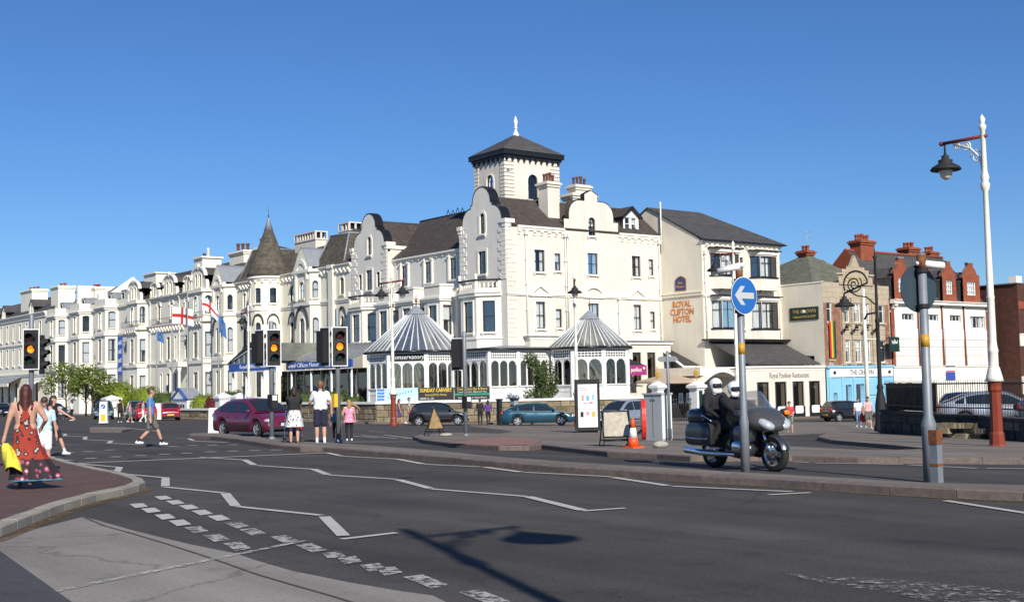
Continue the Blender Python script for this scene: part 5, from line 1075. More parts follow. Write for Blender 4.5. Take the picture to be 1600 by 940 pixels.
# covered entrance between hotel and restaurant
por = thing('arched_porch', 'grey flat porch with a white arched canopy between hotel and restaurant', 'porch', (72, 68.6, -1.4))
FPp = RF(67.6); n = 12
q = MB().mat('side_render'); q.box((70.2, 67.6, 2.1), (75.0, 72.5, 2.75)); q.build('porch_roof', por)
arc = [(69.6 + 4.8 * i / n, 1.35 + 1.0 * math.sin(PI * i / n)) for i in range(n + 1)]
q = MB().mat('white_paint'); q.prism(RF(67.0), arc + [(u, z + .2) for u, z in reversed(arc)], -.1, .1); q.build('arch_fascia', por)
q = MB().mat('side_render'); A = [Vector((u, 67.05, z + .1)) for u, z in arc]; B = [Vector((u, 70.5, z + .1)) for u, z in arc]; q.raw(A + B, [(i, i + 1, n + 2 + i, n + 1 + i) for i in range(n)], True); q.build('barrel_roof', por)
q = MB().mat('soft_black'); q.wall(RF(70.4), rect(69.6, 74.4, -1.5, 1.5)); q.build('porch_back', por)
mat('notice_blue', (.22, .50, .66), .6)
for i in range(5):
    u = 70.5 + i * .85; q = MB().mat('white_paint'); q.fbox(RF(70.3), u, u + .42, -.05, .75, -.01, .03); nb = q.build('notice', por); q = MB().mat('notice_blue'); q.fbox(RF(70.3), u + .05, u + .37, .05, .65, .03, .036); q.build('notice_sheet', nb)
q = MB().mat('white_paint')
for u in (69.9, 74.2): q.lathe([(.1, -1.5), (.08, 1.4)], (u, 67.1, 0), 8)
q.build('porch_post', por)
ln = thing('glazed_lean_to', 'steep dark glazed lean-to roof with white edges against the hotel wing', 'lean-to', (73.9, 72, 2.8))
slab(ln, [(73.4, 75.8, 4.75), (74.35, 75.8, 4.75), (74.35, 71.3, 2.85), (72.2, 71.3, 2.85)], 'frame_dark', 'roof_pane'); q = MB().mat('white_paint'); q.tube([(73.35, 75.8, 4.8), (72.15, 71.3, 2.88)], .09, 6); q.tube([(72.1, 71.3, 2.85), (74.3, 71.3, 2.85)], .09, 6); q.build('white_edge', ln)
# beige parasol on the terrace
mat('canvas', (.42, .33, .24), .9, var=.1, scale=2)
par = thing('terrace_parasol', 'wide beige terrace parasol beside the hotel entrance gates', 'parasol', (69.3, 70.2, -1.2))
q = MB().mat('canvas'); A = [(69.3 + 2.9 * math.cos(a), 70.2 + 2.3 * math.sin(a), 1.75) for a in [2 * PI * i / 8 + .39 for i in range(8)]]
for i in range(8): q.face([A[i], A[(i + 1) % 8], (69.3, 70.2, 2.35)]); q.face([A[i], A[(i + 1) % 8], (A[(i + 1) % 8][0], A[(i + 1) % 8][1], 1.55), (A[i][0], A[i][1], 1.55)])
q.build('canopy', par); q = MB().mat('frame_dark'); q.tube([(69.3, 70.2, -1.3), (69.3, 70.2, 2.4)], .04, 8); q.build('pole', par)
# ---------------------------------------------------------------- the pub
mat('pub_blue', (.25, .52, .68), .5, var=.06, scale=2); mat('board_green', (.012, .035, .025), .4); mat('gold_letter', (.45, .33, .12), .5)
pub = thing('blue_pub', 'stone fronted pub with pale blue ground floor and dark sign on its side', 'pub', (XP, YP, -1.56))
PSD, PF = SF(XP), RF(YP); PX1 = 93.4
facade(pub, PSD, rect(YP, YW + 8, ZB - .4, 9.8), [W(68.2, 2.75, 3.65, 1.15, style='grid', nx=2, ny=2, fm='frame_white', t=0, curt=0)], 'side_render', 'side_wall')
q = MB().mat('trim'); q.fbox(PSD, YP, YW + 8, 9.78, 9.9, -.3, .05); q.build('coping', pub)
fwn = []
for u, w in ((87.3, .75), (88.72, .98), (90.1, .75)): fwn += [W(u, 6.45, 8.15, w, style='casement', nx=2 if w > .9 else 1, ny=2, fm='frame_white', t=0, sill=True, curt=3, sm='faience'), W(u, 3.0, 4.95, w, style='casement', nx=2 if w > .9 else 1, ny=2, fm='frame_white', t=0, curt=3, sm='faience')]
fwn += [W(84.95, 6.45, 8.1, .62, style='casement', nx=1, ny=2, fm='frame_white', t=0, curt=0, sm='faience'), W(92.2, 6.45, 8.0, .7, style='casement', nx=1, ny=2, fm='frame_white', t=0, curt=0, sm='faience'), W(92.2, 3.0, 4.9, .7, style='casement', nx=1, ny=2, fm='frame_white', t=0, curt=0, sm='faience'), W(84.95, 3.3, 5.0, .55, style='casement', nx=1, ny=2, fm='frame_white', t=0, curt=0, sm='faience')]
facade(pub, PF, [(XP, 2.7), (PX1, 2.7), (PX1, 9.75), (91.1, 9.75), (91.1, 10.65), (90.6, 10.65), (90.6, 11.05), (90.0, 11.05), (90.0, 11.3), (87.5, 11.3), (87.5, 11.05), (86.9, 11.05), (86.9, 10.65), (86.4, 10.65), (86.4, 9.85), (XP, 9.85)], fwn, 'faience')
q = MB().mat('tile_brick')
for u0, u1 in ((84.2, 84.6), (85.35, 86.4), (91.25, 91.75), (92.65, 93.2)):
    for z0, z1 in ((2.8, 8.05),): q.fbox(PF, u0, u1, z0, z1, -.02, .03)
q.build('tile_panel', pub)
q = MB().mat('faience')
for u in (86.65, 88.0, 89.42, 90.85): q.fbox(PF, u - .17, u + .17, 2.8, 8.6, -.02, .14)
q.fbox(PF, 86.4, 91.1, 9.7, 9.82, -.02, .12); q.fbox(PF, 86.0, 86.95, 10.55, 10.7, -.1, .14); q.fbox(PF, 90.5, 91.5, 10.55, 10.7, -.1, .14); q.build('pilaster', pub)
text_on(pub, PF, 88.75, 10.15, .03, 'CROWN', .55, 'gold_letter', width=3.1)
q = MB().mat('faience'); q.prism(PF, [(88.1, 11.3), (89.4, 11.3), (88.75, 12.3)], -.3, -.02); q.build('gablet', pub)
q = MB().mat('slate_green'); q.face([(XP, YP + 1.0, 9.85), (XP, 79, 9.85), (88.5, 71.5, 12.9)]); q.face([(XP, YP + 1.0, 9.85), (88.5, 71.5, 12.9), (PX1, YP + 1.0, 9.85)]); q.face([(PX1, YP + 1, 9.85), (88.5, 71.5, 12.9), (PX1, 79, 9.85)]); q.build('roof', pub)
chimney(pub, 88.0, 89.0, 71.2, 72.2, 12.3, 13.2, 2, m='red_brick', ph=.5, pr=.2); chimney(pub, 90.6, 91.8, 72.5, 73.5, 11, 12.6, 0, m='red_brick')
q = MB().mat('galv'); q.tube([(88.6, 71.6, 13), (88.6, 71.6, 15)], .02, 5); q.tube([(88.2, 71.6, 14.8), (89.2, 71.4, 15.0)], .02, 4); q.tube([(88.3, 71.6, 14.3), (89.0, 71.4, 14.4)], .02, 4); q.build('aerial', pub)
q = MB().mat('board_green'); q.fbox(PSD, 67.0, 70.05, 6.72, 7.8, 0, .08); sb = q.build('sign_board', pub); text_on(sb, PSD, 68.5, 7.42, .09, 'THE CROWN', .48, 'gold_letter', width=2.5); text_on(sb, PSD, 68.5, 6.98, .09, 'Traditional FOOD & DRINK', .3, 'gold_letter', width=2.5)
q = MB().mat('white_paint'); q.ball(PSD.pt(68.55, 7.42, .09), (.04, .22, .14), 8, 5); q.build('sign_emblem', sb)
# blue shopfront
q = MB().mat('pub_blue'); hol = [rect(84.95, 85.5, -1.7, .45), rect(86.65, 87.45, -.5, 1.1), rect(88.05, 89.2, -.5, 1.15), rect(92.2, 92.9, -1.7, .8)]
q.wall(PF, rect(XP, PX1, -1.9, 2.72), hol, .3, .12); q.fbox(PF, XP, PX1, 2.55, 2.75, .1, .3); q.fbox(PF, 89.6, 91.3, .2, 1.45, .1, .2)
for u in (84.5, 86.2, 87.75, 89.45, 91.6): q.fbox(PF, u - .14, u + .14, -1.8, 1.75, .1, .2)
q.build('shopfront', pub)
q = MB().mat('glass_dark'); [q.wall(PF, h, [], 0, -.1) for h in hol]; q.mat('room'); q.wall(PF, rect(XP + .05, PX1 - .05, -1.9, 2.7), [], 0, -.25); q.build('shop_glass', pub)
q = MB().mat('white_paint'); q.fbox(PF, 84.5, 93.25, 1.78, 2.5, .1, .22); fc = q.build('fascia_board', pub); text_on(fc, PF, 88.8, 2.14, .23, 'THE CROWN', .6, 'metal_grey', width=3.3, bold=.008)
for u in (85.1, 92.7): q = MB().mat('frame_dark'); q.ball(PF.pt(u, 2.15, .23), (.2, .03, .16), 8, 6); q.build('crest', fc)
mat('flag_red', (.55, .03, .02), .8); mat('flag_yellow', (.75, .45, .02), .8); mat('flag_green', (.03, .16, .05), .8); mat('flag_black', (.02, .02, .02), .8)
bn2 = thing('striped_banner', 'vertical red yellow green and black banner on the pub front', 'banner', (85.2, YP - .3, 3.4))
for i, c in enumerate(('flag_red', 'flag_yellow', 'flag_green', 'flag_black')): q = MB().mat(c); u = 84.62 + i * .2; q.fbox(PF, u, u + .2, 3.4, 6.5, .2, .24); q.build('stripe', bn2)
for u, wh_ in ((86.7, 'first'), (88.05, 'second'), (89.45, 'third'), (90.9, 'fourth')):
    l = thing('spotlight', 'black swan neck spotlight on the pub, %s from the striped banner' % wh_, 'spotlight', PF.pt(u, 5.7, .2), group='spotlights on the pub front'); q = MB().mat('frame_dark'); q.tube([PF.pt(u, 5.55, .12), PF.pt(u, 6.0, .3), PF.pt(u, 6.2, .6), PF.pt(u - .3, 6.15, .75)], .05, 6); q.tube([PF.pt(u, 5.75, .15), PF.pt(u + .02, 5.8, .6)], .06, 6); q.build('bracket', l); q = MB().mat('frame_dark'); q.tube([PF.pt(u - .3, 6.2, .7), PF.pt(u - .55, 6.0, .85)], [.08, .17], 8); q.build('lamp_head', l)
hs = thing('hanging_pub_sign', 'dark green hanging pub sign with a pale crown', 'sign', PF.pt(93.2, 5.0, .6)); q = MB().mat('board_green'); q.fbox(RF(YP - .9), 91.9, 93.3, 3.9, 5.2, -.05, .05); o_ = q.build('sign_board', hs); q = MB().mat('frame_dark'); q.tube([PF.pt(93.2, 5.4, .1), PF.pt(92.0, 5.4, .95)], .03, 6); q.build('sign_bracket', hs); q = MB().mat('sign_grey'); q.prism(RF(YP - .96), [(92.2, 4.6), (93.0, 4.6), (93.05, 4.95), (92.85, 4.75), (92.6, 5.0), (92.35, 4.75), (92.15, 4.95)], 0, .02); q.build('crown_emblem', o_)
# ---------------------------------------------------------------- red brick block
mat('board_cream', (.80, .775, .68), .7, var=.05, scale=1.2, dirt=.25)
red = thing('red_brick_block', 'red brick block with cream boarded windows and three shaped brick dormers', 'building', (93.5, YP, -1.56))
RX0, RX1 = PX1 + .03, 109.0; YB = YP - .1; FRB = RF(YB)
q = MB().mat('red_brick'); q.wall(FRB, rect(RX0, RX1, 2.5, 8.4), [rect(a + .1, b - .1, 6.1, 8.15) for a, b in ((93.85, 97.2), (97.75, 100.95), (101.45, 104.5), (104.95, 108.35))], .02); q.wall(EF(RX1), rect(YB, 80, -1.8, 8.4)); q.build('wall', red)
q = MB().mat('board_cream'); q.wall(FRB, rect(RX0, RX1, -1.9, 2.55), [], 0, .05); q.fbox(FRB, RX0, RX1, 2.5, 2.62, -.02, .12); q.build('boarded_shopfront', red)
cols = [(93.85, 97.2), (97.75, 100.95), (101.45, 104.5), (104.95, 108.35)]
for i, (a, b) in enumerate(cols):
    c = (a + b) / 2; wz = (6.75, 7.35) if i < 3 else (6.15, 7.3); ww = W(c + .25, wz[0], wz[1], 1.75 if i < 3 else 2.5, style='grid', nx=3 if i < 3 else 4, ny=1, fm='frame_white', t=.05, sill=False, curt=0 if i < 3 else 2)
    facade(red, RF(YB - .06), rect(a, b, 6.02, 8.22), [ww], 'board_cream', 'upper_board', reveal=.05)
    q = MB().mat('white_paint'); q.fbox(FRB, a, b, 5.05, 6.0, .0, .12); q.build('band_board', red)
    for k in range(3):
        for z0, z1 in ((2.65, 3.55), (3.58, 4.35), (4.38, 5.02)): q = MB().mat('board_cream'); w = (b - a) / 3; q.fbox(FRB, a + w * k + .015, a + w * (k + 1) - .015, z0, z1, 0, .08 + .008 * ((k + i) % 3)); q.build('board_panel', red)
    if i < 3: q = MB().mat('pipe'); q.tube([FRB.pt(b + .3, 2.6, .12), FRB.pt(b + .3, 8.2, .12)], .05, 6); q.build('downpipe', red)
q = MB().mat('trim'); q.fbox(FRB, RX0 - .1, RX1 + .15, 8.22, 8.5, -.02, .5); q.fbox(FRB, RX0 - .1, RX1 + .15, 8.5, 8.58, -.1, .62); q.build('cornice', red)
brackets(red, FRB, [93.8, 109.0 - .2], 7.75, 8.23, .4, .4)
slab(red, [(RX0, YB + .2, 8.5), (RX1, YB + .2, 8.5), (RX1 - .3, YB + 4.6, 13.4), (RX0, YB + 4.6, 13.4)], 'slate_dark'); slab(red, [(RX0, YB + 4.6, 13.4), (RX1 - .3, YB + 4.6, 13.4), (RX1, YB + 9, 8.5), (RX0, YB + 9, 8.5)], 'slate_dark')
q = MB().mat('red_brick'); q.wall(SF(RX0 - .02), [(YB, 8.3), (YB + 9.5, 8.3), (YB + 9.5, 9), (YB + 4.6, 13.6), (YB - .1, 8.6)], [], 0, .1); q.tube([(RX0, YB + 4.6, 13.45), (RX1 - .3, YB + 4.6, 13.45)], .13, 6); q.build('gable_end', red)
for i, (c, hw) in enumerate(((95.2, 1.15), (98.8, 1.1), (102.6, 1.1), (106.25, 1.4))):
    F = RF(YB - .02); o = [(c - hw, 8.5), (c + hw, 8.5), (c + hw, 11.25), (c + hw * .72, 11.3), (c + hw * .55, 11.75), (c + hw * .3, 12.0), (c + hw * .28, 12.35), (c - hw * .28, 12.35), (c - hw * .3, 12.0), (c - hw * .55, 11.75), (c - hw * .72, 11.3), (c - hw, 11.25)]
    facade(red, F, o, [W(c, 9.3, 10.6, 1.05 if hw < 1.3 else 1.5, style='grid', nx=3 if hw < 1.3 else 4, ny=3, fm='frame_white', t=0, curt=1, sill=False)], 'red_brick', 'dormer_front')
    q = MB().mat('tile_brick'); q.prism(F, clipz(o, 10.95), -.35, -.03); q.mat('lead_grey'); q.box((c - hw * .36, YB - .05, 12.35), (c + hw * .36, YB + .35, 12.45)); q.build('dormer_parapet', red)
    for s in (-1, 1): slab(red, [(c + s * hw, YB + .3, 10.6), (c, YB + .3, 11.6), (c, YB + 4.4, 11.6), (c + s * hw, YB + 4.0, 10.6)], 'slate_dark', 'dormer_roof'); q = MB().mat('slate_dark'); q.wall(SF(c + s * (hw - .03)), rect(YB + .3, YB + 4, 8.5, 10.6)); q.build('dormer_cheek', red)
chimney(red, 94.6, 96.6, YB + 3.8, YB + 5.0, 10, 14.4, 5, m='red_brick', ph=.6, pr=.18); chimney(red, 105.2, 106.9, YB + 6.0, YB + 7.2, 11, 14.5, 3, m='red_brick', ph=.55, pr=.22); chimney(red, 111.8, 113.2, YB + 8, YB + 9.2, 10, 14.6, 3, m='red_brick', ph=.55, pr=.2)
mat('lot_blue', (.05, .08, .35), .5)
sg = thing('agent_board', 'white and blue agent board on the boarded shopfront', 'sign', FRB.pt(102, 1.4, .1)); q = MB().mat('white_paint'); q.fbox(FRB, 101.2, 102.8, 1.3, 2.7, .06, .12); o_ = q.build('board', sg); q = MB().mat('lot_blue'); q.fbox(FRB, 101.22, 102.78, 1.3, 2.05, .12, .125); q.build('blue_band', o_); q = MB().mat('flag_red'); q.fbox(FRB, 101.3, 102.7, 2.07, 2.18, .12, .125); q.build('red_band', o_)
# block beyond, behind the tall lamp
far = thing('bay_windowed_brick_house', 'dark brick house with wide white grid windows behind the tall lamp post', 'building', (112, YP - 2, -1.56))
FY = 64.2; FF_ = RF(FY); x0, x1 = 110.4, 126
facade(far, FF_, [(x0, -2), (x1, -2), (x1, 13.5), (116.5, 13.2), (113.2, 10.4), (x0, 10.4)], [W(113.7, 5.7, 7.7, 4.4, style='grid', nx=5, ny=3, fm='frame_white', t=.05, curt=0, glass='glass_dark'), W(113.7, 1.6, 4.3, 4.4, style='grid', nx=7, ny=6, fm='frame_white', t=.05, curt=0, glass='glass_dark')], 'dark_brick')
q = MB().mat('side_render'); q.fbox(FF_, x0, x1, 4.4, 5.5, -.02, .06); q.fbox(FF_, x0, x1, -.2, 1.4, -.02, .06); q.mat('red_brick'); q.fbox(FF_, x0, x1, 7.95, 8.7, -.02, .05); q.mat('trim'); q.fbox(FF_, x0, x1, 1.4, 1.5, -.02, .12); q.fbox(FF_, x0, x1, 5.5, 5.6, -.02, .12); q.build('wall_band', far)
q = MB().mat('dark_brick'); q.wall(SF(x0), rect(FY, 75, -2, 10.4)); q.mat('lead_grey'); q.box((x0 - .2, FY - .1, 10.4), (x1, 75, 10.5)); q.build('side_wall', far)
q = MB().mat('trim'); q.box((x0 + .6, FY + .4, 10.5), (x0 + 1.6, FY + 1.2, 11.2)); q.build('roof_vent', far)
# ---------------------------------------------------------------- garden wall
gw = thing('garden_wall', 'rough sandstone garden wall with a broad white coping round the hotel corner', 'wall', (45, 74.5, -.8))
def stone_wall(parent, a, b, zt, side, courses_=4, th=.45, mt='sandstone', cop=True):
    F = FF(a, b, side); n = F.len; zb = min(gz(a[0]), gz(b[0])) - .1
    q = MB().mat('sandstone_core'); q.fbox(F, 0, n, zb, zt - .02, -th, -.05); q.build('wall_core', parent)
    h = (zt - zb) / courses_
    for c in range(courses_):
        u = -random.uniform(0, .4)
        while u < n:
            w = random.uniform(.55, 1.05); u0, u1 = max(u, 0), min(u + w, n)
            if u1 - u0 > .12:
                d = random.uniform(0, .05); q = MB().mat(random.choice(('stone_a', 'stone_b', 'stone_c', 'stone_d'))); z0, z1 = zb + h * c + .012, zb + h * (c + 1) - .012
                A = [F.pt(u0 + .012, z0, -.1), F.pt(u1 - .012, z0, -.1), F.pt(u1 - .012, z1, -.1), F.pt(u0 + .012, z1, -.1)]; B = [F.pt(u0 + .05, z0 + .03, d), F.pt(u1 - .05, z0 + .03, d), F.pt(u1 - .05, z1 - .03, d), F.pt(u0 + .05, z1 - .03, d)]; M_ = [F.pt(u0 + .012, z0, d - .03), F.pt(u1 - .012, z0, d - .03), F.pt(u1 - .012, z1, d - .03), F.pt(u0 + .012, z1, d - .03)]
                q.raw(A + M_ + B, [(0, 1, 5, 4), (1, 2, 6, 5), (2, 3, 7, 6), (3, 0, 4, 7), (4, 5, 9, 8), (5, 6, 10, 9), (6, 7, 11, 10), (7, 4, 8, 11), (8, 9, 10, 11)]); q.build('stone', parent)
            u += w
    if cop: q = MB().mat('white_paint'); q.fbox(F, -.06, n + .06, zt - .02, zt + .14, -th - .08, .12); q.build('coping', parent)
    return F
for k, c in dict(stone_a=(.23, .18, .11), stone_b=(.30, .24, .15), stone_c=(.17, .13, .085), stone_d=(.25, .215, .15)).items(): mat(k, c, .95, var=.4, scale=3.5, bump=.7, bscale=14, dirt=.35)
mat('sandstone_core', (.07, .055, .04), .95)
WA, WB = (45.0, 74.5), (61.1, 63.2)
stone_wall(gw, (45.0, 95.0), WA, .55, (30, 85), 4); DW = stone_wall(gw, WA, WB, .55, (40, 60), 4)
lw = thing('low_garden_wall', 'low sandstone wall with white coping in front of the flagpoles', 'wall', (45.2, 105, -.8)); stone_wall(lw, (45.2, 122.0), (45.2, 101.5), .02, (30, 110), 3)
def pier(x, y, zt, label, w=.8, group=None, stub=False):
    t = thing('gate_pier', label, 'pier', (x, y, gz(x)), group=group); q = MB().mat('white_paint'); z = gz(x) - .1; h = w / 2
    q.mat('soft_black' if stub else 'white_paint'); q.box((x - h - .08, y - h - .08, z), (x + h + .08, y + h + .08, z + .45)); q.mat('white_paint'); q.build('plinth', t)
    q = MB().mat('white_paint'); q.box((x - h, y - h, z + .45), (x + h, y + h, zt - .4)); q.build('shaft', t)
    q = MB().mat('white_paint'); q.box((x - h - .06, y - h - .06, zt - .42), (x + h + .06, y + h + .06, zt - .3)); q.box((x - h - .16, y - h - .16, zt - .3), (x + h + .16, y + h + .16, zt - .12))
    e = h + .16; q.raw([(x - e, y - e, zt - .12), (x + e, y - e, zt - .12), (x + e, y + e, zt - .12), (x - e, y + e, zt - .12), (x, y, zt + .22)], [(0, 1, 4), (1, 2, 4), (2, 3, 4), (3, 0, 4)]); q.build('cap', t); return t
pier(45.2, 100.4, 1.35, 'white gate pier with pyramid cap beside the maroon car', .95); pier(45.3, 97.2, 1.3, 'white gate pier at the end of the hotel garden wall', .9)
pier(43.6, 123.4, 1.3, 'white domed gate pier against the large clipped hedge', 1.3)
p1_ = pier(61.4, 63.3, 1.55, 'white gate pier ending the garden wall behind the grey cabinet', .6, stub=True); p2_ = pier(64.4, 62.4, 1.5, 'white gate pier with black notice strips by the hotel side gate', .75, stub=True)
q = MB().mat('board_green'); FPn = RF(62.4 - .376); q.fbox(FPn, 64.22, 64.58, -.9, 1.0, 0, .02); q.build('notice_strip', p2_)
for pp, (x, y) in ((p1_, (61.4, 63.3)), (p2_, (64.4, 62.4))):
    q = MB().mat('gold'); q.lathe([(.04, 1.7), (.04, 1.95), (.14, 2.0), (.2, 2.35), (.06, 2.5), (.03, 2.75), (0, 2.8)], (x, y, 0), 6, False); q.build('lantern', pp)
gt = thing('side_gate', 'black iron hotel side gate between the white piers', 'gate', (62.9, 63, -1.2))
for i in range(11): x = 62.0 + i * .19; q = MB().mat('frame_dark'); q.tube([(x, 63.05 - (x - 62) * .25, -1.25), (x, 63.05 - (x - 62) * .25, .55 + .25 * math.sin(PI * i / 10))], .022, 5); q.build('bar', gt)
for z in (-1.0, .1, .4): q = MB().mat('frame_dark'); q.tube([(61.9, 63.07, z), (64.0, 62.55, z)], .025, 5); q.build('rail', gt)
sw = thing('notice_wall', 'low white capped wall with coloured notices beside the side gate', 'wall', (67, 62.3, -1.3)); q = MB().mat('sandstone'); q.box((65.0, 62.3, -1.5), (70.5, 62.7, .2)); q.build('wall_body', sw); q = MB().mat('white_paint'); q.box((64.9, 62.2, .2), (70.6, 62.8, .42)); q.build('coping', sw)
mat('notice_red', (.4, .05, .03), .5); mat('notice_yellow', (.6, .4, .04), .5)
for x, m, z0, z1 in ((65.2, 'notice_red', -.15, .15), (65.2, 'notice_yellow', -.75, -.17), (65.2, 'notice_red', -1.0, -.77), (66.0, 'white_paint', -1.0, .12)): q = MB().mat(m); q.box((x, 62.26, z0), (x + .72, 62.3, z1)); q.build('notice', sw)
# banners along the wall
mat('pale_blue', (.48, .68, .80), .6, var=.15, scale=4); mat('ban_black', (.014, .014, .016), .5); mat('ban_yellow', (.72, .52, .04), .6); mat('ban_green', (.02, .22, .12), .6); mat('ban_blue', (.06, .22, .55), .6); mat('ink_blue', (.12, .35, .62), .6)
BL = DW.len
def banner(t0, t1, m, label): q = MB().mat(m); q.fbox(DW, BL * t0, BL * t1 - .03, .72, 1.62, -.16, -.12); return tag(q.build('wall_banner'), label, 'banner')
b1 = banner(.0, .034, 'white_paint', 'narrow white board with blue lettered blocks on the garden wall')
for i in range(4): q = MB().mat('ban_blue'); q.fbox(DW, .05, BL * .034 - .08, .75 + .22 * i, .93 + .22 * i, -.12, -.115); q.build('blue_block', b1)
b2 = banner(.034, .149, 'pale_blue', 'pale blue banner with slanting sketchy lettering on the garden wall')
for i in range(9): q = MB().mat('ink_blue'); u = BL * .04 + .2 * i; z = .9 + .05 * i; q.prism(DW, [(u, z), (u + .09, z + .02), (u + .16, z + .2), (u + .05, z + .16)], -.12, -.115); q.build('lettering', b2)
b3 = banner(.149, .278, 'ban_black', 'black banner with yellow Sunday carvery lettering on the garden wall')
text_on(b3, DW, BL * .2125, 1.41, -.115, 'SUNDAY CARVERY', .36, 'ban_yellow', width=2.25, bold=.008); text_on(b3, DW, BL * .2125, 1.1, -.115, 'from £6.95 Per Person', .22, 'ban_yellow', width=1.5); text_on(b3, DW, BL * .18, .85, -.115, 'SERVED 12 - 3.30', .18, 'white_paint', width=.95)
b4 = banner(.278, .406, 'ban_black', 'black and green banner advertising a bar and brasserie on the garden wall')
q = MB().mat('ban_green'); q.fbox(DW, BL * .279, BL * .404, 1.02, 1.16, -.12, -.116); q.build('green_band', b4); text_on(b4, DW, BL * .342, 1.46, -.115, 'Conservatory Bar & Bistro', .26, 'ban_yellow', width=2.1); text_on(b4, DW, BL * .342, 1.26, -.115, 'Lunches  Snacks  Afternoon Teas', .14, 'white_paint', width=2.0); text_on(b4, DW, BL * .342, .86, -.115, 'Open to Non-Residents - Families Welcome', .14, 'white_paint', width=2.0)
# ---------------------------------------------------------------- lamp posts
mat('lamp_glass', (.72, .70, .55), .25, var=.05, scale=3); mat('cast_white', (.80, .775, .66), .5, var=.08, scale=4, dirt=.25)
def lantern(parent, p, s=1.0):
    x, y, z = p; q = MB().mat('soft_black'); q.lathe([(.03 * s, .42 * s), (.05 * s, .3 * s), (.12 * s, .28 * s), (.10 * s, .2 * s), (.22 * s, .14 * s), (.20 * s, .06 * s), (.40 * s, -.06 * s), (.46 * s, -.14 * s), (.44 * s, -.17 * s), (.2 * s, -.12 * s)], p, 16); o = q.build('lantern', parent)
    q = MB().mat('lamp_glass'); q.lathe([(.2 * s, -.13 * s), (.21 * s, -.22 * s), (.15 * s, -.38 * s), (.06 * s, -.45 * s), (0, -.46 * s)], p, 14); q.build('globe', o)
def lamp(x, y, label, arms=(1,), rz=0.0, base='orange_paint', z=None, group=None):
    t = thing('lamp_post', label, 'lamp post', (x, y, gz(x) if z is None else z), rz, world=False, group=group)
    q = MB().mat(base); q.lathe([(.25, -.1), (.25, .12), (.215, .18), (.2, .45), (.17, .52), (.16, 1.6), (.19, 1.66), (.18, 1.78), (.2, 1.9)], (0, 0, 0), 8, False); q.build('base', t)
    q = MB().mat('cast_white'); q.lathe([(.25, 1.9), (.22, 2.02), (.155, 2.28), (.13, 2.32), (.13, 2.7), (.15, 2.74), (.13, 2.8), (.105, 3.0), (.1, 4.2), (.115, 4.24), (.095, 4.3), (.07, 7.2), (.12, 7.3), (.13, 7.42), (.09, 7.5), (.12, 7.62), (.08, 7.75), (.075, 7.9), (.065, 8.95), (.1, 9.0), (.1, 9.08), (.05, 9.14), (.09, 9.25), (.0, 9.42)], (0, 0, 0), 12); q.build('column', t)
    for s in arms:
        q = MB().mat('orange_paint'); q.tube([(0, -.12 * s, 8.78), (0, 1.3 * s, 8.78)], .05, 8); q.ball((0, 1.32 * s, 8.78), .075, 8, 6); q.build('arm', t)
        q = MB().mat('cast_white')
        for k in range(3):
            c = (.22 + .3 * k, 8.62 - .05 * (2 - k) - .28 * (k == 0)); r = .2 - .045 * k; q.tube([(0, s * (c[0] + r * (1 - i / 26) * math.cos(i * .55)), c[1] + r * (1 - i / 26) * math.sin(i * .55)) for i in range(22)], .02, 5)
        q.tube([(0, s * .06, 7.75), (0, s * .12, 8.2), (0, s * .4, 8.5), (0, s * .95, 8.72)], .028, 6); q.build('scroll_bracket', t)
        q = MB().mat('soft_black'); q.tube([(0, 1.22 * s, 8.78), (0, 1.22 * s, 8.5)], .03, 6); q.build('hanger', t); lantern(t, (0, 1.22 * s, 8.15), .95)
    return t
lamp(31.49, 19.12, 'tall white lamp post with terracotta base in front of the railings', (1,))
lamp(2.91, -1.13, 'white lamp post whose shadow falls across the near road', (1,), rz=-PI * .5)
lamp(40.04, 64.29, 'double armed white lamp post with terracotta base before the large conservatory', (1, -1))
lamp(48.7, 57.2, 'white lamp post with a red base behind the poster stand', (1,), rz=2.45, base='notice_red')
lamp(45.8, 41.6, 'white lamp post rising behind the two motorcyclists', (1,))
lamp(44.0, 92.7, 'white lamp post before the glazed hotel entrance canopy', (1,), base='cast_white')
lamp(42.9, 148.4, 'distant white lamp post before the plain terrace', (1,))
bl = thing('ornate_black_lamp', 'black cast iron lamp post with a large scroll bracket beside the railings', 'lamp post', (48.56, 35.3, gz(48.56)), math.radians(8), world=False)
q = MB().mat('soft_black'); q.lathe([(.36, -.1), (.34, .3), (.28, .5), (.26, 1.3), (.19, 1.7), (.13, 2.0), (.17, 2.1), (.1, 2.3), (.085, 5.1), (.13, 5.2), (.075, 5.35), (.055, 8.1), (.12, 8.2), (.04, 8.3), (.0, 8.75)], (0, 0, 0), 10); q.build('column', bl)
q = MB().mat('soft_black'); cx_, cz_ = 1.05, 7.0; q.tube([(0, cx_ + .62 * math.cos(a), cz_ + .62 * math.sin(a)) for a in [(-.15 * PI + i * .06 * PI) for i in range(20)]] + [(0, 1.67, 6.6)], .045, 6); q.tube([(0, cx_ + .08 + (.42 * (1 - i / 32)) * math.cos(i * .5 + 2.4), cz_ + (.42 * (1 - i / 32)) * math.sin(i * .5 + 2.4)) for i in range(28)], .035, 6); q.tube([(0, .1, 6.0), (0, .5, 6.35), (0, 1.0, 6.45), (0, 1.5, 6.75)], .035, 6); q.build('scroll_bracket', bl)
lantern(bl, (0, 1.67, 6.15), 1.05); q = MB().mat('soft_black'); q.tube([(0, 0, 5.6), (0, .5, 5.55), (0, .65, 5.3)], .05, 6); q.build('flood_bracket', bl)
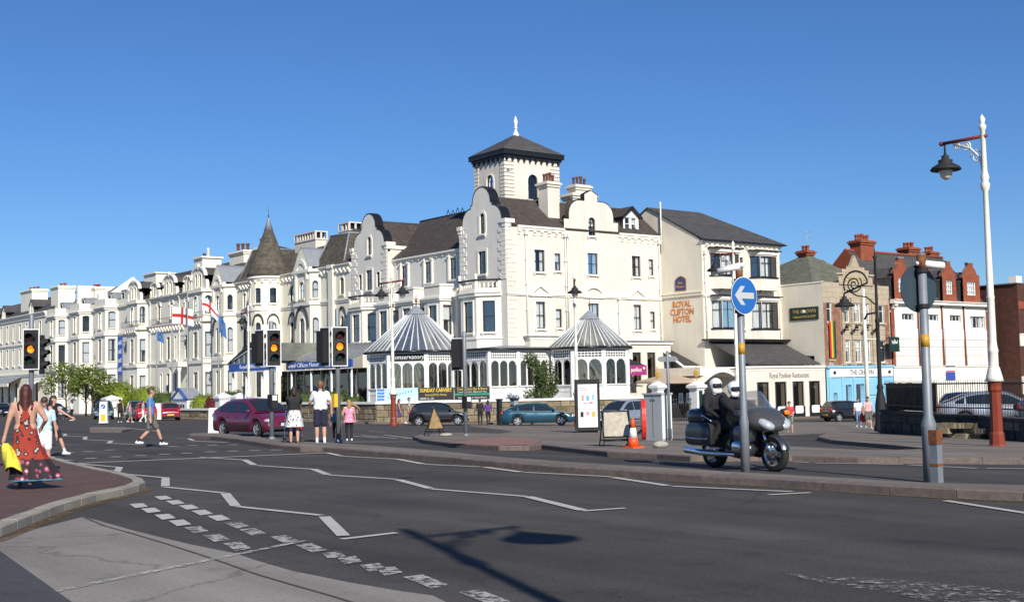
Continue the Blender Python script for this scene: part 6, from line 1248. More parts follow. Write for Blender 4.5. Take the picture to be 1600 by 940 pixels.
wp = thing('white_pole', 'slim white pole with a crossbar in front of the pub', 'pole', (68.5, 50.8, gz(68.5))); q = MB().mat('cast_white'); q.tube([(68.5, 50.8, -1.6), (68.5, 50.8, 3.2), (68.5, 50.8, 7.6)], [.16, .13, .08], 10); q.build('shaft', wp); q = MB().mat('cast_white'); q.tube([(68.3, 51.6, 4.2), (68.7, 50.0, 4.2)], .05, 6); q.build('crossbar', wp)
# ---------------------------------------------------------------- traffic signals
def signal_head(parent, p, rz, lit=True, back=False, s=1.0):
    R_ = Matrix.Rotation(rz, 4, 'Z'); T = Matrix.Translation(p)
    def F_(x, y, z): return (T @ R_) @ Vector((x * s, y * s, z * s))
    F = Fr(F_(0, 0, 0), R_ @ Vector((1, 0, 0)), R_ @ Vector((0, -1, 0)))
    q = MB().mat('soft_black'); q.fbox(F, -.17 * s, .17 * s, -.48 * s, .48 * s, -.22 * s, -.04 * s); hd = q.build('signal_box', parent)
    q = MB().mat('white_paint'); q.prism(F, [(-.245 * s, -.6 * s), (.245 * s, -.6 * s), (.245 * s, .6 * s), (-.245 * s, .6 * s)], -.035 * s, -.02 * s); q.build('board_border', hd); q = MB().mat('ban_black'); q.prism(F, [(-.215 * s, -.57 * s), (.215 * s, -.57 * s), (.215 * s, .57 * s), (-.215 * s, .57 * s)], -.045 * s, -.012 * s); q.build('backing_board', hd)
    for k, z in enumerate((.33, 0, -.33)):
        n = 14; q = MB().mat('soft_black'); a = [(.135 * s * math.cos(t), z * s + .135 * s * math.sin(t)) for t in [-.25 * PI + 1.5 * PI * i / n for i in range(n + 1)]]; A = [F.pt(u, zz, -.012 * s) for u, zz in a]; B = [F.pt(u, zz, (.2 if zz > z * s else .08) * s) for u, zz in a]; q.raw(A + B, [(i, i + 1, n + 2 + i, n + 1 + i) for i in range(n)], True); q.build('hood', hd)
        q = MB().mat('amber_lit' if (k == 1 and lit) else ('lens_red' if k == 0 else ('lens_green' if k == 2 else 'lens_amber'))); c = F.pt(0, z * s, 0); vs = [F.pt(.11 * s * math.cos(2 * PI * i / 14), z * s + .11 * s * math.sin(2 * PI * i / 14), -.005 * s) for i in range(14)] + [F.pt(0, z * s, .03 * s)]; q.raw(vs, [(i, (i + 1) % 14, 14) for i in range(14)], True); q.build('lens', hd)
    return hd
mat('lens_red', (.05, .008, .008), .25); mat('lens_green', (.008, .03, .02), .25); mat('lens_amber', (.06, .02, .005), .25); mat('box_yellow', (.75, .48, .02), .5)
def signal(x, y, label, heads, h=3.5, extra=None):
    t = thing('traffic_light', label, 'traffic light', (x, y, gz(x))); z = gz(x); q = MB().mat('metal_grey'); q.lathe([(.075, -.1), (.075, h), (.06, h + .03), (0, h + .04)], (x, y, z), 12); q.lathe([(.12, -.05), (.12, .14), (.075, .2)], (x, y, z), 12); q.build('pole', t)
    for dx, dy, hz, rz, lit in heads: signal_head(t, (x + dx, y + dy, z + hz), rz, lit)
    if extra: extra(t, x, y, z)
    return t
aim = lambda x, y: math.atan2(-y, -x) + PI / 2      # a head whose face (-Y) looks at the camera
def push(t, x, y, z):
    q = MB().mat('soft_black'); q.box((x - .14, y - .26, z + 1.12), (x + .1, y + .02, z + 1.55)); b_ = q.build('push_button_box', t); q = MB().mat('white_paint'); q.box((x - .1, y - .272, z + 1.36), (x + .06, y - .262, z + 1.52)); q.build('button_label', b_)
def yellowbox(t, x, y, z): q = MB().mat('box_yellow'); q.box((x - .16, y - .06, z + 1.15), (x + .02, y + .16, z + 1.55)); b_ = q.build('push_button_box', t)
lx, ly = 10.9, 37.6
signal(lx, ly, 'traffic light showing amber behind the woman in the red dress', [(-.08, -.2, 3.0, aim(lx, ly) - .35, True), (.28, -.12, 2.85, aim(lx, ly) + 1.2, False)], 4.0)
signal(18.15, 36.56, 'traffic light showing amber on a grey pole beside the maroon car', [(0, -.2, 3.05, aim(18, 36) + .25, True), (-.3, .18, 3.05, aim(18, 36) + 2.2, False)], 3.9, push)
signal(18.62, 33.05, 'traffic light showing amber with a yellow button box beside the girl in pink', [(-.02, -.18, 2.98, aim(18.6, 33) + .2, True), (-.32, .16, 2.98, aim(18.6, 33) + 2.2, False)], 4.1, yellowbox)
signal(26.24, 37.15, 'traffic light seen from behind next to the triangular sign frame', [(-.14, .24, 3.1, aim(26, 37) + 2.75, False)], 3.9, push)
# ---------------------------------------------------------------- round signs on poles
mat('sign_blue', (.02, .13, .42), .35); mat('sign_back', (.03, .05, .065), .5); mat('sticker', (.50, .27, .02), .5)
def signpole(x, y, label, face, h, rz, zc, rust=False, cyl=None):
    t = thing('sign_post', label, 'sign post', (x, y, gz(x) + .12)); z = gz(x) + .1; q = MB().mat('metal_grey'); rb = .112 if rust else .082; ru = .068 if rust else .06; q.lathe([(rb, -.15), (rb, .75), (rb * 1.06, .8), (ru + .004, .95), (ru, h), (.0, h + .02)], (x, y, z), 14); q.build('pole', t)
    q = MB().mat('sticker'); q.lathe([(ru + .003, 2.02), (ru + .003, 2.22)], (x, y, z), 14); q.build('yellow_band', t); q = MB().mat('rust'); q.lathe([(ru + .003, h - .26), (ru + .006, h - .02)], (x, y, z), 12); q.build('rusty_top', t)
    N = Vector((math.cos(rz), math.sin(rz), 0)); U = Vector((-N.y, N.x, 0)); F = Fr(Vector((x, y, z)) + N * .1, U, N); n = 32; r = .34 if face else .38
    P = [(r * math.cos(2 * PI * i / n), zc + r * math.sin(2 * PI * i / n)) for i in range(n)]
    q = MB().mat('sign_back'); q.prism(F, P, -.015, .0); dk = q.build('sign_disc', t)
    if face:
        q = MB().mat('white_paint'); q.prism(F, P, .001, .004); q.build('sign_rim', dk); q = MB().mat('sign_blue'); q.prism(F, [(u * .965, zc + (v - zc) * .965) for u, v in P], .004, .008); q.build('sign_face', dk)
        s = -1.0; A = [(-.25, 0), (-.09, .17), (.02, .17), (-.08, .055), (.25, .055), (.25, -.055), (-.08, -.055), (.02, -.17), (-.09, -.17)]; q = MB().mat('sign_grey'); q.prism(F, [(u * -1 * (1 if U.dot(_r) < 0 else -1), zc + v) for u, v in A], .008, .012); q.build('arrow', dk)
    for zz in (zc - .28, zc + .28): q = MB().mat('soft_black'); q.lathe([(.085, zz - .03), (.1, zz - .03), (.1, zz + .03), (.085, zz + .03)], (x, y, z), 12, False); q.build('clamp', t)
    if rust:
        q = MB().mat('metal_grey'); q.box((x - .09, y - .19, z - .1), (x + .05, y - .03, z + .7)); q.build('feeder_box', t); q = MB().mat('rust'); q.box((x - .1, y - .2, z + .5), (x + .06, y - .02, z + .72)); q.box((x - .096, y - .196, z + .16), (x + .056, y - .024, z + .2)); q.build('rust_patch', t)
    if cyl:
        d = Vector(cyl); c = Vector((x, y, z + h - (.16 if rust else -.06))); q = MB().mat('white_paint'); q.tube([c - d * .02, c + d * .38], [.062, .058], 12); q.tube([c - d * .1, c - d * .02], [.03, .06], 12); q.build('light_unit', t)
    return t
signpole(16.75, 15.09, 'blue round sign with a white left arrow on a grey pole before the motorcycle', True, 3.55, math.radians(270), 3.07, cyl=(-.62, .78, -.22))
signpole(17.04, 11.51, 'round sign seen from behind on a rusty patched grey pole', False, 3.5, math.radians(79), 2.95, rust=True, cyl=(.75, -.55, -.1))
q = None
# ---------------------------------------------------------------- poster stand, cabinet, finger post, temporary signs
tot = thing('poster_stand', 'free standing illuminated poster stand with a white poster on the paving', 'poster stand', (36.8, 42.45, gz(36.8)))
FT = FF((36.34, 42.78), (37.22, 42.16), (20, 20)); FT.o.z = gz(36.8); n = FT.len
q = MB().mat('soft_black'); q.fbox(FT, -.02, n + .02, .1, 2.42, -.38, 0); q.fbox(FT, .1, n - .1, -.1, .12, -.3, -.08); q.build('casing', tot); q = MB().mat('white_paint'); q.fbox(FT, .1, n - .1, .26, 2.2, .0, .012); po = q.build('poster', tot)
mat('poster_pink', (.7, .25, .28), .6); mat('poster_tan', (.45, .28, .18), .6)
for u, z, w, h, m in ((.18, 2.02, .3, .04, 'poster_pink'), (.18, 1.93, .42, .04, 'poster_pink'), (.26, 1.46, .11, .26, 'poster_tan'), (.48, 1.46, .13, .22, 'ink_blue'), (.74, 1.48, .11, .26, 'notice_blue'), (.34, 1.3, .15, .07, 'poster_pink'), (.6, 1.33, .17, .06, 'notice_red'), (.2, .72, .14, .24, 'soft_black'), (.46, .8, .14, .16, 'poster_pink'), (.72, .72, .15, .24, 'notice_yellow')): q = MB().mat(m); q.fbox(FT, u, u + w, z, z + h, .012, .015); q.build('printed_patch', po)
q = MB().mat('sign_grey'); q.fbox(FT, .1, n - .1, 1.06, 1.1, .012, .016); q.build('poster_fold', po)
cb = thing('street_cabinet', 'grey steel street cabinet with its sunlit side coloured white beside the finger post', 'cabinet', (29.9, 30.7, gz(29.9))); z = gz(29.9) + .1
mat('cab_grey', (.45, .46, .46), .6, var=.08, scale=3, dirt=.3)
q = MB().mat('cab_grey'); q.box((29.5, 30.25, z - .05), (29.96, 31.12, z + 1.5)); q.box((29.46, 30.21, z + 1.5), (30.0, 31.16, z + 1.56)); o_ = q.build('body', cb); q = MB().mat('white_paint'); q.box((29.5, 30.235, z + .02), (29.96, 30.249, z + 1.48)); q.build('sunlit_side', cb); q = MB().mat('metal_grey'); q.box((29.49, 30.55, z + 1.28), (29.499, 30.8, z + 1.36)); q.build('vent', cb); q = MB().mat('frame_dark'); q.box((29.494, 30.68, z + .05), (29.499, 30.69, z + 1.45)); q.build('door_gap', cb); q = MB().mat('frame_dark'); q.box((29.75, 30.2, z), (29.9, 30.236, z + .34)); q.build('side_hatch', cb)  # white side sheet paints in the sunlight; grey body carries the shaded tone
fp = thing('finger_post', 'grey finger post with two small direction blades by the cabinet', 'sign post', (29.6, 30.0, gz(29.6))); z = gz(29.6) + .1; q = MB().mat('metal_grey'); q.lathe([(.05, -.1), (.05, 2.95), (0, 2.98)], (29.6, 30.0, z), 10); q.build('pole', fp)
for s in (-1, 1): q = MB().mat('metal_grey'); F = FF((29.6, 30.0), (29.6 + .79 * s, 30.0 - .61 * s), (0, 0)); q.prism(F, [(.05, 2.6), (.26, 2.6), (.36, 2.69), (.26, 2.78), (.05, 2.78)], z * 0 - .02, .02); F.o.z = z; q2 = MB().mat('metal_grey'); q2.prism(F, [(.05, 2.6), (.26, 2.6), (.36, 2.69), (.26, 2.78), (.05, 2.78)], -.02, .02); q2.build('blade', fp)
mat('wood_raw', (.27, .18, .075), .85, var=.3, scale=6, bump=.2); mat('scratched', (.42, .38, .30), .7, var=.25, scale=9, dirt=.5); mat('cone_orange', (.75, .09, .015), .5); mat('sign_red', (.70, .03, .025), .4)
def aframe(name, label, x, y, rz, poly, hgt, m, spread):
    t = thing(name, label, 'road sign', (x, y, gz(x) + .12), rz, world=False); F = Fr((0, 0, 0), (1, 0, 0), (0, -1, 0)); q = MB().mat(m); k = spread / hgt
    A = [Vector((u, -k * (hgt - z) * .5, z)) for u, z in poly]; B = [v + Vector((0, .015, 0)) for v in A]; n = len(A); q.raw(A + B, [tuple(range(n)), tuple(range(2 * n - 1, n - 1, -1))] + [(i, (i + 1) % n, n + (i + 1) % n, n + i) for i in range(n)]); q.build('plate', t)
    for a_, b_2 in zip(A, A[1:] + A[:1]): q = MB().mat('frame_dark'); q.tube([a_, b_2], .02, 5); q.build('plate_rim', t)
    w = max(u for u, z in poly)
    for s in (-1, 1):
        for f in (-1, 1): q = MB().mat('frame_dark'); q.tube([(s * w * (.5 if m == 'wood_raw' else .9), 0, hgt * (.62 if m == 'wood_raw' else 1.0)), (s * (w * 1.05), f * spread * .5, 0)], .018, 5); q.build('leg', t)
    for f in (-1, 1): q = MB().mat('frame_dark'); q.tube([(-w * 1.02, f * spread * .42, .16), (w * 1.02, f * spread * .42, .16)], .016, 5); q.build('cross_bar', t)
    return t
tri = aframe('triangular_sign_frame', 'folding triangular road sign seen from behind on the kerb nose', 24.75, 37.0, math.radians(-18), [(-.29, .26), (.29, .26), (0.03, .98), (-.03, .98)], 1.02, 'wood_raw', .6)
mat('sandbag_cloth', (.40, .37, .32), .9, var=.25, scale=8, bump=.3, bscale=20); sb_ = MB().mat('sandbag_cloth'); sb_.ball((24.95, 36.55, gz(25) + .17), (.26, .2, .07), 12, 8); tag(sb_.build('sandbag'), 'pale sandbag lying beside the triangular sign frame', 'sandbag')
aframe('rectangular_sign_frame', 'weathered rectangular road sign seen from behind next to a traffic cone', 22.4, 24.75, math.radians(-30), [(-.37, .26), (.37, .26), (.37, .93), (-.37, .93)], .93, 'scratched', .6)
def cone(x, y, label, s=1.0, h0=0.12):
    t = thing('traffic_cone', label, 'cone', (x, y, gz(x) + h0), world=False); q = MB().mat('soft_black' if False else 'cone_orange'); q.box((-.2 * s, -.2 * s, 0), (.2 * s, .2 * s, .05 * s)); q.build('foot', t); q = MB().mat('cone_orange'); q.lathe([(.15 * s, .05 * s), (.11 * s, .28 * s)], (0, 0, 0), 16); q.lathe([(.075 * s, .52 * s), (.03 * s, .76 * s), (.0, .77 * s)], (0, 0, 0), 16); q.build('cone_body', t); q = MB().mat('white_paint'); q.lathe([(.113 * s, .27 * s), (.073 * s, .525 * s)], (0, 0, 0), 16); q.build('reflective_sleeve', t)
cone(21.75, 23.37, 'orange and white traffic cone beside the round red roadworks sign', 1.0); cone(43.4, 30.9, 'red and white traffic cone by the dark railing wall', 1.25)
rs = thing('red_road_sign', 'red edged folding road sign standing edge on by the traffic cone', 'road sign', (22.2, 23.45, gz(22.2) + .12), math.radians(50), world=False)
q = MB().mat('sign_red'); n = 20; F = RF(0); P = [(.42 * math.cos(2 * PI * i / n), .72 + .52 * math.sin(2 * PI * i / n)) for i in range(n)]; q.prism(F, P, -.05, .05); q.build('plate', rs); q = MB().mat('white_paint'); q.prism(F, [(u * .8, .72 + (z - .72) * .8) for u, z in P], .05, .056); q.build('white_face', rs); q = MB().mat('frame_dark'); q.tube([(-.3, 0, .5), (-.35, .5, 0)], .02, 5); q.tube([(.3, 0, .5), (.35, .5, 0)], .02, 5); q.build('stay', rs)
sb_ = MB().mat('sandbag_cloth'); sb_.ball((22.5, 23.15, gz(22.5) + .2), (.24, .17, .1), 12, 8); tag(sb_.build('sandbag'), 'pale sandbag at the foot of the red road sign', 'sandbag')
def bollard(x, y, label, z0=.1, h=1.05, w=.4, blue=False):
    t = thing('keep_left_bollard', label, 'bollard', (x, y, gz(x) + z0), math.radians(-38), world=False); q = MB().mat('white_paint'); q.prism(RF(0), [(-w * .56, 0), (w * .56, 0), (w * .5, .12), (w * .45, h - .05), (w * .38, h), (-w * .38, h), (-w * .45, h - .05), (-w * .5, .12)], -.12, .12); q.build('body', t)
    if blue:
        q = MB().mat('sign_blue'); q.prism(RF(-.122), [(.15 * math.cos(2 * PI * i / 16), h * .77 + .15 * math.sin(2 * PI * i / 16)) for i in range(16)], 0, .004); o_ = q.build('blue_roundel', t); q = MB().mat('white_paint'); q.prism(RF(-.127), [(-.1, h * .77 - .1), (.0, h * .77 - .09), (-.02, h * .77 - .05), (.09, h * .77 + .07), (.07, h * .77 + .09), (-.05, h * .77 - .02), (-.09, h * .77)], 0, .003); q.build('arrow', o_); q = MB().mat('box_yellow'); q.fbox(RF(-.122), -.15, .15, .12, .55, 0, .004); q.build('yellow_panel', t)
    return t
bollard(26.92, 77.56, 'white bollard with blue arrow and yellow panel on the small refuge', blue=True, h=1.35, w=.5); bollard(37.7, 96.0, 'plain white bollard beyond the man in blue', h=1.3, w=.5); bollard(22.1, 50.0, 'plain white bollard in front of the maroon car', h=1.1, w=.42, z0=.0)
mt = thing('ticket_machine', 'black and silver parking ticket machine against the garden wall', 'ticket machine', (49.6, 64.6, gz(49.6))); z = gz(49.6) + .1; q = MB().mat('galv'); q.box((49.4, 64.4, z), (49.75, 64.8, z + 1.55)); q.build('body', mt); q = MB().mat('soft_black'); q.box((49.36, 64.36, z + 1.5), (49.79, 64.84, z + 1.65)); q.box((49.38, 64.39, z + .9), (49.41, 64.8, z + 1.2)); q.build('hood', mt)
q = MB().mat('soft_black'); q.box((48.7, 65.1, gz(48.8)), (48.95, 65.4, gz(48.8) + 1.6)); q.box((48.66, 65.06, gz(48.8) + 1.6), (48.99, 65.44, gz(48.8) + 1.7)); tag(q.build('black_bollard_post'), 'plain black post beside the ticket machine', 'post')
# ---------------------------------------------------------------- flagpoles
mat('flag_white', (.80, .80, .80), .8); mat('flag_blue', (.05, .15, .38), .8)
def flagpole(x, y, h, label, flag, zt, dr=1):
    t = thing('flagpole', label, 'flagpole', (x, y, gz(x))); z = gz(x) - .1; q = MB().mat('white_paint'); q.lathe([(.09, 0), (.05, h), (.09, h + .02), (.09, h + .12), (0, h + .18)], (x, y, z), 10); q.build('pole', t)
    L_, H_ = flag[1], flag[2]; nx, nz = 16, 10; U = Vector((.55, -.83, 0)) * dr; q = MB(); V = []
    for i in range(nx + 1):
        for j in range(nz + 1):
            u = i / nx; v = j / nz; d = .16 * math.sin(u * 6 + v * 1.3) * u; p = Vector((x, y, zt)) + U * (u * L_ * .92) + Vector((.83, .55, 0)) * d + Vector((0, 0, -v * H_ - u * u * flag[3])); V.append(p)
    q.mat('flag_white'); q.mat('flag_red'); q.mat('flag_blue'); q.mat('gold'); F_ = []
    for i in range(nx):
        for j in range(nz):
            a = i * (nz + 1) + j; q.cur = (1 if (abs((i + .5) / nx - .5) < .09 or abs((j + .5) / nz - .5) < .11) else 0) if flag[0] == 'george' else (3 if abs(i - 8) < 2 and abs(j - 5) < 2 else 2); q.raw([V[a], V[a + nz + 1], V[a + nz + 2], V[a + 1]], [(0, 1, 2, 3)], True)
    o = link('flag', q.mesh('flag', t.location), t)
    return t
flagpole(47.0, 116.1, 11.0, 'flagpole with a large England flag streaming above the notice hut', ('george', 2.6, 1.65, .35), 10.0)
flagpole(47.0, 112.3, 13.6, 'tallest white flagpole standing bare between the two England flags', ('blue', .02, .02, .0), 12.0)
flagpole(47.0, 108.9, 11.2, 'flagpole with a steeply drooping England flag beside the gothic bay', ('george', 1.95, 1.15, 1.35), 10.4)
flagpole(46.8, 104.8, 9.6, 'flagpole with a limp dark blue flag beside the entrance canopy', ('blue', .85, 1.5, .75), 8.5)
flagpole(47.0, 120.1, 8.9, 'flagpole with a small blue flag before the ornate terrace block', ('blue', .9, .95, .3), 7.8)
# ---------------------------------------------------------------- notice hut
nh = thing('notice_hut', 'small white gabled notice hut with blue trim behind the low wall', 'notice hut', (47, 113.5, -.9)); FH = SF(46.5); c = 113.0
q = MB().mat('white_paint'); q.box((46.5, c - 1.7, -1.0), (48, c + 1.7, 1.0)); q.prism(FH, [(c - 1.7, 1.0), (c + 1.7, 1.0), (c, 1.95)], -1.5, 0); q.build('cabin', nh); q = MB().mat('canopy_blue')
q.prism(FH, [(c - 1.95, 1.0), (c - 1.8, .98), (c, 1.97), (c + 1.8, .98), (c + 1.95, 1.0), (c, 2.08)], .0, .15); q.mat('lead_grey'); q.prism(FH, [(c - 1.9, 1.0), (c - 1.75, .98), (c, 1.96), (c + 1.75, .98), (c + 1.9, 1.0), (c, 2.06)], -1.6, .0); q.mat('canopy_blue'); q.fbox(FH, c - 1.8, c + 1.8, .88, 1.0, -.02, .1); q.build('roof_trim', nh)
for i in range(4): q = MB().mat('room'); q.fbox(FH, c - 1.1 + i * .56, c - .7 + i * .56, -.35, .5, 0, .02); q.build('window_light', nh)
# ---------------------------------------------------------------- railings on the right
fw = thing('railing_wall', 'dark low stone wall topped with boards and iron railings', 'wall', (40, 27, -.65)); mat('dark_stone', (.055, .05, .045), .95, var=.5, scale=3, bump=.6, bscale=12); mat('dark_board', (.15, .115, .09), .85, var=.35, scale=3, bump=.2); mat('iron', (.02, .018, .018), .6)
PL = [(43.3, 31.5), (42.5, 30.35), (40.1, 27.0), (39.0, 24.3), (36.0, 20.4), (31, 13.5)]
for k, (a, b) in enumerate(zip(PL[:-1], PL[1:])):
    F = FF(a, b, (20, 40)); n = F.len; u = 0; zb = gz(41) - .15
    q = MB().mat('dark_stone'); q.fbox(F, 0, n, zb, .26 - .03 * k, -.4, 0)
    q.build('wall_core', fw)
    while u < n:
        w = random.uniform(.4, .8)
        for cz in range(3):
            if random.random() < .9: q = MB().mat(random.choice(('dark_stone', 'dark_stone', 'stone_c'))if k == 3 else 'dark_stone'); h0 = zb + .1 + cz * .3; q.fbox(F, u, min(u + w - .03, n), h0, h0 + .27, -.02, .03 + random.uniform(0, .06)); q.build('stone', fw)
        u += w
    q = MB().mat('dark_stone'); q.fbox(F, 0, n, .24 - .03 * k, .34 - .03 * k, -.48, .06); q.build('coping', fw)
    if k < 2:
        m = int(n / .3)
        for i in range(m): q = MB().mat('dark_board'); q.fbox(F, n * i / m + .01, n * (i + 1) / m - .01, .34, 1.42 + random.uniform(-.02, .02), -.3, -.27 + random.uniform(0, .012)); q.build('board', fw)
    m = int(n / .13)
    for i in range(m): q = MB().mat('iron'); p = F.pt(n * (i + .5) / m, .3, -.2); q.tube([p, p + Vector((0, 0, 1.14)), p + Vector((0, 0, 1.26))], [.013, .013, .002], 4); q.build('railing_bar', fw)
    for z in (.5, 1.36): q = MB().mat('iron'); q.fbox(F, 0, n, z, z + .05, -.22, -.18); q.build('rail', fw)
rub = thing('broken_wall_stones', 'pile of loose pale stones in the broken part of the railing wall', 'stones', (38.6, 24.3, -.6))
for i in range(16): q = MB().mat(random.choice(('stone_a', 'stone_b', 'stone_d'))); x = 38.25 + random.uniform(-.3, .35); y = 24.4 + random.uniform(-.7, .9); zz = gz(38) + .12 + random.choice((0, .18, .36)) ; q.box((x - .14, y - .2, zz - .02), (x + .14, y + .2, zz + .16)); q.build('stone', rub)
# ---------------------------------------------------------------- planting
def leafmat(name, c):
    m, nt, b = new_mat(name); L = nt.links.new; b.inputs['Roughness'].default_value = .6; g = nd(nt, 'ShaderNodeNewGeometry'); n = nd(nt, 'ShaderNodeTexNoise', Scale=2.5, Detail=3.0); L(g.outputs['Position'], n.inputs['Vector']); mx = nd(nt, 'ShaderNodeMix', data_type='RGBA'); r = nd(nt, 'ShaderNodeMath', operation='ADD'); L(n.outputs[0], r.inputs[0]); L(g.outputs['Random Per Island'], r.inputs[1]); r2 = nd(nt, 'ShaderNodeMath', operation='MULTIPLY'); L(r.outputs[0], r2.inputs[0]); r2.inputs[1].default_value = .5; L(r2.outputs[0], mx.inputs[0]); mx.inputs[6].default_value = (c[0] * .45, c[1] * .5, c[2] * .5, 1); mx.inputs[7].default_value = (c[0] * 1.7, c[1] * 1.5, c[2] * 1.3, 1); L(mx.outputs[2], b.inputs['Base Color'])
    tr = nd(nt, 'ShaderNodeBsdfTranslucent'); L(mx.outputs[2], tr.inputs[0]); ms = nd(nt, 'ShaderNodeMixShader'); ms.inputs[0].default_value = .25; L(b.outputs[0], ms.inputs[1]); L(tr.outputs[0], ms.inputs[2]); L(ms.outputs[0], nt.nodes['Material Output'].inputs[0])
leafmat('leaf_fresh', (.135, .19, .035)); leafmat('leaf_hedge', (.16, .23, .02)); leafmat('leaf_dark', (.05, .085, .02)); leafmat('leaf_red', (.13, .025, .03)); leafmat('leaf_ivy', (.07, .11, .03)); mat('bark', (.12, .09, .06), .95, var=.3, scale=8, bump=.5)
def leaves(centres, radii, n, size, surf=.0):
    """n leaf quads spread through a union of ellipsoids; surf pushes them to the surface"""
    cs = np.array(centres, float); rs = np.array(radii, float); k = rng.integers(0, len(cs), n); d = rng.normal(size=(n, 3)); d /= np.linalg.norm(d, axis=1)[:, None]; r = rng.random(n) ** (1 / 3); r = surf + (1 - surf) * r
    p = cs[k] + d * rs[k] * r[:, None]; a = rng.normal(size=(n, 3)); a /= np.linalg.norm(a, axis=1)[:, None]; b = np.cross(a, rng.normal(size=(n, 3))); b /= np.linalg.norm(b, axis=1)[:, None]; s = size * rng.uniform(.6, 1.3, n)[:, None]
    V = np.stack([p - a * s, p + b * s * .45, p + a * s, p - b * s * .45], 1).reshape(-1, 3); return V, [(4 * i, 4 * i + 1, 4 * i + 2, 4 * i + 3) for i in range(n)]
def foliage(parent, name, m, centres, radii, n, size, surf=0.0):
    V, Fc = leaves(centres, radii, n, size, surf); off = np.array(parent.location) if parent is not None and parent.get('_w') else 0; me = bpy.data.meshes.new(name); me.from_pydata((V - off).tolist(), [], Fc); me.materials.append(MATS[m]); return link(name, me, parent)
def tree(x, y, h, r, label, m='leaf_fresh', n=1500, name='young_tree'):
    t = thing(name, label, 'tree', (x, y, gz(x))); z = gz(x); q = MB().mat('bark'); q.tube([(x, y, z - .1), (x + .05, y, z + h * .25), (x - .05, y + .08, z + h * .5), (x, y, z + h * .85)], [.13, .1, .07, .02], 8)
    cs = []; 
    for i in range(13):
        a = i * 2.4; f = .5 + .45 * (i / 13); rr = r * (1.05 - abs(f - .62) * 1.5); e = Vector((x + rr * math.cos(a), y + rr * math.sin(a), z + h * f)); q.tube([(x, y, z + h * (f - .22)), (x + rr * .45 * math.cos(a), y + rr * .45 * math.sin(a), z + h * (f - .08)), e], [.045, .03, .012], 5); cs.append(e)
    q.raw([], []); tr_ = link('trunk', q.mesh('trunk', t.location), t); foliage(t, 'crown', m, cs + [(x, y, z + h * .75), (x, y, z + h * .9)], [(r * .42, r * .42, r * .34)] * len(cs) + [(r * .5, r * .5, r * .4)] * 2, n, .17); return t
tree(42.6, 134.5, 5.7, 2.0, 'young tree with fresh green leaves before the terrace'); tree(42.8, 126.8, 5.2, 1.9, 'young tree with coppery green leaves beside the clipped hedge', 'leaf_fresh'); tree(43.4, 130.5, 4.6, 1.2, 'slight young tree between two fuller trees', n=600)
def shrub(x, y, rx, ry, h, label, m='leaf_hedge', n=2600, size=.09, name='clipped_shrub'):
    t = thing(name, label, 'shrub', (x, y, gz(x))); z = gz(x) + .05; foliage(t, 'crown', m, [(x, y, z + h * .48), (x + rx * .3, y - ry * .2, z + h * .56), (x - rx * .2, y + ry * .3, z + h * .5)], [(rx, ry, h * .5), (rx * .7, ry * .75, h * .45), (rx * .7, ry * .7, h * .46)], n, size, .55)
    q = MB().mat('bark'); q.tube([(x, y, z - .1), (x, y, z + h * .5)], [.1, .04], 6); q.mat(m); q.ball((x, y, z + h * .47), (rx * .82, ry * .82, h * .44), 14, 10); link('trunk', q.mesh('trunk', t.location), t); return t
shrub(46.5, 130.9, 1.8, 4.3, 3.7, 'large bright green clipped hedge beside the white domed pier', n=5200, size=.12); shrub(46.5, 122.0, 1.4, 2.9, 3.2, 'rounded bright green hedge behind the red car', n=3600); shrub(46.8, 117.8, 1.2, 2.0, 2.6, 'dark green bush beside the notice hut', 'leaf_dark', 2400); shrub(46.5, 107.6, 1.1, 1.6, 2.3, 'green bush right of the notice hut', 'leaf_hedge', 2000); shrub(46.5, 104.6, 1.0, 1.5, 2.2, 'purple leaved bush beside the green bush', 'leaf_red', 2000); shrub(46.6, 101.6, 1.1, 2.0, 2.6, 'dark bush with pale flowers behind the white pier', 'leaf_dark', 2600)
shrub(46.3, 87.5, .9, 2.6, 2.3, 'loose green shrub under the hotel canopy', 'leaf_ivy', 2600); shrub(46.4, 82.6, .9, 1.4, 2.4, 'straggling green shrub behind the wall under the canopy', 'leaf_ivy', 1600); shrub(46.4, 80.2, .8, 1.2, 2.0, 'small green shrub next to the large conservatory', 'leaf_ivy', 1400)
iv = thing('climbing_bush', 'tall leafy bush growing in front of the verandah windows', 'bush', (56.5, 70.2, -1.15)); cs = [(56.5 + random.uniform(-.95, .95), 70.2 + random.uniform(-.6, .6) - .0, 1.0 + random.uniform(-.3, 2.5)) for i in range(15)]; foliage(iv, 'crown', 'leaf_ivy', cs, [(.55, .55, .6)] * 15, 4200, .1); q = MB().mat('bark')
for c in cs[:8]: q.tube([(56.5, 70.2, -1.15), ((56.5 + c[0]) / 2, (70.2 + c[1]) / 2, c[2] * .4), c], [.05, .035, .01], 5)
link('stem', q.mesh('stem', iv.location), iv)
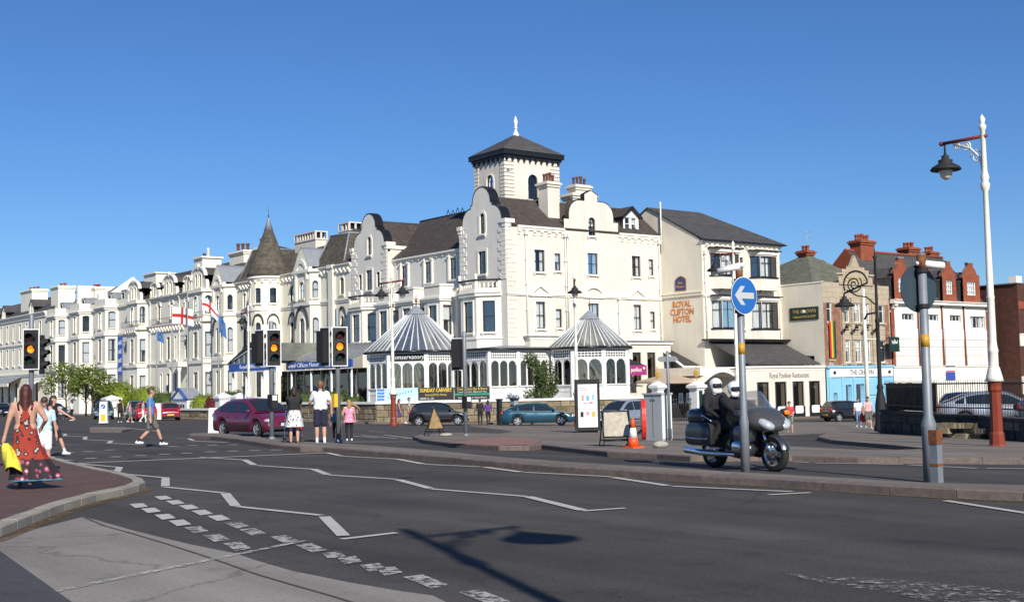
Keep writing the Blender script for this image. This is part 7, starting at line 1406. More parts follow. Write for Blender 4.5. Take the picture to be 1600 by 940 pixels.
# ---------------------------------------------------------------- gulls
mat('gull', (.55, .55, .56), .7)
def gull(p, s, label, yaw):
    t = thing('gull', label, 'bird', p, yaw, world=False); q = MB().mat('gull'); q.ball((0, 0, 0), (.2 * s, .06 * s, .06 * s), 10, 8); q.ball((.2 * s, 0, .02 * s), (.06 * s, .04 * s, .04 * s), 8, 6)
    for k in (-1, 1): q.raw([(.08 * s, 0, .02 * s), (-.06 * s, 0, .02 * s), (.1 * s, .3 * s * k, .14 * s), (-.04 * s, .3 * s * k, .13 * s), (-.1 * s, .62 * s * k, .04 * s)], [(0, 1, 3, 2), (2, 3, 4)])
    q.raw([(-.18 * s, 0, 0), (-.32 * s, .05 * s, 0), (-.32 * s, -.05 * s, 0)], [(0, 1, 2)]); link('body', q.mesh('body'), t); return t
gull((12.0, 50.0, 10.1), 1.0, 'gull gliding high over the terraces', .8); gull((46, 60, 14.9), .8, 'tiny distant gull left of the hotel tower', 2.0)
# ---------------------------------------------------------------- vehicles
def car_paint(name, c, metal=.0, rough=.28): mat(name, c, rough, metal=metal, spec=.5, coat=.6)
car_paint('car_maroon', (.13, .012, .04)); car_paint('car_black', (.010, .010, .014)); car_paint('car_teal', (.012, .07, .115), .2); car_paint('car_silver', (.42, .45, .50), .55, .3); car_paint('car_green', (.06, .12, .13), .3); car_paint('car_greyblue', (.13, .16, .20), .4); car_paint('car_red', (.52, .012, .02)); car_paint('car_navy', (.02, .035, .07)); car_paint('car_white', (.75, .75, .75)); car_paint('car_darkred', (.25, .01, .03))
mat('car_glass', (.018, .024, .026), .04, spec=.9); mat('tail_red', (.45, .01, .008), .2); mat('headlamp', (.75, .78, .80), .08, metal=.5); mat('plate_white', (.72, .72, .70), .5); mat('plate_yellow', (.70, .52, .05), .5); mat('rim', (.55, .56, .58), .3, metal=.7); mat('bumper_black', (.02, .02, .022), .6); mat('amber_lens', (.75, .22, .01), .25)
WH = {}
def wheel_meshes(r, w, style):
    k = (r, w, style)
    if k in WH: return WH[k]
    q = MB().mat('rubber'); n = 28; prof = [(r * .66, -w / 2 + .01), (r * .9, -w / 2), (r * .985, -w * .38), (r, -w * .2), (r, w * .2), (r * .985, w * .38), (r * .9, w / 2), (r * .66, w / 2 - .01)]
    vs = [(a * math.cos(2 * PI * j / n), b, a * math.sin(2 * PI * j / n)) for a, b in prof for j in range(n)]; q.raw(vs, [(i * n + j, i * n + (j + 1) % n, (i + 1) * n + (j + 1) % n, (i + 1) * n + j) for i in range(len(prof) - 1) for j in range(n)], True)
    t = q.mesh('tyre'); q = MB().mat('rim')
    for s in (1, -1):
        y = s * w * .40
        for a, b in ((r * .68, r * .57),):
            vs = [(a * math.cos(2 * PI * j / n), y + s * .012, a * math.sin(2 * PI * j / n)) for j in range(n)] + [(b * math.cos(2 * PI * j / n), y - s * .02, b * math.sin(2 * PI * j / n)) for j in range(n)]; q.raw(vs, [(j, (j + 1) % n, n + (j + 1) % n, n + j) for j in range(n)])
        m = 5 if style != 'cover' else 7
        for i in range(m):
            a = 2 * PI * i / m; dx, dz = math.cos(a), math.sin(a); px_, pz_ = -dz, dx; w0, w1 = r * .12, r * .17
            q.raw([(dx * r * .08 + px_ * w0, y, dz * r * .08 + pz_ * w0), (dx * r * .62 + px_ * w1, y - s * .012, dz * r * .62 + pz_ * w1), (dx * r * .62 - px_ * w1, y - s * .012, dz * r * .62 - pz_ * w1), (dx * r * .08 - px_ * w0, y, dz * r * .08 - pz_ * w0)], [(0, 1, 2, 3)])
        q.raw([(r * .2 * math.cos(2 * PI * j / 12), y + s * .01, r * .2 * math.sin(2 * PI * j / 12)) for j in range(12)], [tuple(range(12))])
    q.mat('soft_black')
    for s in (1, -1): q.raw([(r * .66 * math.cos(2 * PI * j / n), s * w * .28, r * .66 * math.sin(2 * PI * j / n)) for j in range(n)], [tuple(range(n))])
    WH[k] = (t, q.mesh('rim')); return WH[k]
SPEC = {
 'hatch': dict(L=3.75, W=1.63, wb=2.46, xf=1.22, r=.295, top=[(-1.87, .62), (-1.84, .86), (-1.2, .90), (.0, .90), (.75, .90), (1.25, .84), (1.65, .72), (1.85, .55), (1.875, .42)], roof=[(-1.78, .90), (-1.62, 1.18), (-1.42, 1.39), (-1.0, 1.44), (-.2, 1.45), (.3, 1.40), (.62, 1.22), (1.0, .91)], pil=[-.32], win=(-1.38, .78)),
 'saloon': dict(L=4.73, W=1.81, wb=2.75, xf=1.43, r=.32, top=[(-2.36, .60), (-2.34, .92), (-2.05, .98), (-1.4, .95), (-.5, .92), (.6, .90), (1.0, .90), (1.6, .82), (2.1, .70), (2.33, .52), (2.365, .40)], roof=[(-2.12, .98), (-1.75, 1.12), (-1.25, 1.33), (-.75, 1.42), (-.1, 1.44), (.3, 1.40), (.72, 1.2), (1.22, .91)], pil=[-.28, -1.28], win=(-1.7, .98)),
 'liftback': dict(L=4.62, W=1.77, wb=2.75, xf=1.45, r=.315, top=[(-2.3, .55), (-2.28, .95), (-2.05, 1.0), (-1.4, .96), (-.5, .93), (.6, .92), (1.1, .93), (1.6, .86), (2.05, .74), (2.28, .56), (2.31, .40)], roof=[(-2.15, 1.0), (-1.75, 1.2), (-1.3, 1.38), (-.8, 1.46), (-.1, 1.48), (.35, 1.43), (.8, 1.22), (1.3, .94)], pil=[-.2, -1.15], win=(-1.65, 1.0)),
 'mpv': dict(L=4.2, W=1.70, wb=2.58, xf=1.35, r=.31, top=[(-2.1, .55), (-2.08, .98), (-1.5, .99), (.0, .97), (.7, .96), (1.1, .95), (1.55, .86), (1.95, .70), (2.08, .5), (2.1, .38)], roof=[(-2.02, .99), (-1.92, 1.3), (-1.7, 1.54), (-1.2, 1.6), (-.2, 1.61), (.3, 1.55), (.7, 1.35), (1.3, .96)], pil=[-.15, -1.1], win=(-1.8, 1.0)),
}
def vehicle(kind, color, label, x, y, head, plate=None, ztop=0.0, detail=True, name='car', group=None):
    s = SPEC[kind]; L_, Wd, r = s['L'], s['W'], s['r']; xf, xr = s['xf'], s['xf'] - s['wb']; hd = math.atan2(head[1], head[0])
    t = thing(name, label, 'car', (x, y, gz(x) + ztop), hd, world=False, group=group)
    tx = [p[0] for p in s['top']]; tz = [p[1] for p in s['top']]
    xs = np.unique(np.concatenate([np.linspace(-L_ / 2, L_ / 2, 46), np.array([xf - r - .06, xf, xf + r + .06, xr - r - .06, xr, xr + r + .06])]))
    def hw(x): e = abs(x) / (L_ / 2); return Wd / 2 * (1 - .16 * max(0, (e - .72) / .28) ** 2.2)
    q = MB().mat(color); rows = []
    for xx in xs:
        zt = float(np.interp(xx, tx, tz)); h = hw(xx); zb = .19
        end = max(0, (abs(xx) - L_ / 2 + .25) / .25); zb += .1 * end
        for xc in (xf, xr):
            d = abs(xx - xc); ra = r + .065
            if d < ra: zb = max(zb, r + math.sqrt(ra * ra - d * d) * .98 - .02)
        zb = min(zb, zt - .06); zm = zb + (zt - zb) * .5
        half = [(h * .9, zb), (h * .985, zb + .03), (h, zm), (h * .985, zt - .06), (h * .93, zt - .012), (h * .86, zt), (h * .4, zt + .03), (0, zt + .035)]
        rows.append([(xx, -yy, zz) for yy, zz in half] + [(xx, yy, zz) for yy, zz in reversed(half[:-1])])
    n = len(rows[0]); V = [p for rw_ in rows for p in rw_]; q.raw(V, [(i * n + j, (i + 1) * n + j, (i + 1) * n + j + 1, i * n + j + 1) for i in range(len(rows) - 1) for j in range(n - 1)], True); q.raw(rows[0], [tuple(range(n))]); q.raw(rows[-1], [tuple(range(n))[::-1]])
    # cabin
    R_ = s['roof']; sec = []
    for xx, zz in R_:
        zb_ = float(np.interp(xx, tx, tz)) - .02; f = (zz - .9) / (max(z for _, z in R_) - .9); f = max(0, min(1, f)); yb = hw(xx) * .93; yt = Wd / 2 * (.93 - .22 * f)
        sec.append([(xx, -yb, zb_), (xx, -(yb * .45 + yt * .55), zb_ + (zz - zb_) * .55), (xx, -yt, zz - .05 * f), (xx, -yt * .8, zz + .005), (xx, 0, zz + .03), (xx, yt * .8, zz + .005), (xx, yt, zz - .05 * f), (xx, yb * .45 + yt * .55, zb_ + (zz - zb_) * .55), (xx, yb, zb_)])
    m = len(sec[0]); q.raw([p for c in sec for p in c], [(i * m + j, (i + 1) * m + j, (i + 1) * m + j + 1, i * m + j + 1) for i in range(len(sec) - 1) for j in range(m - 1)], True)
    body = link('body', q.mesh('body'), t)
    # glass: side lights between pillars, screen and back light, each a pane lying 6 mm proud of the cabin
    rx = [p[0] for p in R_]; rz_ = [p[1] for p in R_]; zmax = max(rz_)
    def side_pt(xx, f, sgn):
        zz = float(np.interp(xx, rx, rz_)); zb_ = float(np.interp(xx, tx, tz)); g_ = max(0, min(1, (zz - .9) / (zmax - .9))); yb = hw(xx) * .93; yt = Wd / 2 * (.93 - .22 * g_); z0, z1 = zb_ + .03, zz - .09; z = z0 + (z1 - z0) * f; yy = yb + (yt - yb) * ((z - zb_) / max(.05, (zz - zb_))); return (xx, sgn * (yy + .012), z)
    ed = sorted([s['win'][0]] + s['pil'] + [s['win'][1]])
    for sgn in (-1, 1):
        for a, b in zip(ed[:-1], ed[1:]):
            a2, b2 = a + .04, b - .04; kx = [a2 + (b2 - a2) * i / 6 for i in range(7)]; g = MB().mat('car_glass'); lo = [side_pt(u, 0.0, sgn) for u in kx]; hi = [side_pt(u, 1.0, sgn) for u in kx]; g.raw(lo + hi, [(i, i + 1, 8 + i, 7 + i) for i in range(6)], True); link('side_window', g.mesh('side_window'), t)
    def screen(x0, x1, nm):
        g = MB().mat('car_glass'); k = 5; V = []
        for i in range(k + 1):
            xx = x0 + (x1 - x0) * i / k; zz = float(np.interp(xx, rx, rz_)); g_ = max(0, min(1, (zz - .9) / (zmax - .9))); yt = Wd / 2 * (.93 - .22 * g_) * .86
            for j in range(7): yy = yt * (j / 3 - 1); V.append((xx + (.012 if x1 > x0 else -.012), yy, zz + .022 + .03 * (1 - (j / 3 - 1) ** 2)))
        g.raw(V, [(i * 7 + j, i * 7 + j + 1, (i + 1) * 7 + j + 1, (i + 1) * 7 + j) for i in range(k) for j in range(6)], True); link(nm, g.mesh(nm), t)
    screen(R_[5][0] + .06, R_[7][0] - .05, 'windscreen'); screen(R_[2][0] - .02, R_[0][0] + .06, 'rear_window')
    for xc in (xf, xr):
        for sgn in (-1, 1):
            ty, rm = wheel_meshes(r, .2, 'alloy'); w_ = link('wheel', rm, t, None, (xc, sgn * (Wd / 2 - .12), r)); link('tyre', ty, w_)
    b_ = MB().mat('soft_black'); b_.box((-L_ / 2 + .25, -Wd / 2 + .2, .2), (L_ / 2 - .25, Wd / 2 - .2, .55)); link('underbody', b_.mesh('underbody'), t)
    xe = L_ / 2
    for sgn in (-1, 1):
        h_ = MB().mat('headlamp'); zt = float(np.interp(xe - .25, tx, tz)); h_.ball((xe - .24, sgn * (hw(xe - .24) - .17), zt - .1), (.2, .19, .085), 12, 8); link('headlight', h_.mesh('headlight'), t)
        h_ = MB().mat('tail_red'); h_.ball((-xe + .07, sgn * (hw(-xe + .07) - .1), .82 if kind != 'mpv' else .95), (.09, .12, .13), 10, 8); link('tail_light', h_.mesh('tail_light'), t)
        h_ = MB().mat(color); xm = R_[7][0] - .25; h_.ball((xm, sgn * (Wd / 2 + .09), 1.0), (.09, .1, .07), 10, 8); link('door_mirror', h_.mesh('door_mirror'), t)
        h_ = MB().mat('bumper_black'); h_.box((xr + .42, sgn * (Wd / 2 - .006) - .008, .42), (xf - .42, sgn * (Wd / 2 - .006) + .012, .47)); link('side_moulding', h_.mesh('side_moulding'), t)
        if detail:
            for xd in ([xf - .45] + s['pil'][:1] + ([xr + .35] if len(s['pil']) > 1 else [])):
                h_ = MB().mat('bumper_black'); h_.box((xd - .006, sgn * Wd / 2 * .99 - .006, .3), (xd + .006, sgn * Wd / 2 * .99 + .006, .86)); link('door_seam', h_.mesh('door_seam'), t)
            for xd in [s['pil'][0] + .15] + ([xr + .5] if len(s['pil']) > 1 else []): h_ = MB().mat(color); h_.box((xd - .09, sgn * (Wd / 2) - .012, .76), (xd + .09, sgn * (Wd / 2) + .022, .79)); link('door_handle', h_.mesh('door_handle'), t)
    for e, nm, pm in ((1, 'front_bumper', 'plate_white'), (-1, 'rear_bumper', 'plate_yellow')):
        b_ = MB().mat('bumper_black'); x0 = e * (xe - .02); b_.box((min(x0, x0 + e * .035), -Wd * .36, .3), (max(x0, x0 + e * .035), Wd * .36, .4)); bo = link(nm, b_.mesh(nm), t); b_ = MB().mat(pm); b_.box((min(x0, x0 + e * .05), -.26, .43), (max(x0, x0 + e * .05), .26, .54)); pl_ = link('number_plate', b_.mesh('number_plate'), t)
        if plate and e == 1: text_on(t, Fr((0, 0, 0), (0, 1, 0), (1, 0, 0)), 0, .485, xe + .032, plate, .11, 'soft_black', 'plate_lettering', depth=.001, width=.44)
    b_ = MB().mat('bumper_black'); zt = float(np.interp(xe - .08, tx, tz)); b_.box((xe - .06, -.34, zt - .1), (xe + .008, .34, zt - .02)); link('grille', b_.mesh('grille'), t)
    return t
RT = (.794, -.607); NY = (0, -1)
vehicle('liftback', 'car_maroon', 'maroon hatchback saloon driving past the white bollard', 21.9, 45.4, (.06, -1), 'OF03 ADX')
vehicle('hatch', 'car_black', 'small black three door hatchback beside the sandstone wall', 43.9, 65.05, RT)
vehicle('saloon', 'car_teal', 'dark teal family car beside the ticket machine', 49.0, 61.4, RT)
vehicle('mpv', 'car_silver', 'silver people carrier turning behind the poster stand', 51.3, 56.0, (-.97, -.22))
vehicle('mpv', 'car_green', 'grey green people carrier parked beneath the young trees', 38.2, 110.0, (-.35, -.94), group=None)
vehicle('mpv', 'car_greyblue', 'grey blue car parked behind the keep left bollard', 38.6, 103.0, (-.3, -.95)); vehicle('hatch', 'car_darkred', 'dark red car half hidden by the bright red car', 39.6, 98.5, (.3, .95)); vehicle('hatch', 'car_red', 'bright red hatchback parked behind the man in blue', 36.5, 95.8, (.25, .97))
for i, (x, y, c, k, lb) in enumerate(((37.4, 122, 'car_navy', 'saloon', 'navy car parked in front of the striped awning'), (37.9, 132, 'car_greyblue', 'saloon', 'grey blue car parked behind the boy in pale blue'), (38.0, 142, 'car_black', 'hatch', 'black car parked beyond the young trees'), (36.0, 148, 'car_teal', 'mpv', 'teal car parked before the shop canopy'), (33.5, 131, 'car_navy', 'mpv', 'dark blue car parked beyond the amber traffic light'), (32, 141, 'car_silver', 'saloon', 'silver car parked before the plain terrace'))): vehicle(k, c, lb, x, y, (.05, -1), detail=False)
for x, y, c, k, lb, h in ((45.6, 27.6, 'car_silver', 'saloon', 'silver car parked behind the iron railings', (.6, -.8)), (44.3, 23.4, 'car_greyblue', 'liftback', 'grey blue car parked behind the railings beside the lamp base', (.6, -.8)), (41.8, 19.6, 'car_white', 'mpv', 'white car parked behind the railings right of the tall lamp', (.6, -.8)), (48.6, 30.2, 'car_navy', 'hatch', 'dark car parked at the boarded end of the railings', (.6, -.8)), (72.6, 55.6, 'car_black', 'hatch', 'black car parked outside the blue pub', (.95, -.3))): vehicle(k, c, lb, x, y, h, detail=False, ztop=.4 if x < 50 else 0)
# ---------------------------------------------------------------- touring motorcycle
car_paint('bike_grey', (.15, .143, .13), .6, .3); mat('bike_dark', (.06, .066, .075), .3, metal=.5, coat=.5); mat('leather', (.012, .012, .013), .55, var=.3, scale=12, bump=.1, bscale=40)
def sgnpow(v, e): return math.copysign(abs(v) ** e, v)
def superell(q, c, r, e=.45, n=20, m=12, rot=None):
    vs = []
    for i in range(m + 1):
        a = -PI / 2 + PI * i / m
        for j in range(n):
            b = 2 * PI * j / n; p = Vector((r[0] * sgnpow(math.cos(a), e) * sgnpow(math.cos(b), e), r[1] * sgnpow(math.cos(a), e) * sgnpow(math.sin(b), e), r[2] * sgnpow(math.sin(a), e)))
            if rot: p = rot @ p
            vs.append(p + Vector(c))
    q.raw(vs, [(i * n + j, i * n + (j + 1) % n, (i + 1) * n + (j + 1) % n, (i + 1) * n + j) for i in range(m) for j in range(n)], True)
def loft(q, secs, n=20, e=.8):
    vs = []
    for x, cy, cz, ry, rz in secs:
        for j in range(n): b = 2 * PI * j / n; vs.append((x, cy + ry * sgnpow(math.cos(b), e), cz + rz * sgnpow(math.sin(b), e)))
    q.raw(vs, [(i * n + j, i * n + (j + 1) % n, (i + 1) * n + (j + 1) % n, (i + 1) * n + j) for i in range(len(secs) - 1) for j in range(n)] + [tuple(range(n))[::-1], tuple((len(secs) - 1) * n + j for j in range(n))], True)
moto = thing('touring_motorcycle', 'large grey touring motorcycle with panniers carrying two riders', 'motorcycle', (17.66, 15.95, gz(17.7)), math.radians(-97), world=False)
def part(name, m, fn, parent=None): q = MB().mat(m); fn(q); return link(name, q.mesh(name), parent or moto)
for xc, r, w in ((.86, .325, .13), (-.83, .315, .18)):
    ty, rm = wheel_meshes(r, w, 'alloy'); w_ = link('wheel', rm, moto, None, (xc, 0, r)); link('tyre', ty, w_)
    for sg in (-1, 1): q = MB().mat('chrome'); q.raw([(xc + a * math.cos(2 * PI * j / 24), sg * (w / 2 + .012), r + a * math.sin(2 * PI * j / 24)) for a in (.15, .09) for j in range(24)], [(j, (j + 1) % 24, 24 + (j + 1) % 24, 24 + j) for j in range(24)]); link('brake_disc', q.mesh('brake_disc'), moto)
for sg in (-1, 1):
    part('fork_leg', 'chrome', lambda q: (q.tube([(.86, sg * .11, .325), (.60, sg * .12, .95)], [.035, .028], 10), q.tube([(.88, sg * .105, .30), (.78, sg * .115, .58)], [.05, .042], 10)))
def fender(q):
    n = 14; A = []
    for i in range(n + 1):
        a = math.radians(15 + 130 * i / n)
        for j in range(7): b = (j / 3 - 1); A.append((.86 + (.365 - .05 * b * b) * math.cos(a), b * .105, .325 + (.365 - .05 * b * b) * math.sin(a)))
    q.raw(A, [(i * 7 + j, i * 7 + j + 1, (i + 1) * 7 + j + 1, (i + 1) * 7 + j) for i in range(n) for j in range(6)], True)
part('front_mudguard', 'bike_dark', fender)
part('fairing', 'bike_grey', lambda q: loft(q, [(.28, 0, .92, .30, .2), (.42, 0, .95, .40, .24), (.60, 0, .94, .43, .23), (.78, 0, .90, .39, .19), (.92, 0, .86, .29, .13), (1.0, 0, .83, .16, .06)], 26, .85))
part('fairing_upper', 'bike_grey', lambda q: loft(q, [(.42, 0, 1.10, .30, .05), (.56, 0, 1.10, .36, .08), (.72, 0, 1.04, .34, .09), (.86, 0, .96, .24, .06)], 22, .9))
for sg in (-1, 1):
    part('headlight', 'headlamp', lambda q: superell(q, (.87, sg * .19, .87), (.17, .15, .085), .8, 14, 8, Matrix.Rotation(sg * -.5, 3, 'Z') @ Matrix.Rotation(.5, 3, 'Y')))
    part('lower_fairing', 'bike_dark', lambda q: loft(q, [(.02, sg * .27, .66, .07, .14), (.25, sg * .30, .66, .10, .2), (.48, sg * .30, .68, .10, .2), (.62, sg * .27, .70, .06, .13)], 16, .8))
    part('belly_panel', 'bike_dark', lambda q: loft(q, [(-.2, sg * .2, .36, .08, .1), (.2, sg * .24, .36, .1, .14), (.5, sg * .22, .40, .08, .12)], 14, .8))
    part('engine_cylinder', 'chrome', lambda q: (superell(q, (.28, sg * .34, .45), (.16, .1, .11), .6, 16, 10), q.tube([(.42, sg * .34, .44), (.42, sg * .43, .44)], .07, 12)))
    part('mirror', 'bike_dark', lambda q: superell(q, (.56, sg * .55, 1.06), (.1, .09, .075), .8, 14, 8)); part('indicator', 'amber_lens', lambda q: superell(q, (.645, sg * .53, 1.06), (.03, .07, .05), .8, 12, 8))
    part('pannier', 'bike_dark', lambda q: superell(q, (-.82, sg * .36, .66), (.36, .14, .22), .45, 24, 14)); part('pannier_trim', 'chrome', lambda q: q.tube([(-1.17, sg * .475, .6), (-.82, sg * .505, .58), (-.47, sg * .475, .58)], .012, 6))
    part('exhaust', 'chrome', lambda q: q.tube([(.1, sg * .3, .30), (-.3, sg * .36, .30), (-.7, sg * .39, .31), (-1.22, sg * .4, .35)], [.035, .045, .06, .065], 12))
    part('grab_rail', 'chrome', lambda q: q.tube([(-.55, sg * .28, .9), (-.75, sg * .31, 1.0), (-.86, sg * .3, 1.02)], .014, 6))
    part('tail_light', 'tail_red', lambda q: superell(q, (-1.17, sg * .3, .8), (.03, .12, .06), .6, 12, 8)); part('handlebar', 'soft_black', lambda q: q.tube([(.45, sg * .05, 1.08), (.38, sg * .3, 1.12), (.25, sg * .42, 1.06)], .018, 8)); part('foot_board', 'chrome', lambda q: q.box((-.55, sg * .3 - .07, .39), (-.25, sg * .3 + .07, .42)))
part('top_box', 'bike_dark', lambda q: superell(q, (-1.1, 0, .98), (.27, .30, .17), .5, 24, 14)); part('top_box_trim', 'chrome', lambda q: q.tube([(-1.34, -.27, .93), (-1.38, 0, .93), (-1.34, .27, .93)], .014, 6))
part('backrest', 'leather', lambda q: superell(q, (-.98, 0, 1.08), (.07, .22, .14), .6, 16, 10)); part('seat', 'leather', lambda q: (loft(q, [(-.92, 0, .86, .2, .09), (-.72, 0, .86, .22, .09), (-.5, 0, .86, .22, .08), (-.3, 0, .82, .2, .08), (-.1, 0, .76, .19, .07), (.1, 0, .77, .14, .06)], 18, .8)))
part('tank_cover', 'bike_grey', lambda q: loft(q, [(-.02, 0, .80, .15, .12), (.15, 0, .86, .2, .16), (.32, 0, .9, .22, .16)], 18, .85)); part('frame_block', 'soft_black', lambda q: (loft(q, [(-.6, 0, .55, .14, .2), (-.2, 0, .52, .18, .22), (.2, 0, .5, .2, .2), (.5, 0, .55, .16, .2)], 14, .6), superell(q, (-.83, 0, .7), (.3, .16, .15), .6)))
part('aerial', 'chrome', lambda q: q.tube([(-1.1, .28, 1.05), (-1.22, .3, 1.7)], .006, 4))
mat('flag_stripe', (.5, .05, .05), .7)
def shield(q):
    n, m = 8, 8; V = []
    for i in range(n + 1):
        f = i / n
        for j in range(m + 1): b = 2 * j / m - 1; V.append((.68 - .30 * f - .14 * b * b, b * (.36 - .06 * f), 1.06 + .42 * f - .05 * b * b * f))
    q.raw(V, [(i * (m + 1) + j, i * (m + 1) + j + 1, (i + 1) * (m + 1) + j + 1, (i + 1) * (m + 1) + j) for i in range(n) for j in range(m)], True)
glass_mat('screen_glass', (.42, .43, .43), .3, dirty=.12); part('windscreen', 'screen_glass', shield)
# ---------------------------------------------------------------- people
def cloth(name, c, rough=.85, var=.18): return mat(name, c, rough, var=var, scale=9, bump=.25, bscale=18)
for k, c in dict(skin=(.50, .28, .20), skin_tan=(.42, .23, .15), hair_dark=(.03, .02, .015), hair_red=(.07, .018, .014), hair_ginger=(.22, .10, .04), hair_blond=(.36, .24, .11), hair_brown=(.07, .04, .025), tee_white=(.74, .75, .77), tee_blue=(.10, .24, .52), tee_pale=(.50, .68, .74), tee_red=(.58, .04, .06), tee_pink=(.62, .40, .40), short_grey=(.12, .115, .105), short_navy=(.018, .02, .045), short_white=(.76, .76, .75), black_cloth=(.016, .016, .02), purple_cloth=(.10, .05, .22), denim=(.14, .22, .36), pink_top=(.66, .20, .34), leggings=(.015, .015, .017), shoe_white=(.72, .72, .70), shoe_black=(.02, .02, .02), sock_black=(.02, .02, .02), sandal=(.16, .08, .05), red_bag=(.5, .02, .03), yellow_cloth=(.72, .66, .06), tee_grey=(.42, .42, .42), khaki=(.30, .27, .2), navy_cloth=(.03, .035, .07), jacket_black=(.011, .011, .013)).items(): cloth(k, c, .6 if 'skin' in k or 'hair' in k else .85, .12 if 'skin' in k else .2)
mat('helmet_white', (.74, .75, .75), .15, coat=.8); mat('visor', (.02, .02, .025), .08, spec=.8); mat('eye_dark', (.02, .015, .012), .2); mat('lip', (.36, .13, .11), .5)
def patt(name, a, b, c, sc):
    m, nt, bs = new_mat(name); L = nt.links.new; g = nd(nt, 'ShaderNodeTexCoord'); v = nd(nt, 'ShaderNodeTexVoronoi', Scale=sc); n = nd(nt, 'ShaderNodeTexNoise', Scale=sc * .8, Detail=4.0); L(g.outputs['Object'], v.inputs['Vector']); L(g.outputs['Object'], n.inputs['Vector']); bs.inputs['Roughness'].default_value = .85
    r = nd(nt, 'ShaderNodeValToRGB'); e = r.color_ramp.elements; e[0].position = .3; e[0].color = (*c, 1); e[1].position = .35; e[1].color = (*b, 1); q = r.color_ramp.elements.new(.46); q.color = (*b, 1); q = r.color_ramp.elements.new(.51); q.color = (*a, 1); ad = nd(nt, 'ShaderNodeMath', operation='MULTIPLY_ADD'); L(v.outputs[0], ad.inputs[0]); ad.inputs[1].default_value = .8; L(n.outputs[0], ad.inputs[2]); sb = nd(nt, 'ShaderNodeMath', operation='SUBTRACT'); L(ad.outputs[0], sb.inputs[0]); sb.inputs[1].default_value = .32; L(sb.outputs[0], r.inputs[0]); L(r.outputs[0], bs.inputs['Base Color'])
patt('skirt_print', (.72, .72, .70), (.03, .03, .05), (.72, .72, .70), 13); patt('camo', (.10, .14, .10), (.28, .30, .26), (.04, .05, .06), 12); patt('pink_print', (.66, .22, .36), (.75, .6, .62), (.35, .1, .25), 18); patt('dress_red', (.30, .032, .016), (.015, .012, .015), (.42, .34, .3), 10.0); patt('dress_hem', (.022, .016, .02), (.30, .05, .10), (.55, .48, .45), 8.0)
m_, nt_, bs_ = new_mat('striped'); g_ = nd(nt_, 'ShaderNodeTexCoord'); s_ = nd(nt_, 'ShaderNodeSeparateXYZ'); nt_.links.new(g_.outputs['Object'], s_.inputs[0]); k_ = nd(nt_, 'ShaderNodeMath', operation='MULTIPLY'); nt_.links.new(s_.outputs[2], k_.inputs[0]); k_.inputs[1].default_value = 80; k2 = nd(nt_, 'ShaderNodeMath', operation='SINE'); nt_.links.new(k_.outputs[0], k2.inputs[0]); r_ = nd(nt_, 'ShaderNodeValToRGB'); r_.color_ramp.interpolation = 'CONSTANT'; r_.color_ramp.elements[0].color = (.72, .72, .72, 1); r_.color_ramp.elements[1].position = .5; r_.color_ramp.elements[1].color = (.05, .14, .34, 1); nt_.links.new(k2.outputs[0], r_.inputs[0]); nt_.links.new(r_.outputs[0], bs_.inputs['Base Color'])
def ik(a, b, l1, l2, pole):
    """elbow / knee position between joints a and b"""
    a, b = Vector(a), Vector(b); d = b - a; L_ = min(d.length, (l1 + l2) * .999); d.normalize(); x = (l1 * l1 - l2 * l2 + L_ * L_) / (2 * L_); h = math.sqrt(max(0, l1 * l1 - x * x)); p = Vector(pole) - d * Vector(pole).dot(d)
    if p.length < 1e-6: p = d.orthogonal()
    return a + d * x + p.normalized() * h, a + d * L_
def capsule(vs, fs, p0, p1, r0, r1, n=10):
    p0, p1 = Vector(p0), Vector(p1); d = p1 - p0; L_ = d.length; t = d.normalized() if L_ > 1e-6 else Vector((0, 0, 1)); a = t.orthogonal().normalized(); b = t.cross(a); rings = []
    for k in range(5): q = -PI / 2 + PI / 2 * k / 4; rings.append((p0 + t * (r0 * math.sin(q)), r0 * math.cos(q)))
    for k in range(5): q = PI / 2 * k / 4; rings.append((p1 + t * (r1 * math.sin(q)), r1 * math.cos(q)))
    i0 = len(vs)
    for c, r in rings:
        for j in range(n): w = 2 * PI * j / n; vs.append(c + a * (max(r, .0005) * math.cos(w)) + b * (max(r, .0005) * math.sin(w)))
    for i in range(len(rings) - 1):
        for j in range(n): fs.append((i0 + i * n + j, i0 + i * n + (j + 1) % n, i0 + (i + 1) * n + (j + 1) % n, i0 + (i + 1) * n + j))
    fs.append(tuple(i0 + j for j in range(n))[::-1]); fs.append(tuple(i0 + (len(rings) - 1) * n + j for j in range(n)))
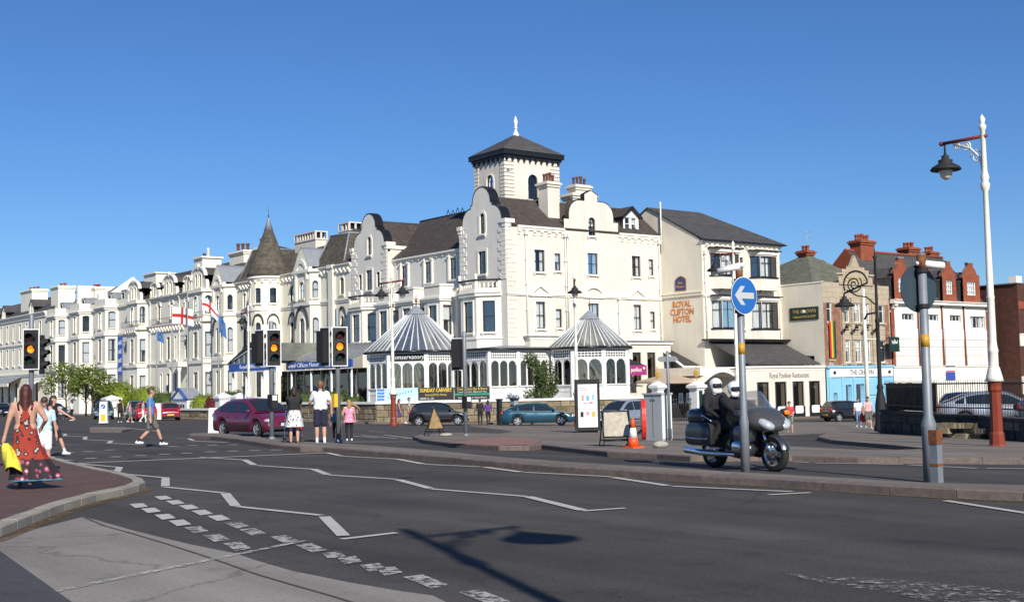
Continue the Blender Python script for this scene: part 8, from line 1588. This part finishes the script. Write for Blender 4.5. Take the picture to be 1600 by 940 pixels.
def skin_mesh(caps, voxel, name='body', smooth=4):
    """one continuous surface round all the limbs; every face takes the material of the limb it lies on"""
    vs, fs = [], []
    for c in caps: capsule(vs, fs, *c[:4])
    me = bpy.data.meshes.new(name); me.from_pydata([tuple(v) for v in vs], [], fs); o = bpy.data.objects.new('tmp', me); COL.objects.link(o)
    md = o.modifiers.new('r', 'REMESH'); md.mode = 'VOXEL'; md.voxel_size = voxel; sm = o.modifiers.new('s', 'SMOOTH'); sm.factor = .5; sm.iterations = smooth
    dg = bpy.context.evaluated_depsgraph_get(); out = bpy.data.meshes.new_from_object(o.evaluated_get(dg)); bpy.data.objects.remove(o); bpy.data.meshes.remove(me)
    n = len(out.polygons); C_ = np.empty(n * 3); out.polygons.foreach_get('center', C_); C_ = C_.reshape(-1, 3); best = np.full(n, 1e9); idx = np.zeros(n, int); mats = []
    for c in caps:
        p0, p1 = np.array(c[0]), np.array(c[1]); d = p1 - p0; t = np.clip(((C_ - p0) @ d) / max(1e-9, d @ d), 0, 1); dist = np.linalg.norm(C_ - p0 - t[:, None] * d, axis=1) - (c[2] + (c[3] - c[2]) * t) - (c[5] if len(c) > 5 else 0)
        if c[4] not in mats: mats.append(c[4])
        k = dist < best; best[k] = dist[k]; idx[k] = mats.index(c[4])
    out.materials.clear()
    for m in mats: out.materials.append(MATS[m])
    out.polygons.foreach_set('material_index', idx.astype(np.int32)); out.polygons.foreach_set('use_smooth', np.ones(n, bool)); out.name = name; out.update(); return out
def figure(label, x, y, head, h, top, bottom, skin='skin', hair='hair_dark', hair_len=0, sleeves='short', legs='short', shoes='shoe_white', sock=None, stride=0.0, arm_l=None, arm_r=None, build=1.0, look=0.0, nod=0.0, z=None, near=False, joints=None, parent_bike=None, helmet=False, lean=0.0, female=False, voxel=None, group=None, gloves=None):
    """a person: x forward, y left, z up in own space; arms are wrist targets in metres for a 1.75 m figure"""
    k = h / 1.75; hd = math.atan2(head[1], head[0])
    t = thing('person', label, 'person', (x, y, gz(x) if z is None else z), hd, world=False, group=group)
    J = dict(pel=(0, 0, .95), chest=(lean, 0, 1.30), neck=(lean * 1.2, 0, 1.47), head=(lean * 1.3 + .02, 0, 1.63), shl=(lean, .185, 1.41), shr=(lean, -.185, 1.41), hil=(0, .09, .92), hir=(0, -.09, .92), anl=(stride * .36, .1, .09 + max(0, -stride) * .12), anr=(-stride * .36, -.1, .09 + max(0, stride) * .12))
    J['wrl'] = arm_l or (-stride * .2 + .05, .27, .87); J['wrr'] = arm_r or (stride * .2 + .05, -.27, .87)
    if joints: J.update(joints)
    J = {a: Vector(b) for a, b in J.items()}; sb = build; wsh = 1.0 if not female else .9; cp = []
    def C(a, b, r0, r1, m, bias=0.0): cp.append((tuple(Vector(a) * k), tuple(Vector(b) * k), r0 * k, r1 * k, m, bias))
    up = (J['neck'] - J['pel']).normalized(); Y_ = Vector((0, 1, 0))
    for s_ in (-1, 1):
        C(J['pel'] + Y_ * s_ * .075, J['pel'] + Y_ * s_ * .07 + up * .1, .105 * sb, .10 * sb, bottom); C(J['pel'] + up * .12 + Y_ * s_ * .06, J['chest'] + Y_ * s_ * .075 * wsh, .10 * sb, .115 * sb, top); C(J['chest'] + Y_ * s_ * .07 * wsh, (J['shl'] if s_ > 0 else J['shr']) - Y_ * s_ * .03, .11 * sb, .065 * sb, top)
        if female: C(J['chest'] + Y_ * s_ * .07 + Vector((.07, 0, -.02)), J['chest'] + Y_ * s_ * .07 + Vector((.075, 0, -.02)), .065, .065, top)
    C(J['pel'] + up * .075 - Y_ * .08, J['pel'] + up * .075 + Y_ * .08, .108 * sb, .108 * sb, top, .004)
    C(J['chest'], J['neck'] - up * .04, .10 * sb, .07, top); C(J['neck'] - up * .03, J['head'] - up * .02, .052, .05, skin)
    hp = J['head']; lk = Matrix.Rotation(look, 3, 'Z') @ Matrix.Rotation(nod, 3, 'Y'); H = lambda a, b, c: hp + lk @ Vector((a, b, c))
    if helmet:
        C(H(-.005, 0, .04), H(.0, 0, .0), .128, .118, 'helmet_white'); C(H(.06, -.04, -.09), H(.06, .04, -.09), .062, .062, 'helmet_white', .004); C(H(.09, -.05, .01), H(.09, .05, .01), .042, .042, 'visor', .012); C(H(.095, -.02, -.03), H(.095, .02, -.03), .03, .03, 'skin')
    else:
        C(H(-.012, 0, .035), H(.005, 0, .02), .088, .085, skin); C(H(.03, 0, -.02), H(.042, 0, -.075), .066, .045, skin); C(H(.085, 0, .0), H(.098, 0, -.025), .010, .014, skin); C(H(-.005, .082, -.005), H(-.005, .086, .015), .016, .018, skin); C(H(-.005, -.082, -.005), H(-.005, -.086, .015), .016, .018, skin)
        C(H(-.03, 0, .05), H(.015, 0, .068), .088, .078, hair, .004); C(H(-.05, 0, .01), H(-.05, 0, -.03), .07, .055, hair, .004)
        for i in range(int(hair_len * 10)): f = i / 10; C(H(-.07, 0, -.04 - f), H(-.075, 0, -.1 - f), .07 - .02 * f, .065 - .02 * f, hair, .01)
        if hair_len:
            for s_ in (-1, 1): C(H(-.03, s_ * .07, .02), H(-.06, s_ * .075, -.12 - .5 * hair_len), .035, .03, hair, .006)
    for s_, w, sh in ((1, 'wrl', 'shl'), (-1, 'wrr', 'shr')):
        el, wr = ik(J[sh], J[w], .29, .25, (-.6, s_ * .6, -.2)); um = top if sleeves in ('short', 'long') else skin; fm = top if sleeves == 'long' else skin; mid = J[sh].lerp(el, .62)
        C(J[sh], mid, .062 * sb, .054 * sb, um); C(mid, el, .046 * sb if um != fm else .05 * sb, .04 * sb, fm); C(el, wr, .040 * sb, .028 * sb, fm); hm = gloves or skin; d = (wr - el).normalized(); side = d.cross(Vector((0, s_, 0))); side = side.normalized() if side.length > .1 else Vector((1, 0, 0)); pn = d.cross(side).normalized()
        C(wr, wr + d * .075, .032, .036, hm)
        if near:
            for i in range(4): b0 = wr + d * .085 + side * (.026 - .0175 * i); ln = (.072, .082, .076, .058)[i]; C(b0, b0 + d * ln * .55, .0115, .0105, hm); C(b0 + d * ln * .55, b0 + d * ln * .9 + pn * s_ * .018, .0105, .0095, hm)
            C(wr + d * .03 + side * .03, wr + d * .075 + side * .058, .013, .011, hm)
        else: C(wr + d * .075, wr + d * .15 + pn * s_ * .012, .03, .018, hm); C(wr + d * .03 + side * .025, wr + d * .08 + side * .05, .014, .011, hm)
    for s_, an, hi in ((1, 'anl', 'hil'), (-1, 'anr', 'hir')):
        kn, ak = ik(J[hi], J[an], .43, .41, (1, s_ * .05, 0)); 
        if legs == 'long': C(J[hi], kn, .098 * sb, .068 * sb, bottom); C(kn, ak + Vector((0, 0, .02)), .065 * sb, .05 * sb, bottom)
        elif legs == 'short': m1 = J[hi].lerp(kn, .82); C(J[hi], m1, .100 * sb, .092 * sb, bottom); C(m1, kn, .060 * sb, .054 * sb, skin); C(kn, kn.lerp(ak, .4), .052 * sb, .056 * sb, skin); C(kn.lerp(ak, .4), ak, .054 * sb, .034, skin)
        else: C(J[hi], kn, .088 * sb, .056 * sb, skin); C(kn, kn.lerp(ak, .4), .052 * sb, .055 * sb, skin); C(kn.lerp(ak, .4), ak, .053 * sb, .034, skin)
        if sock: C(kn.lerp(ak, .8), ak, .043, .042, sock, .003)
        C(ak + Vector((-.05, 0, -.045)), ak + Vector((.13, s_ * .02, -.052)), .042, .036, shoes, .004); C(ak + Vector((-.03, 0, -.01)), ak + Vector((.03, 0, -.02)), .04, .04, shoes)
    o = link('body', skin_mesh(cp, voxel or (.011 if near else .017) * max(.8, k)), t)
    if near and not helmet:
        for s_ in (-1, 1): q = MB().mat('eye_dark'); q.ball(H(.083, s_ * .032, .012) * k, (.008 * k, .013 * k, .007 * k), 8, 6); link('eye', q.mesh('eye'), t)
        q = MB().mat('lip'); q.ball(H(.088, 0, -.062) * k, (.008 * k, .024 * k, .006 * k), 8, 6); link('mouth', q.mesh('mouth'), t)
    t['_k'] = k; return t
def garment(t, name, m, rings, n=28, ripple=.0, folds=7, mats=None):
    """cloth tube: rings = (cx, cy, z, rx, ry)"""
    q = MB(); [q.mat(x) for x in (mats or [m])]; V = []; k = t['_k']
    for i, (cx, cy, z, rx, ry) in enumerate(rings):
        a_ = ripple * (i / (len(rings) - 1)) ** 1.2
        for j in range(n): w = 2 * PI * j / n; f = 1 + a_ * math.sin(folds * w + .6 * i) + a_ * .5 * math.sin(3 * w + 1.3); V.append((k * (cx + rx * f * math.cos(w)), k * (cy + ry * f * math.sin(w)), k * z))
    for i in range(len(rings) - 1):
        q.cur = 0 if not mats else min(len(mats) - 1, (0 if rings[i][2] > .52 else (1 if i < len(rings) - 2 else 2)))
        q.raw([V[i * n + j] for j in range(n)] + [V[(i + 1) * n + j] for j in range(n)], [(j, (j + 1) % n, n + (j + 1) % n, n + j) for j in range(n)], True)
    me = q.mesh(name); return link(name, me, t)
AW = (.42, .91)       # away from the camera along the crossing
# woman in the printed dress, seen from behind
w = figure('woman in a long red printed dress carrying a yellow jacket', 6.03, 21.1, (.35, .93), 1.70, 'skin', 'dress_red', hair='hair_red', hair_len=.42, sleeves='none', legs='bare', shoes='sandal', stride=.5, near=True, female=True, arm_l=(-.02, .33, .88), arm_r=(.2, -.24, 1.02), z=.12)
garment(w, 'dress', 'dress_red', [(.02, 0, 1.36, .125, .17), (.03, 0, 1.24, .15, .185), (.01, 0, 1.08, .125, .155), (0, 0, .95, .16, .19), (0, -.02, .75, .19, .22), (-.02, -.06, .55, .22, .28), (-.03, -.08, .5, .23, .295), (-.04, -.15, .26, .26, .37), (-.05, -.17, .165, .27, .39), (-.05, -.175, .148, .272, .395)], 44, .12, 9, ['dress_red', 'dress_hem', 'dress_trim'] if mat('dress_trim', (.03, .22, .32), .8) else None)
for s_ in (-1, 1): q = MB().mat('dress_hem'); q.tube([Vector((-.11, s_ * .1, 1.33)) * .97, Vector((-.10, s_ * .12, 1.44)) * .97, Vector((.02, s_ * .11, 1.47)) * .97, Vector((.12, s_ * .1, 1.34)) * .97], .016, 6); link('dress_strap', q.mesh('dress_strap'), w)
yj = MB().mat('yellow_cloth'); V = []; nn = 18
for i in range(8):
    for j in range(nn): a = 2 * PI * j / nn; f = i / 7; rr = .05 + .12 * f ** .6 + .025 * math.sin(4 * a + i); V.append((5.72 + rr * math.cos(a) * .8 + .10 * f, 21.12 + rr * 1.1 * math.sin(a) - .16 * f, .88 - .42 * f + .05 * math.sin(2 * a) * f))
yj.raw(V, [(i * nn + j, i * nn + (j + 1) % nn, (i + 1) * nn + (j + 1) % nn, (i + 1) * nn + j) for i in range(7) for j in range(nn)] + [tuple(range(nn))], True); tag(yj.build('yellow_jacket'), 'bundled yellow jacket held by the woman in the red dress', 'jacket')
b_ = figure('boy in a pale blue T-shirt and white shorts looking down', 7.62, 25.4, (-.35, -.93), 1.48, 'tee_pale', 'short_white', hair='hair_brown', near=True, nod=.45, stride=.25, z=.12, build=.95)
figure('dark haired girl in black stepping off the kerb in a white trainer', 10.3, 33.6, (.75, -.65), 1.62, 'black_cloth', 'black_cloth', hair='hair_dark', hair_len=.25, sleeves='none', legs='short', stride=.95, sock='shoe_white', arm_l=(.5, .2, 1.1), female=True, z=.0)
figure('child in a blue and white striped shirt beside the red dress', 5.95, 23.9, (.4, .9), 1.28, 'striped', 'short_white', hair='hair_dark', stride=.3, z=.12)
figure('person in a navy cap and dark top near the traffic light', 7.05, 27.6, (.3, .95), 1.5, 'navy_cloth', 'navy_cloth', hair='navy_cloth', legs='long', stride=.3, z=.12)
figure('man in a blue T-shirt and grey shorts striding across the road', 14.06, 36.4, (.9, -.45), 1.80, 'tee_blue', 'short_grey', hair='hair_brown', sock='sock_black', stride=.95, near=True, z=0, arm_l=(.1, .26, .86), arm_r=(.02, -.27, .86))
s1 = figure('woman in a black top and white printed skirt pushing a pushchair', 16.75, 32.3, AW, 1.68, 'black_cloth', 'skirt_print', hair='hair_dark', hair_len=.15, legs='bare', shoes='sandal', near=True, female=True, arm_l=(.42, .16, 1.03), arm_r=(.42, -.2, 1.03), z=.05, stride=.1)
garment(s1, 'skirt', 'skirt_print', [(0, 0, 1.06, .15, .17), (0, 0, .95, .165, .2), (0, 0, .75, .19, .235), (0, 0, .56, .215, .265)], 36, .07, 8)
figure('tall man in a white T-shirt and navy shorts seen from behind', 17.5, 32.1, AW, 1.84, 'tee_white', 'short_navy', hair='hair_ginger', sock='shoe_white', near=True, arm_l=(.3, .27, 1.0), arm_r=(-.03, -.3, .9), build=1.1, z=.05, stride=.1)
g1 = figure('small girl in a pink patterned top and black leggings by the traffic light', 18.25, 31.75, AW, 1.2, 'pink_print', 'leggings', hair='hair_blond', hair_len=.2, sleeves='none', legs='long', near=True, female=False, arm_l=(.12, .2, .95), z=.12)
garment(g1, 'tunic', 'pink_print', [(0, 0, 1.3, .13, .16), (0, 0, 1.1, .135, .155), (0, 0, .95, .165, .19), (0, 0, .8, .2, .24)], 30, .08, 7)
q = MB().mat('hair_blond'); V = []
for i in range(6):
    for j in range(8): f = i / 5; V.append((-.03 - .02 * math.sin(j), -.06 - .26 * f, 1.1 - .06 * f - .12 * f * f + .05 * (1 - f * .6) * math.sin(2 * PI * j / 8)))
q.raw(V, [(i * 8 + j, i * 8 + (j + 1) % 8, (i + 1) * 8 + (j + 1) % 8, (i + 1) * 8 + j) for i in range(5) for j in range(8)], True); link('blown_hair', q.mesh('blown_hair'), g1)
figure('toddler in denim blue half hidden behind the traffic light pole', 18.85, 33.62, AW, 1.0, 'denim', 'leggings', hair='hair_brown', legs='long', z=.08)
def pushchair(x, y, head, label, fab, s=1.0):
    t = thing('pushchair', label, 'pushchair', (x, y, gz(x) + .05), math.atan2(head[1], head[0]), world=False)
    for sg in (-1, 1):
        q = MB().mat('chrome'); q.tube([(-.42 * s, sg * .22 * s, 1.02 * s), (.0, sg * .24 * s, .5 * s), (.36 * s, sg * .24 * s, .1 * s)], .014, 6); q.tube([(-.3 * s, sg * .25 * s, .12 * s), (.1 * s, sg * .24 * s, .62 * s)], .014, 6); link('frame', q.mesh('frame'), t)
        for xx in (.36, -.3):
            ty, rm = wheel_meshes(.1 * s, .05, 'cover'); w_ = link('wheel', rm, t, None, (xx * s, sg * .25 * s, .1 * s)); link('tyre', ty, w_)
    q = MB().mat('soft_black'); q.tube([(-.42 * s, -.22 * s, 1.02 * s), (-.42 * s, .22 * s, 1.02 * s)], .02, 8); link('handle', q.mesh('handle'), t)
    q = MB().mat(fab); superell(q, (.02 * s, 0, .48 * s), (.26 * s, .2 * s, .12 * s), .7); superell(q, (-.14 * s, 0, .72 * s), (.12 * s, .2 * s, .26 * s), .7, rot=Matrix.Rotation(-.3, 3, 'Y')); link('seat', q.mesh('seat'), t)
    q = MB().mat(fab); superell(q, (-.05 * s, 0, .9 * s), (.24 * s, .21 * s, .13 * s), .8); link('hood', q.mesh('hood'), t); q = MB().mat('red_bag'); superell(q, (-.3 * s, -.2 * s, .55 * s), (.09 * s, .06 * s, .12 * s), .7); link('hanging_bag', q.mesh('hanging_bag'), t); return t
pushchair(17.1, 33.05, AW, 'purple pushchair in front of the woman in the printed skirt', 'purple_cloth')
figure('woman in a purple skirt walking beside the sandstone wall', 43.1, 68.5, (.7, -.6), 1.66, 'purple_cloth', 'purple_cloth', hair='hair_dark', hair_len=.2, sleeves='none', legs='short', shoes='sandal', stride=.5, female=True)
figure('man in a grey striped shirt walking with the woman in purple', 43.6, 68.1, (.7, -.6), 1.76, 'tee_grey', 'khaki', hair='hair_brown', stride=.6)
figure('person in black walking past the wall banners', 46.3, 63.95, (.6, .7), 1.66, 'black_cloth', 'black_cloth', legs='long', sleeves='long', shoes='shoe_black', stride=.4)
figure('woman in a purple cardigan with black trousers beside the wall', 46.75, 63.7, (.7, .6), 1.6, 'purple_cloth', 'black_cloth', legs='long', sleeves='long', hair_len=.1, shoes='shoe_black', stride=.4, female=True)
pushchair(31.4, 100.5, (.7, -.6), 'white framed pushchair beyond the crossing', 'tee_grey', 1.05)
figure('woman in a white top and black trousers with the distant pushchair', 31.8, 98.9, (-.5, .6), 1.66, 'tee_white', 'black_cloth', legs='long', hair_len=.1, female=True)
figure('woman in a long black dress near the keep left bollard', 30.99, 86.0, (.2, .9), 1.66, 'black_cloth', 'black_cloth', legs='long', female=True, sleeves='none')
figure('child in patterned shorts walking past the red car', 31.6, 85.7, (.8, -.5), 1.4, 'tee_pink', 'camo', stride=.5)
figure('person in white trousers behind the man in blue', 32.4, 85.3, (.8, -.5), 1.6, 'tee_grey', 'short_white', legs='long', stride=.6)
figure('boy in a red T-shirt and patterned shorts crossing the side street', 43.7, 36.65, (-.6, -.8), 1.44, 'tee_red', 'camo', hair='hair_brown', shoes='skin', stride=.3, arm_l=(.25, .1, 1.05), arm_r=(.25, -.1, 1.05))
mp = figure('man in a pink shirt and dark shorts carrying a red bag', 56.6, 42.0, (-.6, -.8), 1.76, 'tee_pink', 'short_grey', skin='skin', stride=.5, build=1.1)
q = MB().mat('red_bag'); superell(q, (56.75, 42.42, gz(56.7) + .62), (.12, .2, .24), .6); tag(q.build('red_shopping_bag'), 'red shopping bag hanging from the hand of the man in pink', 'bag')
figure('person in a pale shirt standing behind the man in pink', 59.2, 44.6, (-.6, -.8), 1.7, 'tee_white', 'denim', legs='long', stride=.2)
figure('person half hidden behind the black lamp post', 52.6, 37.4, (-.6, -.8), 1.68, 'tee_red', 'short_grey', stride=.2, sleeves='none')
SIT = dict(pel=(0, 0, .55), chest=(-.03, 0, .9), neck=(-.03, 0, 1.07), head=(-.0, 0, 1.23), shl=(-.03, .185, 1.01), shr=(-.03, -.185, 1.01), hil=(0, .09, .52), hir=(0, -.09, .52), anl=(.5, .12, .09), anr=(.46, -.12, .09), wrl=(.3, .15, .6), wrr=(.3, -.15, .6))
def chair(x, y, label):
    t = thing('pavement_chair', label, 'chair', (x, y, gz(x)), math.atan2(-.8, -.6), world=False); q = MB().mat('frame_dark'); q.box((-.22, -.22, .42), (.22, .22, .46)); link('seat', q.mesh('seat'), t); q = MB().mat('frame_dark'); q.box((-.24, -.2, .46), (-.2, .2, .9)); link('backrest', q.mesh('backrest'), t)
    for a in (-.19, .19):
        for b in (-.19, .19): q = MB().mat('frame_dark'); q.tube([(a, b, 0), (a, b, .42)], .015, 5); link('leg', q.mesh('leg'), t)
for x, y, tp, lb in ((79.6, 62.2, 'tee_white', 'person in a white top seated outside the pub'), (81.2, 61.2, 'tee_pale', 'person in a pale top seated outside the pub beside a white top')): chair(x, y, 'dark chair used by the ' + lb.replace(' seated', '').replace(' beside a white top', '')); figure(lb, x, y, (-.6, -.8), 1.75, tp, 'short_grey', joints=SIT)
for x, y, tp, lb in ((62.3, 66.9, 'tee_red', 'person in red seated on the hotel terrace behind the wall'), (63.4, 66.4, 'tee_white', 'person in white seated on the hotel terrace behind the wall')): figure(lb, x, y, (-.6, -.8), 1.75, tp, 'short_navy', joints=SIT, z=-.85); chair(x, y, 'dark chair under the ' + lb)
# riders: joints in the motorcycle's own space
mh = (math.cos(math.radians(-97)), math.sin(math.radians(-97)))
RID = dict(pel=(-.34, 0, .87), chest=(-.28, 0, 1.2), neck=(-.25, 0, 1.36), head=(-.21, 0, 1.5), shl=(-.27, .21, 1.29), shr=(-.27, -.21, 1.29), hil=(-.32, .11, .85), hir=(-.32, -.11, .85), anl=(-.02, .31, .46), anr=(-.02, -.31, .46), wrl=(.26, .36, 1.05), wrr=(.26, -.36, 1.05))
PIL = dict(pel=(-.8, 0, .99), chest=(-.79, 0, 1.29), neck=(-.77, 0, 1.42), head=(-.74, 0, 1.57), shl=(-.79, .2, 1.37), shr=(-.79, -.2, 1.37), hil=(-.77, .11, .96), hir=(-.77, -.11, .96), anl=(-.52, .34, .5), anr=(-.52, -.34, .5), wrl=(-.45, .27, 1.03), wrr=(-.45, -.27, 1.03))
figure('rider in black leathers and white helmet steering the motorcycle', 17.66, 15.95, mh, 1.75, 'jacket_black', 'jacket_black', sleeves='long', legs='long', shoes='shoe_black', helmet=True, joints=RID, near=True, build=1.4, gloves='jacket_black', look=-.25)
figure('pillion passenger in black with white helmet behind the rider', 17.66, 15.95, mh, 1.75, 'jacket_black', 'jacket_black', sleeves='long', legs='long', shoes='shoe_black', helmet=True, joints=PIL, near=True, build=1.4, gloves='jacket_black', look=-.3)
